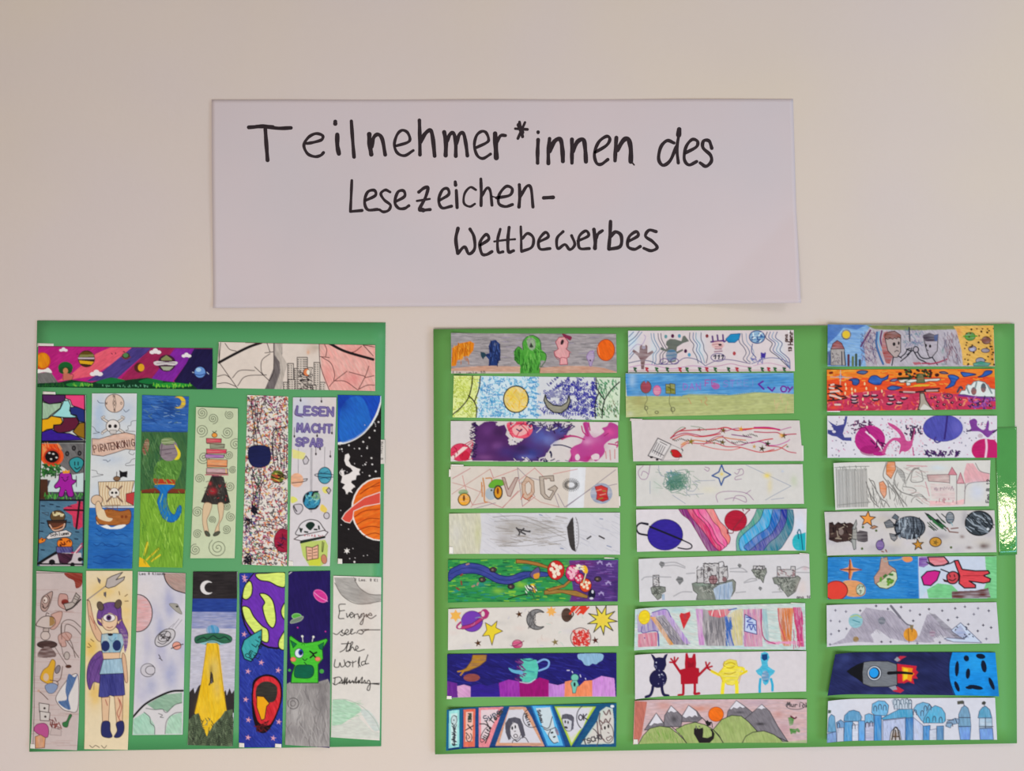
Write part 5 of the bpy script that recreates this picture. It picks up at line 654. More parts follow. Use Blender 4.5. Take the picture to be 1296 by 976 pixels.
a = new((807, 706, 1022, 700, 1023.5, 756, 808, 760), 'R', 'pencil-sketched bookmark of castles on grey floating islands', 'cfcbcd', (2, 2), tapes=[(1010, 699, 1021, 702.5, 0)]).v(795, 640, 5.635)
def island(p, n=1):
    q = pp(p); a.F('7e827a', p, .5, 60, 'a4a69c', o='4a4c48', w=.8); x0, y0 = q.min(0); x1, y1 = q.max(0)
    a.D(int(26 * n), ['4a4c48', '5a5c56', 'b0b0a8'], x0 + (x1 - x0) * .2, y0 + 6, x1 - (x1 - x0) * .2, y0 + (y1 - y0) * .7, 22, .9)
island('155 580 170 570 200 565 260 575 262 605 235 620 230 650 205 665 185 640 165 620'); island('450 550 500 535 620 550 740 520 760 540 755 600 730 640 700 665 480 665 490 625 460 600', 3); island('872 455 890 440 975 440 980 470 965 500 955 545 935 515 905 505', 1); island('1022 510 1060 500 1200 495 1220 510 1200 560 1185 605 1160 625 1130 645 1110 615 1085 590 1070 560 1035 550', 2)
a.F('bcc8d6', '640 560 735 535 740 600 720 665 620 665 600 590', .5, 85, '8a9cb4').L('8aa0bc', 1.2, '650 570 645 660', '680 560 680 660', '710 550 705 650').G('9ab0a0', 520, 555, 60, 14, .5)
for p in ('172 490 215 490 215 570 172 570', '485 455 530 450 535 545 485 545', '535 410 640 405 640 550 535 550', '640 440 700 425 705 500 690 540 640 545', '885 425 965 425 965 450 885 450', '1055 430 1078 430 1080 450 1150 450 1152 428 1182 428 1182 505 1055 505'): a.F('c6c2c2', p, o='4a4648', w=.9)
a.D(60, ['5a5658', '8a8688'], 485, 420, 700, 540, 16, 1).D(16, ['5a5658'], 175, 495, 215, 570, 12, 1).D(24, ['5a5658', '9a7a7c'], 1060, 450, 1178, 500, 16, 1).D(12, ['5a5658'], 888, 425, 962, 450, 12, 1).E('8a4a50', 600, 522, 30, 30, t=.3, o='5a2c34').L('5a2c34', .8, '600 495 600 550', '575 520 628 520').E('8a6a6c', 680, 520, 16, 18).E('6a6264', 570, 450, 14, 16).L('4a4648', 1, '640 400 670 395 680 430 700 430', '530 410 545 405 560 412 575 405 590 412 610 405 640 410')
for x, y, r in ((235, 412, 22), (362, 525, 28), (787, 422, 15), (934, 585, 14)): a.F('5e6060', [x - r, y, x - r * .4, y - r, x + r * .8, y - r * .6, x + r, y + r * .2, x, y + r * 1.3, x - r * .5, y + r * .5], .4)
for l in ('250 405 330 400 400 430', '250 425 330 420 400 440', '90 520 130 500 300 505', '410 480 470 475', '320 640 380 610 450 610', '720 445 800 440 840 465', '720 465 840 468', '820 540 870 515 910 525 820 545', '1020 612 1090 608', '1190 450 1240 430 1285 440', '1190 470 1285 470', '760 615 830 608'): a.L('9a989c', 1.4, l, al=.7)
a.T('Jana 10', 1175, 635, 20, '3a3c40', 1, 0).G('c89aa0', 1250, 440, 20, 14, .5).G('dcc8c0', 1230, 580, 40, 60, .5).L('7aa0c0', 1, '250 625 252 665', '240 630 242 665')

a = new((802, 768, 1017, 762, 1018, 821, 801, 820), 'R', 'bookmark of crayon-striped book spines with yellow sun and red heart', 'cfd0c8', (4, 1.5), tapes=[(999, 761.5, 1016, 765, 0)]).v(795, 755, 5.635)
a.bg('bcd0cc', .7, 10, 'd4d2cc').G('a8c8d0', 340, 90, 60, 20, .6).G('a8ccd4', 800, 350, 100, 16, .6)
for p, c in (('50 110 200 130 215 240 60 240', '9a8ab8'), ('62 250 205 245 200 345 60 345', 'd47a90'), ('150 135 190 135 325 335 290 340', 'd89a50'), ('190 140 270 120 400 300 430 340 320 335', '8a8490'), ('160 105 265 85 300 130 440 330 400 330 250 125 165 135', 'b090cc'), ('475 80 530 85 540 340 500 340', 'c890c4'), ('525 85 570 90 720 80 690 150 700 345 555 345 525 250', '7e7a80'), ('560 95 735 80 700 130 640 145 575 130', 'd84a60'), ('680 140 710 130 745 345 710 345', '4a7ac0'), ('700 130 760 90 810 80 810 340 745 345 720 200', 'cfc490'), ('815 85 945 80 950 350 820 350', 'cf8aa8'), ('945 80 980 80 1000 330 960 310', '90bcc0'), ('1060 75 1170 75 1150 345 1100 345 1065 200', 'd8844c'), ('1165 70 1225 70 1245 350 1210 350', 'cc4a88')):
    a.F(c, p, .6, 82, 'd0c8c8', sc=(16, 1.0))
a.D(16, ['6a6a70', '5a5a60'], 215, 160, 290, 240, 60, .8, 50, 58, .6).D(16, ['6a6a70', '5a5a60'], 280, 220, 350, 310, 60, .8, 50, 58, .6).D(44, ['5c5c62', '6e6a70'], 545, 175, 680, 310, 60, .9, 82, 96, .6).D(36, ['c87a3a', 'b86a4a'], 1080, 110, 1155, 315, 60, 1, 80, 90, .6).D(30, ['c0407c'], 1170, 80, 1235, 340, 70, 1, 80, 92).D(30, ['9a5ab0'], 800, 90, 950, 340, 70, .7, 82, 92, .5).D(20, ['3a6ab0'], 690, 150, 730, 340, 60, .9, 75, 85).D(16, ['e09abc'], 1000, 315, 1200, 330, 60, 1, -5, 5)
a.E('e8cc28', 108, 135, 42, 50, t=.3, c2='f0d850', o='c8a020').F('d0343c', '360 130 370 110 395 115 435 100 440 130 390 228', sm=0, t=.5, c2='c05050').G('8a5060', 400, 130, 10, 20, .6).L('5a4a9a', 1, '90 200 95 245 200 240 215 340', '205 240 212 345', '165 105 265 85 300 140').E('7a4a8a', 110, 282, 5)
a.F('c0cce4', '825 120 905 165 910 262 822 240', o='3a3c7c', w=1).L('4a5aa8', 1.4, '835 140 870 150 840 170 880 180', '850 190 900 195', '840 215 855 190 870 230 885 200 900 235').L('b03a70', 1.3, '940 85 945 230 970 300 1040 330').L('c84a60', 1.2, '1060 80 1070 180 1110 300', '1170 80 1185 200 1220 340').L('4a6ab0', 1.4, '710 90 765 78', '690 150 715 250 745 340').L('e0dcd8', 1, '600 90 590 128', '640 88 650 130')

a = new((802, 826, 1018, 822, 1018, 873, 802, 881), 'R', 'white bookmark of four felt-pen monsters in navy, red, yellow and turquoise', 'd2cacd', (4, 2)).v(795, 755, 5.635)
a.G('c4bcc2', 790, 480, 12, 120, .4)
c = '24204c'; a.F(c, '158 402 172 408 190 430 215 425 245 430 258 408 275 402 262 440 265 480 250 515 225 520 195 515 178 485 180 450', o=c).E(c, 208, 575, 64, 66).L(c, 3.8, '170 630 165 660 150 690 120 700', '235 630 238 660 250 690 280 698').D(10, ['8a88a8'], 180, 470, 250, 620, 5, 1)
for x, y in ((216, 550), (235, 545), (195, 460)): a.E('c8c8dc', x, y, 5)
c = 'b01830'; a.F(c, '405 400 415 395 425 430 450 430 460 402 472 402 478 470 475 500 498 505 500 540 492 570 490 612 372 615 370 545 365 515 402 505 400 470', o=c).L(c, 3.2, '375 545 345 500 318 460', '495 555 530 520 555 495').L(c, 2.2, '320 462 292 460', '322 462 300 435', '325 458 325 425', '330 460 350 430', '555 495 548 460', '555 495 575 465', '558 500 592 490', '555 500 585 520').L(c, 3.4, '388 610 388 660 384 690 355 695', '470 610 470 660 470 685 500 682').F('8a1028', '415 450 445 470 465 450 462 495 420 500', al=.6)
c = 'ecd83c'; a.F(c, '680 460 700 445 720 440 745 445 765 450 775 490 810 495 790 550 770 600 740 625 700 620 665 580 635 540 670 500', sm=0, o='d0b42c', t=.2).L(c, 3.6, '590 525 640 550', '835 525 795 545').L(c, 4.6, '675 590 668 640 665 685', '765 600 768 650 768 685').L('b8981c', 1, '690 475 710 465 735 465 755 475', '680 455 672 480 685 490', '695 500 725 502 750 490', '680 540 720 545 760 530').L('d0a82c', .9, '586 520 645 555 668 600', '842 520 800 550 780 610').E(c, 812, 510, 14)
c = '3aaccc'; a.F('50b4d0', '940 395 965 385 990 395 1000 425 985 460 990 490 1020 510 1040 520 1030 540 1005 560 990 610 970 625 955 610 940 560 915 545 900 520 930 500 945 480 935 430', sm=0, t=.3, c2='70c4d8').L(c, 3.2, '935 580 930 630 930 672', '1010 580 1020 620 1020 660').F('184a80', '945 405 985 400 985 440 960 450 945 435').L(c, 1, '948 500 990 520 985 600', '935 510 960 560').E('2a8ab4', 970, 560, 26, 40, t=.5)

a = new((802, 884, 1019, 883, 1019, 938, 800, 939), 'R', 'bookmark of green hills, snowy grey peaks, orange sun and black cat', 'd0b8b4', (2, 1), tapes=[(800.5, 932, 806, 938.5, 1)]).v(795, 870, 5.635)
a.bg('cfaeac', .5, 0, 'c4b4bc').F('c47a6a', '40 80 130 90 90 330 60 385 30 385', .5, 80, 'b06a60').G('cf8a70', 500, 140, 100, 24, .7).G('c88a7c', 250, 120, 60, 30, .5).G('c09aa0', 1100, 280, 60, 50, .7).G('b8a0ac', 900, 100, 100, 20, .7).G('c88c80', 1060, 180, 40, 30, .6).G('c8b8c0', 500, 95, 200, 10, .6)
def peak(p, snow, c='7c767c'):
    a.F(c, p, .5, 60, '948e94', o='4a464c', w=.9).F('d8d4da', snow, o='6a666c', w=.7)
peak('110 290 195 172 250 245 250 290', '140 260 195 172 245 245 225 245 205 250 180 245 160 262'); peak('248 270 255 190 300 120 350 165 385 200 370 270', '275 165 300 120 345 162 320 170 300 160 285 170'); peak('375 235 380 190 425 118 485 160 520 210 490 235', '380 195 425 118 480 160 495 205 470 190 450 205 430 195 405 210'); peak('690 235 705 160 765 85 830 130 880 170 850 225', '715 145 765 85 830 132 810 140 790 130 770 145 745 135 730 150'); peak('820 220 945 112 1000 160 1060 270 1130 375 1000 375', '905 145 945 112 980 145 960 140 945 150 925 142')
a.G('3c3a3e', 320, 215, 26, 24, .8).G('4a464c', 785, 168, 40, 9, .8).G('2f2c30', 935, 250, 34, 12, .9).G('5a565c', 470, 212, 50, 12, .5)
a.E('f07820', 620, 182, 54, 52, t=.3, ang=40, c2='e86414', o='9a4c20')
for p in ('60 400 100 330 150 280 220 265 290 275 350 320 390 360 420 400', '330 290 400 255 470 238 540 255 600 290 650 350 680 400 420 400 380 340', '600 290 660 220 730 190 800 195 850 235 910 300 860 360 800 400 680 400 640 330', '800 400 830 340 880 310 960 300 1030 325 1080 360 1110 400'): a.F('a8b478', p, .5, 75, '93a862', o='3a3c38', w=1, sm=0)
a.F('9cb478', '1090 375 1130 375 1260 360 1260 400 1090 400', .4).D(60, ['6f9a44', '8aaa5a'], 120, 290, 380, 375, 40, .8, 60, 80, .6).L('3a3438', 1, '330 290 300 265', '1060 345 1130 375')
a.F('2a2426', '462 285 475 275 500 285 528 275 530 310 525 345 560 350 590 335 590 310 575 285 595 290 610 320 605 355 575 385 500 385 480 350 462 320', sm=0).E('2a2426', 478, 270, 5).E('2a2426', 503, 268, 5).F('2a2426', '540 220 550 230 560 222 570 235 590 235 580 262 560 268 545 245').L('2a2426', 1, '520 205 545 230', '590 240 595 275').L('8a8a80', .7, '475 262 480 285', '505 265 508 280')
a.F('3f8a34', '1130 205 1160 200 1172 215 1165 255 1140 265 1135 230', t=.4).F('3f8a34', '1140 280 1180 285 1200 278 1215 295 1210 310 1190 300 1185 322 1165 315 1150 325', t=.4).L('6a3040', 2, '1150 195 1175 210 1188 202').T('Murick', 1125, 95, 30, '4a4448', 1.2, 2).A('5a5458', .9, 1182, 118, 66, 28, -60, 230)

# right board, right column
a = new((1044.5, 411, 1254, 412, 1256, 464, 1044, 464), 'R', 'bookmark of two boys fist-bumping between a domed house and yellow space', 'b4b0b8', (2, 1)).v(1040, 410, 11.78)
a.bg('b6aeb6', .5, 60, 'c4bec4'); a.F('7ea6d4', '40 10 720 10 600 200 620 500 640 640 30 640', .6, 10, 'a4c4dc').F('3f68b0', '40 10 640 20 500 90 300 60 200 180 40 320', .5, 20, '5f88c4', al=.8).F('7a8a54', '640 25 2600 25 2150 80 1400 100 900 90 760 80', .5, 2, '94985c')
a.E('6a6a70', 340, 165, 76, 78, t=.4).E('e0c040', 340, 163, 58, 58).F('b4aca8', '100 370 310 370 330 620 100 620', .4, 90, '9a9490', o='4a4448').F('9a3428', '105 380 130 300 200 250 270 290 312 375', sm=0, t=.3, o='4a2028').D(26, ['6a6064', '8a8084'], 120, 420, 240, 600, 26, 1, 0, 180).L('4a4a54', 1.6, '270 420 275 620', '310 420 330 620').F('3a5a90', '45 420 95 400 95 620 45 620', .4, 90)
for x, y0, c in ((375, 470, '6a3a44'), (440, 500, '6a7a50'), (490, 460, '4a5a4a'), (545, 545, '4a5058')): a.L(c, 3, [x, y0, x, 620], sm=0).E(c, x, y0, 18, 18)
a.D(110, ['5a3a6a', '8a4a6a', '3a4a7a', '9a8a9a'], 570, 120, 800, 590, 70, 1.0, 20, 130, .6).L('4a70a0', 2.6, '800 130 790 300 830 450 890 600').L('7ab0d0', 1.6, '830 120 820 260 860 400').L('6a3a6a', 2, '870 110 850 250 900 400', '700 100 560 340')
a.F('b86a64', '900 130 960 110 920 260 960 400 1040 480 990 600 930 590 870 400 870 250', t=.4, sm=0).F('a84a44', '880 400 960 400 1030 500 980 590 920 560', .3)
a.F('b8a8a4', '920 230 1150 200 1150 420 1100 500 1050 500 960 400', o='3a3438', w=1).F('8a4c38', '910 210 920 150 980 120 1060 110 1150 170 1150 220 1110 200 1090 230 1060 210 1030 235 990 210 960 235', sm=0, t=.3, o='4a2a24').E('2a2428', 1052, 305, 22, 28).E('2a2428', 1120, 290, 14, 26).L('3a3438', 1, '1060 420 1090 400 1120 410', '1090 350 1110 350').L('2a2a34', 1.5, '1150 500 1220 440 1250 380 1290 370', '1110 480 1160 510', '1150 560 1260 470 1300 410', '1040 500 1020 620')
a.v(1150, 410, 11.78).D(60, ['6a7a9a', '5a8a94', '8a80a0'], -100, 100, 180, 330, 60, 1, 0, 180, .6).L('3a3a4a', 1.6, '-20 60 -10 260').F('b4aab2', '190 190 410 180 400 400 320 500 280 500 240 400', o='3a3438', w=1, t=.3).F('4a3c4c', '185 170 280 135 360 165 420 150 410 260 330 265 220 260', t=.3, sm=0).F('4a6aa0', '350 180 410 160 400 260 360 260', al=.6).E('2a2428', 230, 325, 16, 24).E('2a2428', 292, 335, 18, 24).L('3a3438', 1.1, '250 390 262 400', '255 430 262 470')
a.E('b4aab2', 80, 385, 40, 44, o='2a2a34', w=1.4).L('2a2a34', 1.5, '60 430 120 520 200 560 270 600', '110 430 160 500 240 520 330 500', '330 510 400 610', '-60 380 0 400 20 360', '-50 460 30 400')
a.F('b84a58', '30 575 140 570 180 600 60 615', al=.8).L('a84a64', 2, '280 600 400 580 540 530', '180 590 280 590').G('4a8a84', 500, 600, 50, 10, .8).G('6a9a90', 480, 400, 20, 50, .6).D(90, ['6a4a5c', '8a5a64', '4a4a6a', 'a49aa4'], 490, 140, 740, 590, 70, 1.0, 60, 110, .65)
a.F('deb058', '640 40 1230 25 1240 630 780 620 760 400 690 120', .5, 20, 'e4c078').G('c8802c', 1200, 450, 50, 150, .6).G('e07a50', 720, 120, 40, 60, .5).E('5a9a38', 885, 190, 76, 62, t=.3, o='4a6a34').L('5a9a38', 1.8, '790 190 985 185').E('8a5a4c', 1120, 248, 62, 56, t=.3, o='5a3430').L('8a5a4c', 1.6, '1040 240 1195 245').E('8a7a90', 920, 375, 60, 42, t=.4, o='3a3448').E('b4b4cc', 920, 385, 34, 24).E('8a7a84', 1110, 400, 60, 32, t=.4, o='3a3448').E('9a9aa8', 1035, 550, 66, 46, t=.3, o='3a3448').F('4a9a84', '930 590 1040 560 1190 590 1150 630 940 630', t=.3, o='2a5a54')
for i in range(30): a.E(a.rnd.choice(['6a4a24', '8a5a2c', '4a3a20']), a.rnd.uniform(800, 1235), a.rnd.uniform(60, 620), 14, 12)
for x, y in ((905, 85), (1050, 118), (1135, 132), (1010, 280), (1180, 340), (1220, 430), (1210, 530), (1235, 610), (860, 600), (940, 430)): a.E('4a3018', x, y, 16)

a = new((1044, 468, 1255, 467, 1257, 518, 1044, 520), 'R', 'fiery orange bookmark with a tree island, blue fish shapes and white mountain', 'd85a3a', (1, 1), tapes=[(1044, 518, 1061, 521.5, 0)]).v(1040, 462, 11.78)
a.bg('e2552c', .5, 5, 'ea6c34').F('ec8230', '40 50 2620 30 2620 190 2300 170 1900 200 1500 160 900 200 400 180 40 230', .6, 3, 'f09a38').F('c23a58', '420 420 900 370 1296 400 2550 460 2560 690 40 690 40 560 300 520', .6, 3, 'd04a70', sc=(9, 2)).D(160, ['e8603c', 'b02c50', 'e0808c', '8a3a5a', 'f0a070'], 60, 400, 2540, 680, 60, 1.5, 0, 180, .8, 10).G('e85a38', 150, 630, 90, 30, .8).D(60, ['f0b04a', 'd8401c'], 60, 80, 2500, 330, 90, 1.3, -10, 15, .7)
a.S('8a8aa0', 255, 180, 90, 18, 4, -90).S('4a7aa8', 255, 180, 34, 18, 8).L('c8b8b0', .8, '100 180 430 190', '255 80 250 290')
def fish(p, c='2a58a8'): a.F(c, p, .4, 10, '5a8ad0', sm=1, o='1c2a54', w=1.1)
fish('500 115 560 85 640 90 660 105 600 140', '5a6a8a'); fish('380 225 440 205 520 210 535 260 500 300 440 290 430 240', '3a5c9c'); fish('670 240 710 170 790 160 860 200 940 170 965 150 950 210 880 240 850 290 770 295 700 270'); fish('950 345 1020 310 1110 320 1170 340 1080 370 990 370', '3a5c9c'); fish('990 240 1040 210 1110 215 1060 245', '8a8aa0')
for l in ('80 300 180 300 270 320 180 330', '70 360 200 350 280 400', '60 430 160 420 230 460 330 470', '60 530 200 520 350 490', '90 480 150 500 120 530'): a.L('3a2a2c', 2, l)
for l in ('90 340 150 350', '100 400 230 390', '110 300 150 290', '90 450 180 470 260 500', '170 590 250 590'): a.L('dcc4b8', 2.2, l)
for x, y in ((330, 290), (340, 350), (425, 360), (430, 420), (475, 380), (615, 280), (640, 350), (665, 420), (780, 350), (870, 390), (325, 420), (590, 510), (650, 630)): a.E('f0d0a0', x, y, 12, 24)
for x, y in ((470, 470), (460, 520), (470, 560), (760, 460), (780, 520), (1000, 470), (1020, 520), (990, 580), (1130, 570), (1200, 500), (640, 460)): a.L('3a2c3c', 2.2, [x - 46, y, x, y + 10, x + 44, y - 6]).L('d8b8c0', 1.3, [x - 30, y - 14, x + 20, y - 14])
for l in ('95 120 125 115',): a.L('7a2a1c', 3, l)
a.F('d8d4cc', '1110 230 1200 215 1290 215 1296 300 1240 310 1230 260 1150 265', sm=0, o='4a5a48'); a.L('2a3424', 3, '1110 200 1296 195'); a.E('3a2420', 1140, 135, 32, 26)
a.v(1150, 462, 11.78)
for i in range(46): a.E(a.rnd.choice(['3a5a2c', '5a1c24', '2a3a20', '6a7a50', '3a2a20']), a.rnd.uniform(-80, 320), a.rnd.uniform(70, 190), 22, 18)
a.E('4a1c20', 395, 150, 34, 26).F('d8d8d0', '-90 250 0 215 90 215 250 210 430 200 450 220 400 240 280 240 200 260 80 250 0 265', sm=0, o='4a5a48', w=.9).F('4a7a58', '90 250 100 170 130 130 180 135 205 200 215 265 90 270', sm=0, t=.4, o='2a4a34').F('d8b43a', '50 300 120 290 300 290 260 315 60 325').F('c83a30', '-160 350 100 320 330 330 430 350 420 380 100 390 -160 420', t=.3).L('3a2a30', 2.2, '-160 400 0 415 120 400 260 390 420 390', '210 370 430 350').L('c8a8a4', 2, '-100 400 60 405', '240 385 400 380')
a.F('b0a496', '140 420 200 420 230 520 280 600 330 665 110 665 140 560', o='4a3c38', w=1.4).F('d4d0c8', '150 640 200 580 320 650 330 668 140 668')
fish('560 160 640 150 720 190 680 240 640 310 520 350 570 300 600 240'); fish('750 110 830 115 970 140 900 160 800 175 770 150'); fish('1000 180 1060 150 1110 90 1200 90 1190 130 1090 175'); fish('430 110 500 100 560 130 480 130', '8a6a4a')
a.F('dce0dc', '720 440 760 380 810 380 850 290 900 300 940 250 1010 235 1100 260 1180 350 1250 360 1250 475 960 470 800 440', o='6a7a78', w=1).E('5c6c74', 940, 390, 40, 60, t=.4).E('5c6c74', 1080, 340, 38, 70, t=.4).L('8a9898', 2, '830 320 870 420', '1140 300 1200 420', '980 260 960 340').L('4a4a5c', 2.6, '700 400 740 330 770 350').L('7a3a8a', 2.6, '720 450 900 470 1100 490 1250 500').D(50, ['4a2a5c', '8a4a9a', 'b86aa8'], 860, 480, 1250, 650, 50, 1.6)
for x, y in ((320, 490), (370, 480), (410, 550), (400, 610), (500, 590), (620, 560), (560, 460), (740, 510), (740, 590), (930, 590), (1180, 600)): a.E('3a2430', x, y, 26, 20).E('d88a90', x + 6, y - 4, 10, 7)
a.A('5a3a5a', 1.5, 555, 465, 70, 36)

a = new((1044.5, 526, 1258, 526, 1258.5, 579, 1044.5, 579), 'R', 'white bookmark with magenta and violet blown-ink planets and ink spatter', 'd9d3da', (1, 1.5)).v(1035, 515, 5.082)
a.D(260, ['4a2a5c', 'b84a8a', '3a3468', 'd080a8'], 60, 65, 1125, 315, 6, 1.2, 0, 180, .85).D(120, ['d8a0b4', 'e0b8c0'], 400, 80, 680, 315, 8, 1.4, 0, 180, .6).D(70, ['3a2858', '5a2a6a'], 680, 280, 910, 315, 12, 1.6).D(40, ['5a2a5a'], 210, 85, 330, 150, 16, 1.5).D(26, ['3a2450'], 550, 120, 660, 180, 14, 1.8)
a.F('4a4c8c', '50 145 90 150 80 120 50 85 80 105 110 120 155 110 165 60 180 60 172 110 160 135 150 170 160 195 205 195 205 218 150 215 110 190 80 185 50 170', sm=0, t=.3, c2='5a62a0').E('d9d3da', 92, 158, 12, 8)
a.E('b82c84', 325, 210, 98, 92, t=.3, ang=40, c2='c84494').E('a01e70', 330, 280, 70, 34, al=.7).L('ecd0dc', 2.2, '300 160 350 205 405 275').E('b82c84', 385, 300, 40, 14).L('7a2060', 1.4, '230 150 290 130 320 170').D(8, ['5a1450'], 340, 220, 410, 260, 30, 1.6)
a.F('cc5a94', '440 100 480 115 520 145 545 180 560 215 590 210 600 150 615 140 605 200 590 260 560 285 530 285 515 300 520 240 480 215 440 250 420 300 400 290 425 240 470 200 520 195 500 160 450 120', sm=1, t=.3, c2='b8447c').L('5a2a4a', 2.2, '590 205 605 150').L('c05088', 1.4, '600 260 605 310', '515 300 525 250')
a.E('5c5cb0', 792, 135, 126, 86, t=.4, ang=70, c2='4a4a9c', o='4a4494', w=.7).G('7a74c4', 880, 130, 40, 50, .6).L('40307c', 2.4, '820 60 812 130 802 205').L('4a3a84', 1.8, '745 195 738 215 755 228 775 222')
a.F('8a4a9c', '960 90 990 75 1010 90 1010 120 1040 145 1060 140 1070 100 1080 85 1085 110 1085 150 1130 145 1110 165 1080 195 1060 185 1030 160 990 155 945 158 970 140 965 115', sm=1, t=.4, c2='74408c').L('3a2450', 1.8, '945 155 970 150', '1110 165 1135 145').E('c4b4bc', 1030, 185, 16, 14)
a.E('c42870', 1060, 275, 86, 72, t=.3, c2='b01c60').F('c42870', '1060 205 1120 210 1140 240 1140 330 1060 330').L('efc4d4', 2.6, '1066 210 1070 260 1062 330')

a = new((1050, 585, 1250.5, 582, 1248.5, 640, 1053, 644), 'R', 'pale bookmark with pencil bars, orange-tipped feathers and pink castle roofs', 'd4cfc8', (5, 1)).v(1035, 515, 5.082)
for i in range(34): a.L(a.rnd.choice(['8a8684', '9a9692', '5a5654']), .8, [95 + i * 6.3, 398, 105 + i * 6.2, 640], al=.8, sm=0)
a.L('8a8a84', .8, '85 385 320 380', '110 625 330 610').D(20, ['8a8a84'], 90, 380, 320, 405, 14, .8, 60, 120).F('e08a4c', '440 350 485 352 490 400 460 460 430 430 430 380', t=.3, o='8a5a3a').F('e09060', '385 485 410 475 432 510 430 560 415 585 392 545', t=.3, o='8a5a3a')
for l in ('430 355 410 440 440 490 455 590', '300 480 330 560 370 620', '310 510 340 600 380 640', '320 460 380 560 410 640', '490 380 540 420 550 490', '440 470 500 560 540 640', '470 500 520 580 560 630', '400 590 430 610 450 640', '500 400 480 480 520 540 600 570', '365 530 350 480 330 470', '560 470 600 400 640 390', '350 600 345 520', '480 600 490 560 450 510'): a.L('7a7672', 1.1, l)
a.F('7a7876', '490 370 520 400 555 450 545 490 520 450 500 420', t=.5, al=.8).D(50, ['8a8682', '6a6662'], 310, 480, 560, 640, 34, .8, 50, 110, .7).A('8a8480', 1, 625, 440, 34, 44, 180, 360).L('8a8480', 1, '590 440 592 480 660 475 660 440', '540 510 600 520 620 540 580 560 540 550', '600 570 650 560 690 600', '620 590 660 620').D(30, ['a09a96', 'c89a98'], 560, 370, 700, 620, 50, .8, -20, 40, .6).A('8a8480', .9, 640, 610, 50, 40, 180, 330)
a.F('c8a8a4', '690 435 835 432 835 485 700 475', .3, o='7a5a5c', w=.8).F('d08a94', '850 385 882 435 825 435', o='9a5a64', w=.8).F('d48c98', '905 420 930 490 880 490', t=.3, o='9a5a64', w=.8).F('e0aaae', '945 360 985 360 1020 410 1090 430 1085 475 1000 478 935 490 925 430', .4, 60, 'd8b4b4', sm=0).F('e8b8b8', '710 600 840 610 930 590 925 625 830 632 705 635', .4).F('dcb4b4', '710 490 830 490 870 540 870 600 720 590', .6, al=.6)
a.L('8a7a7c', .9, '835 435 835 490', '880 440 880 620', '935 490 930 620', '930 540 960 490 1085 475', '1000 360 1030 410 1090 428').L('c88a94', 1, '560 375 690 380', '680 480 705 570').D(16, ['b09aa0'], 735, 515, 860, 530, 14, 1.1, 60, 120).D(12, ['c08a90'], 750, 590, 860, 610, 14, 1.1, 60, 120).G('ccd0e0', 1010, 540, 50, 60, .7).G('c8d4dc', 760, 390, 60, 20, .6).T('Ema B 12', 1066, 612, 22, '3a3c40', 1.1, -88)

a = new((1041, 647, 1255, 645, 1258, 698, 1044, 702), 'R', 'smudged grey bookmark with orange stars and a dark scribbled moon at right', 'c9c2c0', (1, 1)).v(1035, 635, 5.082)
for i in range(30): a.G(a.rnd.choice(['a8a2a4', 'd4ccc8', 'c8bca8', 'b4aeb8', 'd0c8d0']), a.rnd.uniform(50, 1120), a.rnd.uniform(70, 320), 60, 30, .4)
a.G('5a3a34', 1055, 280, 34, 20, .8).G('6a4a44', 960, 290, 20, 10, .7).G('7a5a50', 915, 220, 16, 12, .7).G('8a8488', 780, 220, 50, 20, .5).G('8a8890', 930, 100, 20, 50, .5)
a.F('3e2c2a', '60 130 85 125 95 145 120 125 150 140 200 130 225 145 225 240 190 250 110 258 60 240', t=.5, sm=0, c2='5a443e').D(22, ['8a7a6a', 'a89a8a', '2a1c1c'], 65, 135, 220, 250, 30, 1.2).E('8a7a74', 140, 190, 16, 20).F('8a8a80', '215 165 240 165 245 240 210 235', t=.4, o='3a3a38').F('a8a8a4', '238 112 225 140 212 170 230 175 242 140', o='4a4c4c', w=.8).F('a8a8a4', '205 235 222 305 235 300 235 240', o='4a4c4c', w=.8).F('342630', '240 195 260 180 310 190 312 250 290 258 245 250', t=.3)
a.S('e89c4c', 310, 108, 52, 22, 5, -85, o='4a3420', w=1.1); a.F('b8886a', '325 165 350 148 375 158 345 172', o='4a3420', w=.8); a.S('c8903c', 632, 272, 38, 15, 5, -95, o='4a3420', w=1.1); a.E('c8943c', 745, 255, 38, 30, o='4a3420', w=1.1).S('8a6a2c', 745, 258, 20, 9, 5, 0)
a.E('6a3a9a', 390, 275, 26, 32, t=.3, o='2a1c4a').E('5a4a6a', 402, 240, 8, 8).L('8a4a2c', 1.4, '400 315 412 318', '425 305 432 318')
a.E('4c525c', 580, 163, 98, 72, t=.4, c2='9aa2ac', o='22262e', w=1.2).D(50, ['b4bcc4', '22262e', '8a949e'], 500, 105, 640, 225, 30, 1.3, 70, 120, .9).L('20242c', 1.4, '495 110 485 160 500 220', '640 100 660 160 640 230', '620 110 635 210', '600 100 610 225').F('525a62', '415 130 450 110 480 140 475 160 430 165', o='22262e', t=.3).F('6a727a', '465 100 485 75 510 95 500 115', o='22262e').F('525a62', '450 200 480 205 500 230 480 250 460 235', o='22262e', t=.4).L('22262e', 3, '480 145 500 150', '490 210 510 200')
a.F('26302c', '672 65 700 75 745 110 800 145 812 158 780 165 735 130 690 90').L('3f7a4a', 1.8, '700 90 760 135 810 160', '730 125 790 170').D(20, ['2a4a34', '1c2420'], 700, 85, 810, 175, 40, 1.2, 35, 50).L('7a4a3a', 1.4, '820 165 835 190', '845 170 890 165', '840 190 890 195')
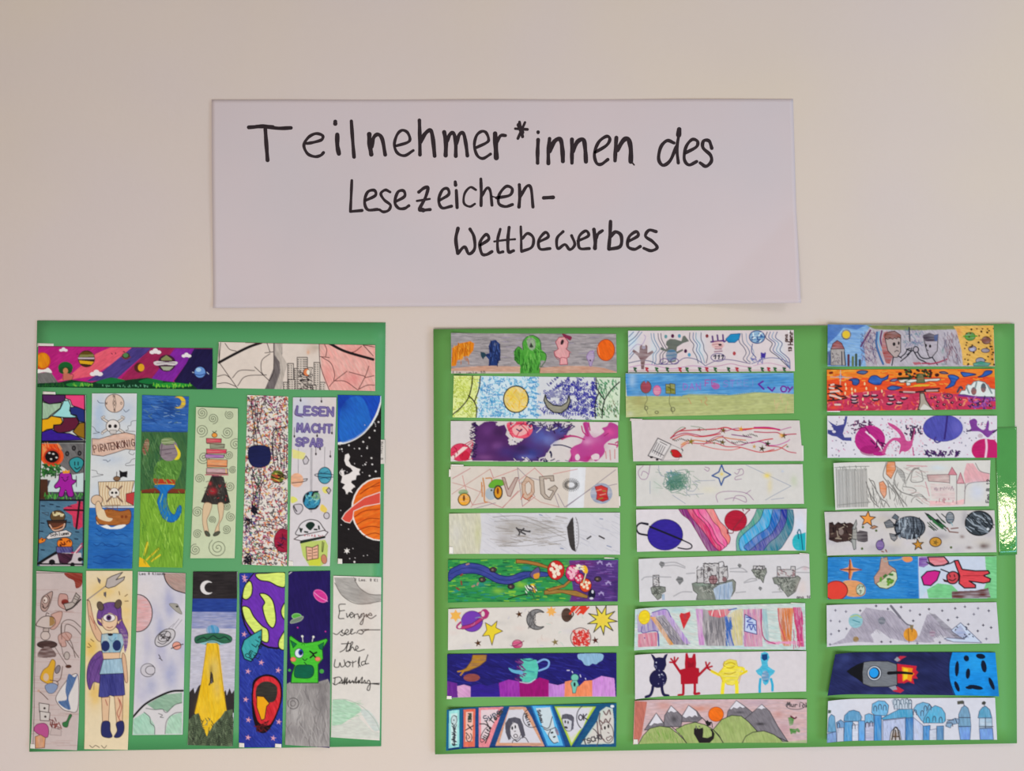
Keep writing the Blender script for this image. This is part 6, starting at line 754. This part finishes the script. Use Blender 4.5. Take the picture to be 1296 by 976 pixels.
a.E('3c5a6c', 838, 100, 26, 36, t=.4, o='1c2a34', w=1).L('8ab0b8', 1, '845 130 855 150').E('3c4248', 1022, 135, 86, 78, t=.5, ang=30, c2='5c646c', o='14181c', w=1.6).D(36, ['a0a8b0', '1c2024', '7a828a'], 955, 80, 1090, 190, 60, 1.2, 10, 60).E('c8ccd0', 1078, 172, 9, 9)
for x, y in ((280, 160), (275, 298), (845, 290), (365, 182)): a.E('5a6a3a', x, y, 8)

a = new((1045, 704, 1258, 703, 1258, 756, 1045, 757), 'R', 'bookmark half blue sky with orange star, half red figure with balloons', 'cfd0d8', (1, 1)).v(1035, 635, 5.082)
a.F('2a80c0', '40 340 635 345 640 620 40 625', .6, 5, '4a98d0', sc=(16, 1)).G('1c60a8', 600, 590, 40, 30, .5).D(80, ['5aa4d8', '1f6cb0'], 60, 360, 630, 610, 50, .8, -5, 8, .6)
a.S('e0a070', 200, 432, 72, 22, 4, -90).S('c8783c', 200, 432, 68, 8, 4, -90).L('8a2a20', 1.4, '195 370 190 490', '135 430 270 432', sm=0).F('dc9a64', '150 510 200 500 260 510 295 545 290 590 250 605 180 600 140 560', sm=1, t=.4, c2='d0a880').E('c4ccb8', 265, 560, 28, 36, o='5a6a50').D(8, ['5a6a50'], 245, 535, 285, 585, 20, 1).E('dc4a3c', 105, 565, 76, 62, o='7a2a28', w=1.2)
a.F('c09a8a', '395 360 435 350 445 400 490 430 500 480 480 530 440 555 390 550 355 520 350 480 385 430', sm=0, t=.4, c2='b0887a', o='5a5a54').F('c8d0a8', '365 520 400 500 470 440 495 450 500 490 475 535 430 555 385 545', t=.2, o='3a4a44').D(9, ['6a9a3a', '4a7a3a'], 380, 460, 490, 540, 20, 3).F('e0955c', '540 350 590 352 595 375 560 385 530 365', sm=1).L('a0a8a0', 1.2, '400 350 420 380 440 375 500 370 540 360')
a.F('c9cfdc', '640 348 1140 345 1140 625 645 625').F('bed0dc', '645 400 780 430 700 560 645 620').F('7cc488', '1060 345 1140 345 1140 625 1080 625 1050 560 1075 500 1065 420', .5, 10, '8fd09a').F('7cc488', '690 560 760 520 850 530 890 570 850 615 700 615', sm=0, t=.4, c2='90d09c').F('6a3834', '848 572 1000 565 1080 548 1095 610 850 618', t=.4, sm=0)
a.F('7a3ea0', '638 352 690 350 700 400 670 418 638 412', t=.3).L('6a9ad0', 1, '632 348 640 622', sm=0)
a.F('dc7078', '695 352 800 350 830 385 800 405 740 408 705 385', sm=0, o='28202c', w=1.7, t=.2).F('cc2c8c', '655 480 690 445 740 438 775 445 755 500 715 535 670 530', sm=0, o='2c1c34', w=1.6).L('241c28', 1.6, '690 385 740 410 830 395 870 375', '780 430 830 450').F('cc5058', '818 470 850 445 885 455 893 490 870 520 830 515', sm=1, o='241c28', w=1.6).L('2a1c24', 1.3, '835 465 840 478', '865 465 868 478', '832 495 855 503 875 490').F('4a2428', '790 490 820 500 825 515 800 510')
a.F('dc5058', '865 375 890 372 915 430 1000 440 1080 438 1090 455 1050 470 1095 490 1090 510 1050 518 960 505 1000 530 1000 548 930 550 895 520 900 470 880 420', sm=0, o='2a1c24', w=1.7, t=.2, c2='d4444c').L('a83038', 1, '920 470 1050 470')

a = new((1043, 764, 1258, 761, 1262, 813, 1043, 816), 'R', 'pale lilac bookmark of grey pencil mountains, tiny stars and an orange orb', 'cdc8ce', (2, 1)).v(1035, 755, 5.082)
a.F('a8a0ac', '60 300 160 260 200 200 250 130 300 65 380 80 460 85 560 170 640 250 690 110 740 105 900 250 1030 285 800 280 700 290 560 285 450 260 370 200 330 240 360 290 240 285', .45, 55, 'c4bcc6').F('cdc8ce', '345 255 372 205 410 240 460 270 440 292 350 295').F('cdc8ce', '730 265 780 240 830 260 800 285 740 290')
a.D(110, ['8a8490', 'a49cac', '948c98'], 270, 110, 450, 220, 50, .7, 45, 65, .4).D(40, ['8a8490', '948c98'], 440, 200, 550, 260, 40, .7, 45, 65, .4).D(50, ['8a8490', '7a7480'], 680, 160, 800, 250, 50, .8, 45, 60, .5).F('6c6872', '700 95 740 110 930 270 880 265 800 200', al=.7, t=.4).L('7a7680', 3, '460 55 480 80 520 130').L('7a7680', 1.8, '520 130 560 170 590 180')
a.E('8ab8c0', 233, 150, 46, 46, t=.4, c2='a8ccd0').L('b8c060', 1.2, '200 125 240 115 270 130').L('4a8a94', 1.2, '215 145 260 160').E('5c6470', 402, 150, 24, 24, t=.3).E('9a7a3c', 235, 268, 19, 18, t=.3).E('9a7c90', 725, 230, 19, 20, t=.4).E('dc9c38', 585, 238, 45, 44, t=.3, ang=80, c2='d08a3c').L('9a6a2c', 1.2, '570 200 575 290', '600 180 595 220').F('8a7a5a', '580 180 605 175 600 205 585 208')
a.F('c8d0e0', '845 210 905 162 1040 290 860 285 800 265 820 258 930 268 860 225', o='6a6a80', w=.9).F('a8b0cc', '860 215 905 175 960 260 900 250', t=.4).D(10, ['3a3c50'], 860, 180, 1000, 270, 10, 1.4)
for x, y in ((100, 80), (170, 90), (263, 85), (365, 55), (440, 75), (525, 62), (68, 145), (128, 152), (123, 212), (173, 200), (70, 230), (62, 295), (400, 285), (458, 285), (628, 295), (602, 150), (582, 85), (645, 110), (703, 75), (787, 85), (870, 70), (933, 60), (1017, 70), (1085, 85), (990, 108), (883, 128), (825, 145), (955, 172), (1050, 178), (1100, 193), (1015, 215), (1070, 265), (772, 288)): a.S(a.rnd.choice(['5a5662', '7a7684', '4a4454']), x, y, 11, 5, 4)

a = new((1052, 824, 1256, 824, 1260.5, 879, 1043, 876.5), 'R', 'dark blue bookmark with grey rocket flying left from a bright blue planet', '2a2c54', (5, 2)).v(1035, 755, 5.082)
a.bg('272a56', .6, 30, '34386a'); 
for i in range(36): a.G(a.rnd.choice(['1a1c3c', '3c4278', '20244a', '444c80']), a.rnd.uniform(50, 830), a.rnd.uniform(350, 620), 50, 26, .5)
a.F('1f94dc', '850 350 1130 350 1160 640 870 640 850 590 832 520 830 440 838 390', t=.35, c2='1c7cc4').L('16264c', 1.3, '850 350 832 430 835 530 870 630').G('3cb0ec', 1000, 420, 80, 60, .5).G('1a6cac', 1120, 600, 30, 60, .5)
for x, y, rx, ry, r in ((882, 457, 13, 50, 3), (942, 390, 17, 20, -20), (952, 488, 14, 34, 5), (1032, 376, 30, 17, 10), (1052, 440, 17, 40, -10), (882, 570, 13, 36, -22), (1000, 575, 48, 14, 10), (1100, 550, 13, 42, -22), (960, 578, 24, 10, 5)): a.E('101c34', x, y, rx, ry, r)
a.F('17151a', '170 470 200 450 250 425 285 415 280 550 240 520 200 495').F('75777c', '285 415 330 408 440 410 500 430 500 560 440 572 330 572 280 552 276 480', t=.4, ang=10, c2='8a8c90', sm=0, o='26242a').E('c8ccd4', 353, 485, 45, 47, o='3a3c44', w=1).E('1f2430', 353, 485, 36, 38).E('2a9ce0', 350, 483, 29, 30)
a.F('c03048', '490 395 520 375 560 378 530 395 510 412').F('c03048', '470 600 500 570 545 595 520 612').F('9a9aa4', '480 400 500 380 520 400 500 412').F('9a9aa4', '445 575 490 565 500 590 470 595').F('c8283c', '497 425 530 430 625 440 620 465 635 480 620 500 632 520 600 520 610 555 570 540 545 550 500 548', sm=0).F('f0941c', '530 445 600 455 595 475 610 490 595 505 590 540 560 525 535 540').F('f4c82c', '540 452 570 458 565 520 540 530').L('14121a', 4.2, '445 485 520 482 595 488', tp=.3).L('18161e', 1, '497 425 500 550')

a = new((1043.5, 883, 1256, 881, 1258.5, 934, 1042.5, 936), 'R', 'white bookmark with a blue-domed palace and two flagged towers', 'd0ced6', (4, 1)).v(1035, 870, 4.966)
def bl(p, c='5a9cc4', t=.5): a.F(c, p, t, 85, '8ab4d0', o='4a5c74', w=.8)
bl('38 270 100 262 102 328 38 328', '8a9cc8'); bl('45 195 48 170 65 150 88 165 92 200 100 262 42 262', '6a9ab8'); bl('100 205 130 190 155 210 155 240 105 240', '7a9cc0'); a.F('c4c4d0', '105 240 150 240 150 328 105 328', o='6a6c84', w=.7); bl('150 200 155 165 185 138 215 133 250 145 265 175 260 205', '5a94b8'); bl('155 205 210 205 205 328 150 328', '4a94c8'); a.F('d0d4e0', '205 230 245 225 245 328 205 328', .3, o='6a6c84', w=.7); bl('245 200 285 200 285 328 245 328', '6aa4dc'); bl('285 165 310 155 340 165 342 215 285 215', '74b0d4'); a.F('b4b4cc', '288 215 342 212 342 328 288 328', .4, o='6a6c84', w=.7)
bl('328 150 332 95 370 75 410 78 435 105 430 150 420 170 345 165', '74b4d8'); bl('345 165 390 168 390 328 342 328', '3f8cc8'); bl('390 185 440 160 500 130 585 128 590 200 540 180 400 195', '4aa0c4'); a.F('b4bcd8', '398 200 540 185 540 328 398 328', .4, 80, 'c8ccdc', o='5a6080', w=.8); bl('540 185 590 180 590 328 540 328', '3f7cb8'); a.F('c0b8b4', '440 328 450 270 475 240 505 265 515 328', .3, o='3a3434').L('3a3028', 1.6, '455 320 470 250 490 250 505 320', '465 300 500 300', '478 325 478 260').G('7a5a3a', 478, 290, 18, 20, .6)
bl('590 130 610 100 650 85 690 95 712 125 700 170 660 215 640 200', '74b0d0'); bl('690 130 725 105 765 120 788 155 790 200 775 215 650 215 660 180', '5ab0d0'); a.F('b8c0dc', '590 180 650 230 650 328 590 328', .5, 80, 'ccd0dc', o='6a7090', w=.7); bl('650 235 695 230 690 328 650 328', '4a8cc8'); a.F('c8ccd8', '690 260 735 250 735 328 690 328', .3, o='6a7090', w=.7); bl('735 235 778 232 778 325 735 325', '5a84b0')
for x, y in ((350, 125), (380, 115), (410, 120), (475, 85), (495, 85), (520, 82), (550, 80), (570, 85), (480, 115), (510, 110), (545, 105), (570, 108), (600, 150), (645, 155), (680, 195), (720, 190), (760, 195), (665, 125), (690, 118), (115, 225), (215, 235), (300, 225), (325, 220)): a.A('4a4454', 1, x, y, 9, 17, 180, 360).L('4a4454', .9, [x - 9, y, x - 9, y + 15], [x + 9, y, x + 9, y + 15], sm=0)
a.F('8ab4c4', '455 75 470 62 490 66 500 75 520 65 545 64 580 78 575 128 470 128', al=.3, o='6a6c84', w=.5)
bl('870 235 872 160 890 118 910 105 930 120 942 160 948 235', '7a9cb4'); bl('870 238 948 236 942 320 882 320', '7c9cd8'); bl('992 182 1000 140 1020 115 1040 108 1065 130 1078 180', '5a9cb8'); a.F('a8c0d0', '1000 182 1078 182 1080 240 1000 245', .4, o='5a6c84', w=.8); bl('1000 250 1082 245 1088 318 1005 320', '7c9cd8'); bl('792 235 800 205 850 185 875 190 875 215 830 225 820 245', '8a9cb4'); a.L('4a4a58', 1, '795 215 830 215 835 235', '800 195 840 195', '850 185 860 212', '1000 235 1085 235', '872 180 945 180', '1038 182 1038 245', '905 108 903 78', '1032 108 1030 80').F('5c5a50', '862 78 900 72 902 95 864 98').F('4a4a44', '1015 85 1030 75 1042 85 1035 100 1016 98').F('5a6a5a', '42 120 65 125 62 142 42 142').D(40, ['4a5c74'], 45, 160, 790, 320, 20, .6, 80, 100, .5).L('6a7090', .7, '540 90 700 300', sm=0, al=0)

# ------------------------------------------------------------------ the boards
BD = {'L': (0.0, 0.0015), 'R': (0.0, 0.0035)}
def flat(U, V): return U * 0
def o3(q, d): return px(sum(q[0::2]) / 4, max(q[5], q[7]), d)
def Q4(q): return [q[0:2], q[2:4], q[4:6], q[6:8]]
ql = (48, 406, 488, 408.5, 482.5, 944, 38, 951); qr = (549, 417, 1281.5, 410, 1285, 939.5, 551, 953)
def lift_l(U, V): return 0.0004 * np.sin(U * 5 + 1) ** 2 * (1 - V)
def lift_r(U, V): return 0.0012 * (1 - U) ** 6 + 0.0006 * np.maximum(0, 1 - V * 3)
bl_ = tag(sheet('poster_board', Q4(ql), 0.0002, 0.0015, M_gl, 24, 24, lift_l, origin=o3(ql, 0)), 'smaller darker green card on the wall at left holding sixteen bookmarks', 'board')
br_ = tag(sheet('poster_board', Q4(qr), 0.0002, 0.0035, M_gr, 32, 24, lift_r, origin=o3(qr, 0)), 'larger lighter green card on the wall at right holding three columns of bookmarks', 'board')
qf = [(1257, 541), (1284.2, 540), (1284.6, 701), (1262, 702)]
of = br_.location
tag(sheet('gloss_patch', qf, 0.0039, 0.0001, M_gloss, 16, 32, lambda U, V: 0.0007 + 0 * U, parent=br_, origin=tuple(of)), 'added glossy darker green patch at the board edge, mirroring a lamp').location = (0, 0, 0)  # patch added so that only this stretch of the board mirrors the lamp

# ------------------------------------------------------------------ bookmarks
for i, (a, side, label, (l0, l1), tapes) in enumerate(BOOKS):
    q = a.q; base = 0.0002 + BD[side][1] + (0.0003 if side == 'L' else 0.0010)
    w = (np.linalg.norm(q[1] - q[0]) + np.linalg.norm(q[2] - q[3])) / 2; h = (np.linalg.norm(q[3] - q[0]) + np.linalg.norm(q[2] - q[1])) / 2
    hor = w > h; rr = random.Random(i * 7 + 3); k0, k1, wav, ph = l0 * rr.uniform(.7, 1.2), l1 * rr.uniform(.7, 1.2), rr.uniform(.1, .35), rr.uniform(0, 6); tw = rr.uniform(-.5, .5)
    if side == 'R': k0 = k0 * 1.5 + 1.2
    def lift(U, V, hor=hor, k0=k0, k1=k1, wav=wav, ph=ph, tw=tw):
        t, s = (U, V) if hor else (V, U)
        return 0.001 * (k0 * (np.maximum(0, 1 - t * 5)) ** 2 * (1 + tw * (s - .5)) + k1 * (np.maximum(0, t * 5 - 4)) ** 2 * (1 - tw * (s - .5)) + wav * (1 + np.sin(t * 9 + ph)) + .0)
    org = px(q[:, 0].mean(), q[:, 1].max(), base)
    o = sheet('bookmark', q, base, 0.0003, M_print, int(w / .8), int(h / .8), lift, colour=a.colour, papercol=a.paper, origin=org)
    tag(o, label, 'bookmark', 'bookmarks on the left board' if side == 'L' else 'bookmarks on the right board')
    for (x0, y0, x1, y1, kind) in tapes:
        # kind 0: tape peeking out from behind, 1: folded over a corner, 2: lettered name tab
        hh = 0.0001 if kind != 1 else 0.0006
        dd = base + (0.0007 if kind == 1 else -0.0001) + (0.0002 if kind == 2 else 0)
        def lt(U, V, x0=x0, x1=x1, y0=y0, y1=y1, q=q, lift=lift):
            X = x0 + U * (x1 - x0); Y = y0 + V * (y1 - y0)
            u = np.clip((X - q[0][0]) / (q[1][0] - q[0][0]), 0, 1); v = np.clip((Y - q[0][1]) / (q[3][1] - q[0][1]), 0, 1)
            return lift(u, v)
        if kind == 2:
            ta = Art([(x0, y0), (x1, y0), (x1, y1), (x0, y1)], 'cfc9c2', 9); ta.T('Matteo 6B', 485.2, 559, 3.0, '5a5654', .55, 90)
            t = sheet('name_tab', ta.q, dd, 0.0002, M_print, 12, 48, lt, colour=ta.colour, papercol=ta.paper, origin=org)
        else:
            j = 1.4
            t = sheet('tape', [(x0, y0), (x1, y0 + .4 * j), (x1 + .2, y1), (x0 - .2, y1 - .3)], dd, 0.0002 if kind != 1 else 0.0001, M_tape, 6, 6, lt, origin=org)
        t.parent = o; t.matrix_parent_inverse = o.matrix_world.inverted(); t.location = (0, 0, 0); t.matrix_parent_inverse.identity()
        if kind == 2: t['label'] = 'white lettered name tab'

# ------------------------------------------------------------------ headline sheet
qs = [(268.5, 127), (1003.5, 125.5), (1010, 384.5), (270.5, 390)]
def lift_s(U, V):
    z = 0.0006 + 0.0007 * np.sin(U * 7 + .6) * np.sin(V * 3 + .3) + 0.0005 * np.sin(U * 17 + V * 5)
    c = np.maximum(0, U * 740 - 665 + (V * 260 - 215)) / 90                     # lower right corner, creased and lifted
    return np.maximum(z, 0.0001) + 0.0075 * np.maximum(0, c) + 0.0008 * np.maximum(0, 1 - U * 12) ** 2 + 0.0015 * np.maximum(0, V * 12 - 11) ** 2
os_ = px(640, 388, 0)
sh = tag(sheet('headline_sheet', qs, 0.0003, 0.0003, M_sheet, 150, 54, lift_s, origin=os_), 'large white paper sheet with black handwritten German headline above both boards', 'poster')
def inv(x, y):                                                                  # photo pixel -> sheet u, v
    u, v = (x - 268.5) / 735, (y - 127) / 260
    for _ in range(4):
        p = quadpt(qs, np.array(u), np.array(v)); u += (x - p[0]) / 738; v += (y - p[1]) / 260
    return u, v
def ribbon(lines, view):
    vs, fs = [], []
    for k, (l, w) in enumerate(lines):
        w = w * 1.13
        p = pp(l) / view[2] + (view[0], view[1]); p = catmull(p, n=7) if len(p) > 2 else np.linspace(p[0], p[-1], 6)
        w = w / view[2]
        if len(p) < 2: continue
        keep = [p[0]]
        for t in p[1:]:
            if np.hypot(*(t - keep[-1])) > .25: keep.append(t)
        p = np.array(keep); m = len(p)
        tg = np.gradient(p, axis=0); tg /= np.maximum(np.hypot(tg[:, 0], tg[:, 1]), 1e-6)[:, None]
        nn = np.stack([-tg[:, 1], tg[:, 0]], 1)
        # slightly uneven marker width, round ends
        ww = w / 2 * (1 + .08 * np.sin(np.arange(m) * .7 + p[0, 0]))
        L = [p[0] - tg[0] * ww[0] * .9 * math.sin(t) for t in ()]
        capA = [(p[0] - tg[0] * ww[0] * math.cos(t), ww[0] * math.sin(t), nn[0]) for t in (0.25, 0.7, 1.15)]
        capB = [(p[-1] + tg[-1] * ww[-1] * math.cos(t), ww[-1] * math.sin(t), nn[-1]) for t in (1.15, 0.7, 0.25)]
        rows = capA + [(p[i], ww[i], nn[i]) for i in range(m)] + capB
        b = len(vs)
        for c, r, n in rows:
            for s in (-1, 0, 1):
                x, y = c + n * r * s; u, v = inv(x, y)
                d = 0.0003 + 0.0003 + float(lift_s(np.array(u), np.array(v))) + 0.00008 + k * 0.00004
                X = px(x, y, d); vs.append((X[0] - os_[0], X[1] - os_[1], X[2] - os_[2]))
        for i in range(len(rows) - 1):
            for s in (0, 1): j = b + i * 3 + s; fs.append((j, j + 1, j + 4, j + 3))
    return vs, fs
VA, VB, VC, VD, VE = (300, 140, 7.2), (470, 140, 6.48), (640, 140, 4.629), (430, 215, 4.629), (560, 275, 4.469)
LET = [
 ('T', VA, [('112 157 250 150 380 165 495 161', 30), ('180 150 260 148 330 156', 32), ('262 175 272 320 282 455', 32)]),
 ('e', VA, [('638 303 700 292 770 270 785 240 765 220 712 214 650 250 612 320 645 395 712 422 765 410 790 385', 25)]),
 ('i', VA, [('915 222 916 320 930 395', 36), ('897 103 897 122', 34)]),
 ('l', VA, [('1043 98 1055 270 1068 425', 29)]),
 ('n', VB, [('-16 196 -13 270 1 362', 34), ('5 300 20 225 55 198 90 235 115 365', 28)]),
 ('e', VB, [('205 292 295 265 318 235 295 180 250 165 210 205 190 285 215 350 275 372 345 330', 22)]),
 ('h', VB, [('395 82 398 200 400 365', 27), ('405 262 440 195 485 165 505 230 520 375', 30)]),
 ('m', VB, [('598 180 612 260 610 370', 32), ('620 255 645 198 675 190 692 260 693 375', 28), ('698 275 722 200 755 190 775 270 788 372', 27)]),
 ('e', VB, [('862 305 945 265 962 235 940 182 902 174 862 210 845 290 868 368 915 394 978 358', 22)]),
 ('r', VB, [('1015 190 1020 290 1025 388', 36), ('1028 262 1060 208 1100 206', 24)]),
 ('asterisk', VB, [('1215 95 1240 215', 22), ('1260 98 1202 230', 20), ('1180 150 1280 156', 20), ('1210 120 1235 180', 34)]),
 ('i', VC, [('190 172 187 240 187 308', 20), ('190 127 190 131', 18)]),
 ('n', VC, [('257 165 250 240 250 310', 20), ('258 240 285 182 320 170 332 230 335 298', 23)]),
 ('n', VC, [('388 170 388 240 388 308', 20), ('393 240 420 184 455 172 466 230 470 300', 22)]),
 ('e', VC, [('525 245 590 205 610 168 590 152 545 185 520 250 530 305 558 316 598 288', 17)]),
 ('n', VC, [('648 160 643 230 640 295', 20), ('653 232 690 175 718 170 732 225 732 300', 24), ('735 300 752 320', 8)]),
 ('d', VC, [('985 192 945 178 908 215 895 285 920 322 962 295 998 215', 18), ('1015 112 1012 150 1002 225 1010 308', 17), ('1015 112 1012 145', 26)]),
 ('e', VC, [('1052 250 1115 215 1122 182 1090 172 1055 215 1045 285 1072 320 1118 300', 17)]),
 ('s', VC, [('1206 222 1190 180 1158 180 1155 220 1198 262 1203 300 1172 328 1138 308', 18)]),
 ('L', VD, [('72 64 68 160 64 246', 15), ('64 246 132 240', 16)]),
 ('e', VD, [('152 182 210 152 204 122 165 132 147 188 165 235 222 234', 16)]),
 ('s', VD, [('296 132 268 120 242 142 262 178 298 208 288 238 258 248 234 236', 15)]),
 ('e', VD, [('325 190 380 158 375 125 342 132 324 190 345 226 380 228 406 212', 16)]),
 ('z', VD, [('464 132 495 108 518 106 502 165 468 230 480 238 530 234', 17), ('453 184 528 172', 12), ('470 228 490 238', 22)]),
 ('e', VD, [('585 180 638 146 632 112 602 120 580 178 600 224 655 214', 16)]),
 ('i', VD, [('683 122 688 222', 17), ('677 72 679 90', 18)]),
 ('c', VD, [('798 118 765 103 732 140 728 196 762 216 792 200', 13)]),
 ('h', VD, [('827 54 829 130 828 210', 16), ('833 152 862 108 882 125 892 208', 15)]),
 ('e', VD, [('918 165 995 150 1010 112 975 98 935 145 932 198 970 216 1012 204', 16), ('895 157 922 165', 7)]),
 ('n', VD, [('1052 88 1055 150 1050 218', 18), ('1060 155 1095 98 1120 108 1132 218', 16)]),
 ('hyphen', VD, [('1195 165 1250 162', 20)]),
 ('W', VE, [('88 64 76 125 86 205', 18), ('88 205 125 168 150 208 182 178 178 110 156 68', 16)]),
 ('e', VE, [('215 158 262 125 246 98 212 145 222 205 248 212 280 195', 16)]),
 ('t', VE, [('327 68 312 130 316 196 342 196', 15)]),
 ('t', VE, [('377 58 370 130 374 195 402 190', 17), ('293 138 350 130 410 125', 11)]),
 ('b', VE, [('443 54 445 120 446 192', 13), ('448 194 505 170 514 118 482 92 452 120', 15)]),
 ('e', VE, [('545 140 598 112 582 86 545 130 552 180 608 178', 15)]),
 ('w', VE, [('682 82 648 120 652 178 692 155 720 184 748 155 730 105', 15)]),
 ('e', VE, [('766 135 825 106 810 78 772 112 775 175 830 178', 15)]),
 ('r', VE, [('856 70 864 130 862 176', 20), ('868 122 880 95 904 77', 16)]),
 ('b', VE, [('950 25 947 100 940 180', 18), ('942 182 1005 165 1010 105 978 84 952 110', 18)]),
 ('e', VE, [('1050 138 1105 106 1095 82 1055 112 1048 165 1085 182 1118 166', 16)]),
 ('s', VE, [('1208 82 1168 74 1148 108 1188 138 1214 172 1180 190 1138 176', 16)]),
]
for nm, view, lines in LET:
    vs, fs = ribbon(lines, view)
    mesh('letter' if nm not in ('hyphen', 'asterisk') else nm, vs, fs, M_ink, sh)['label'] = 'handwritten black ' + (nm if nm in ('hyphen', 'asterisk') else 'letter ' + nm)
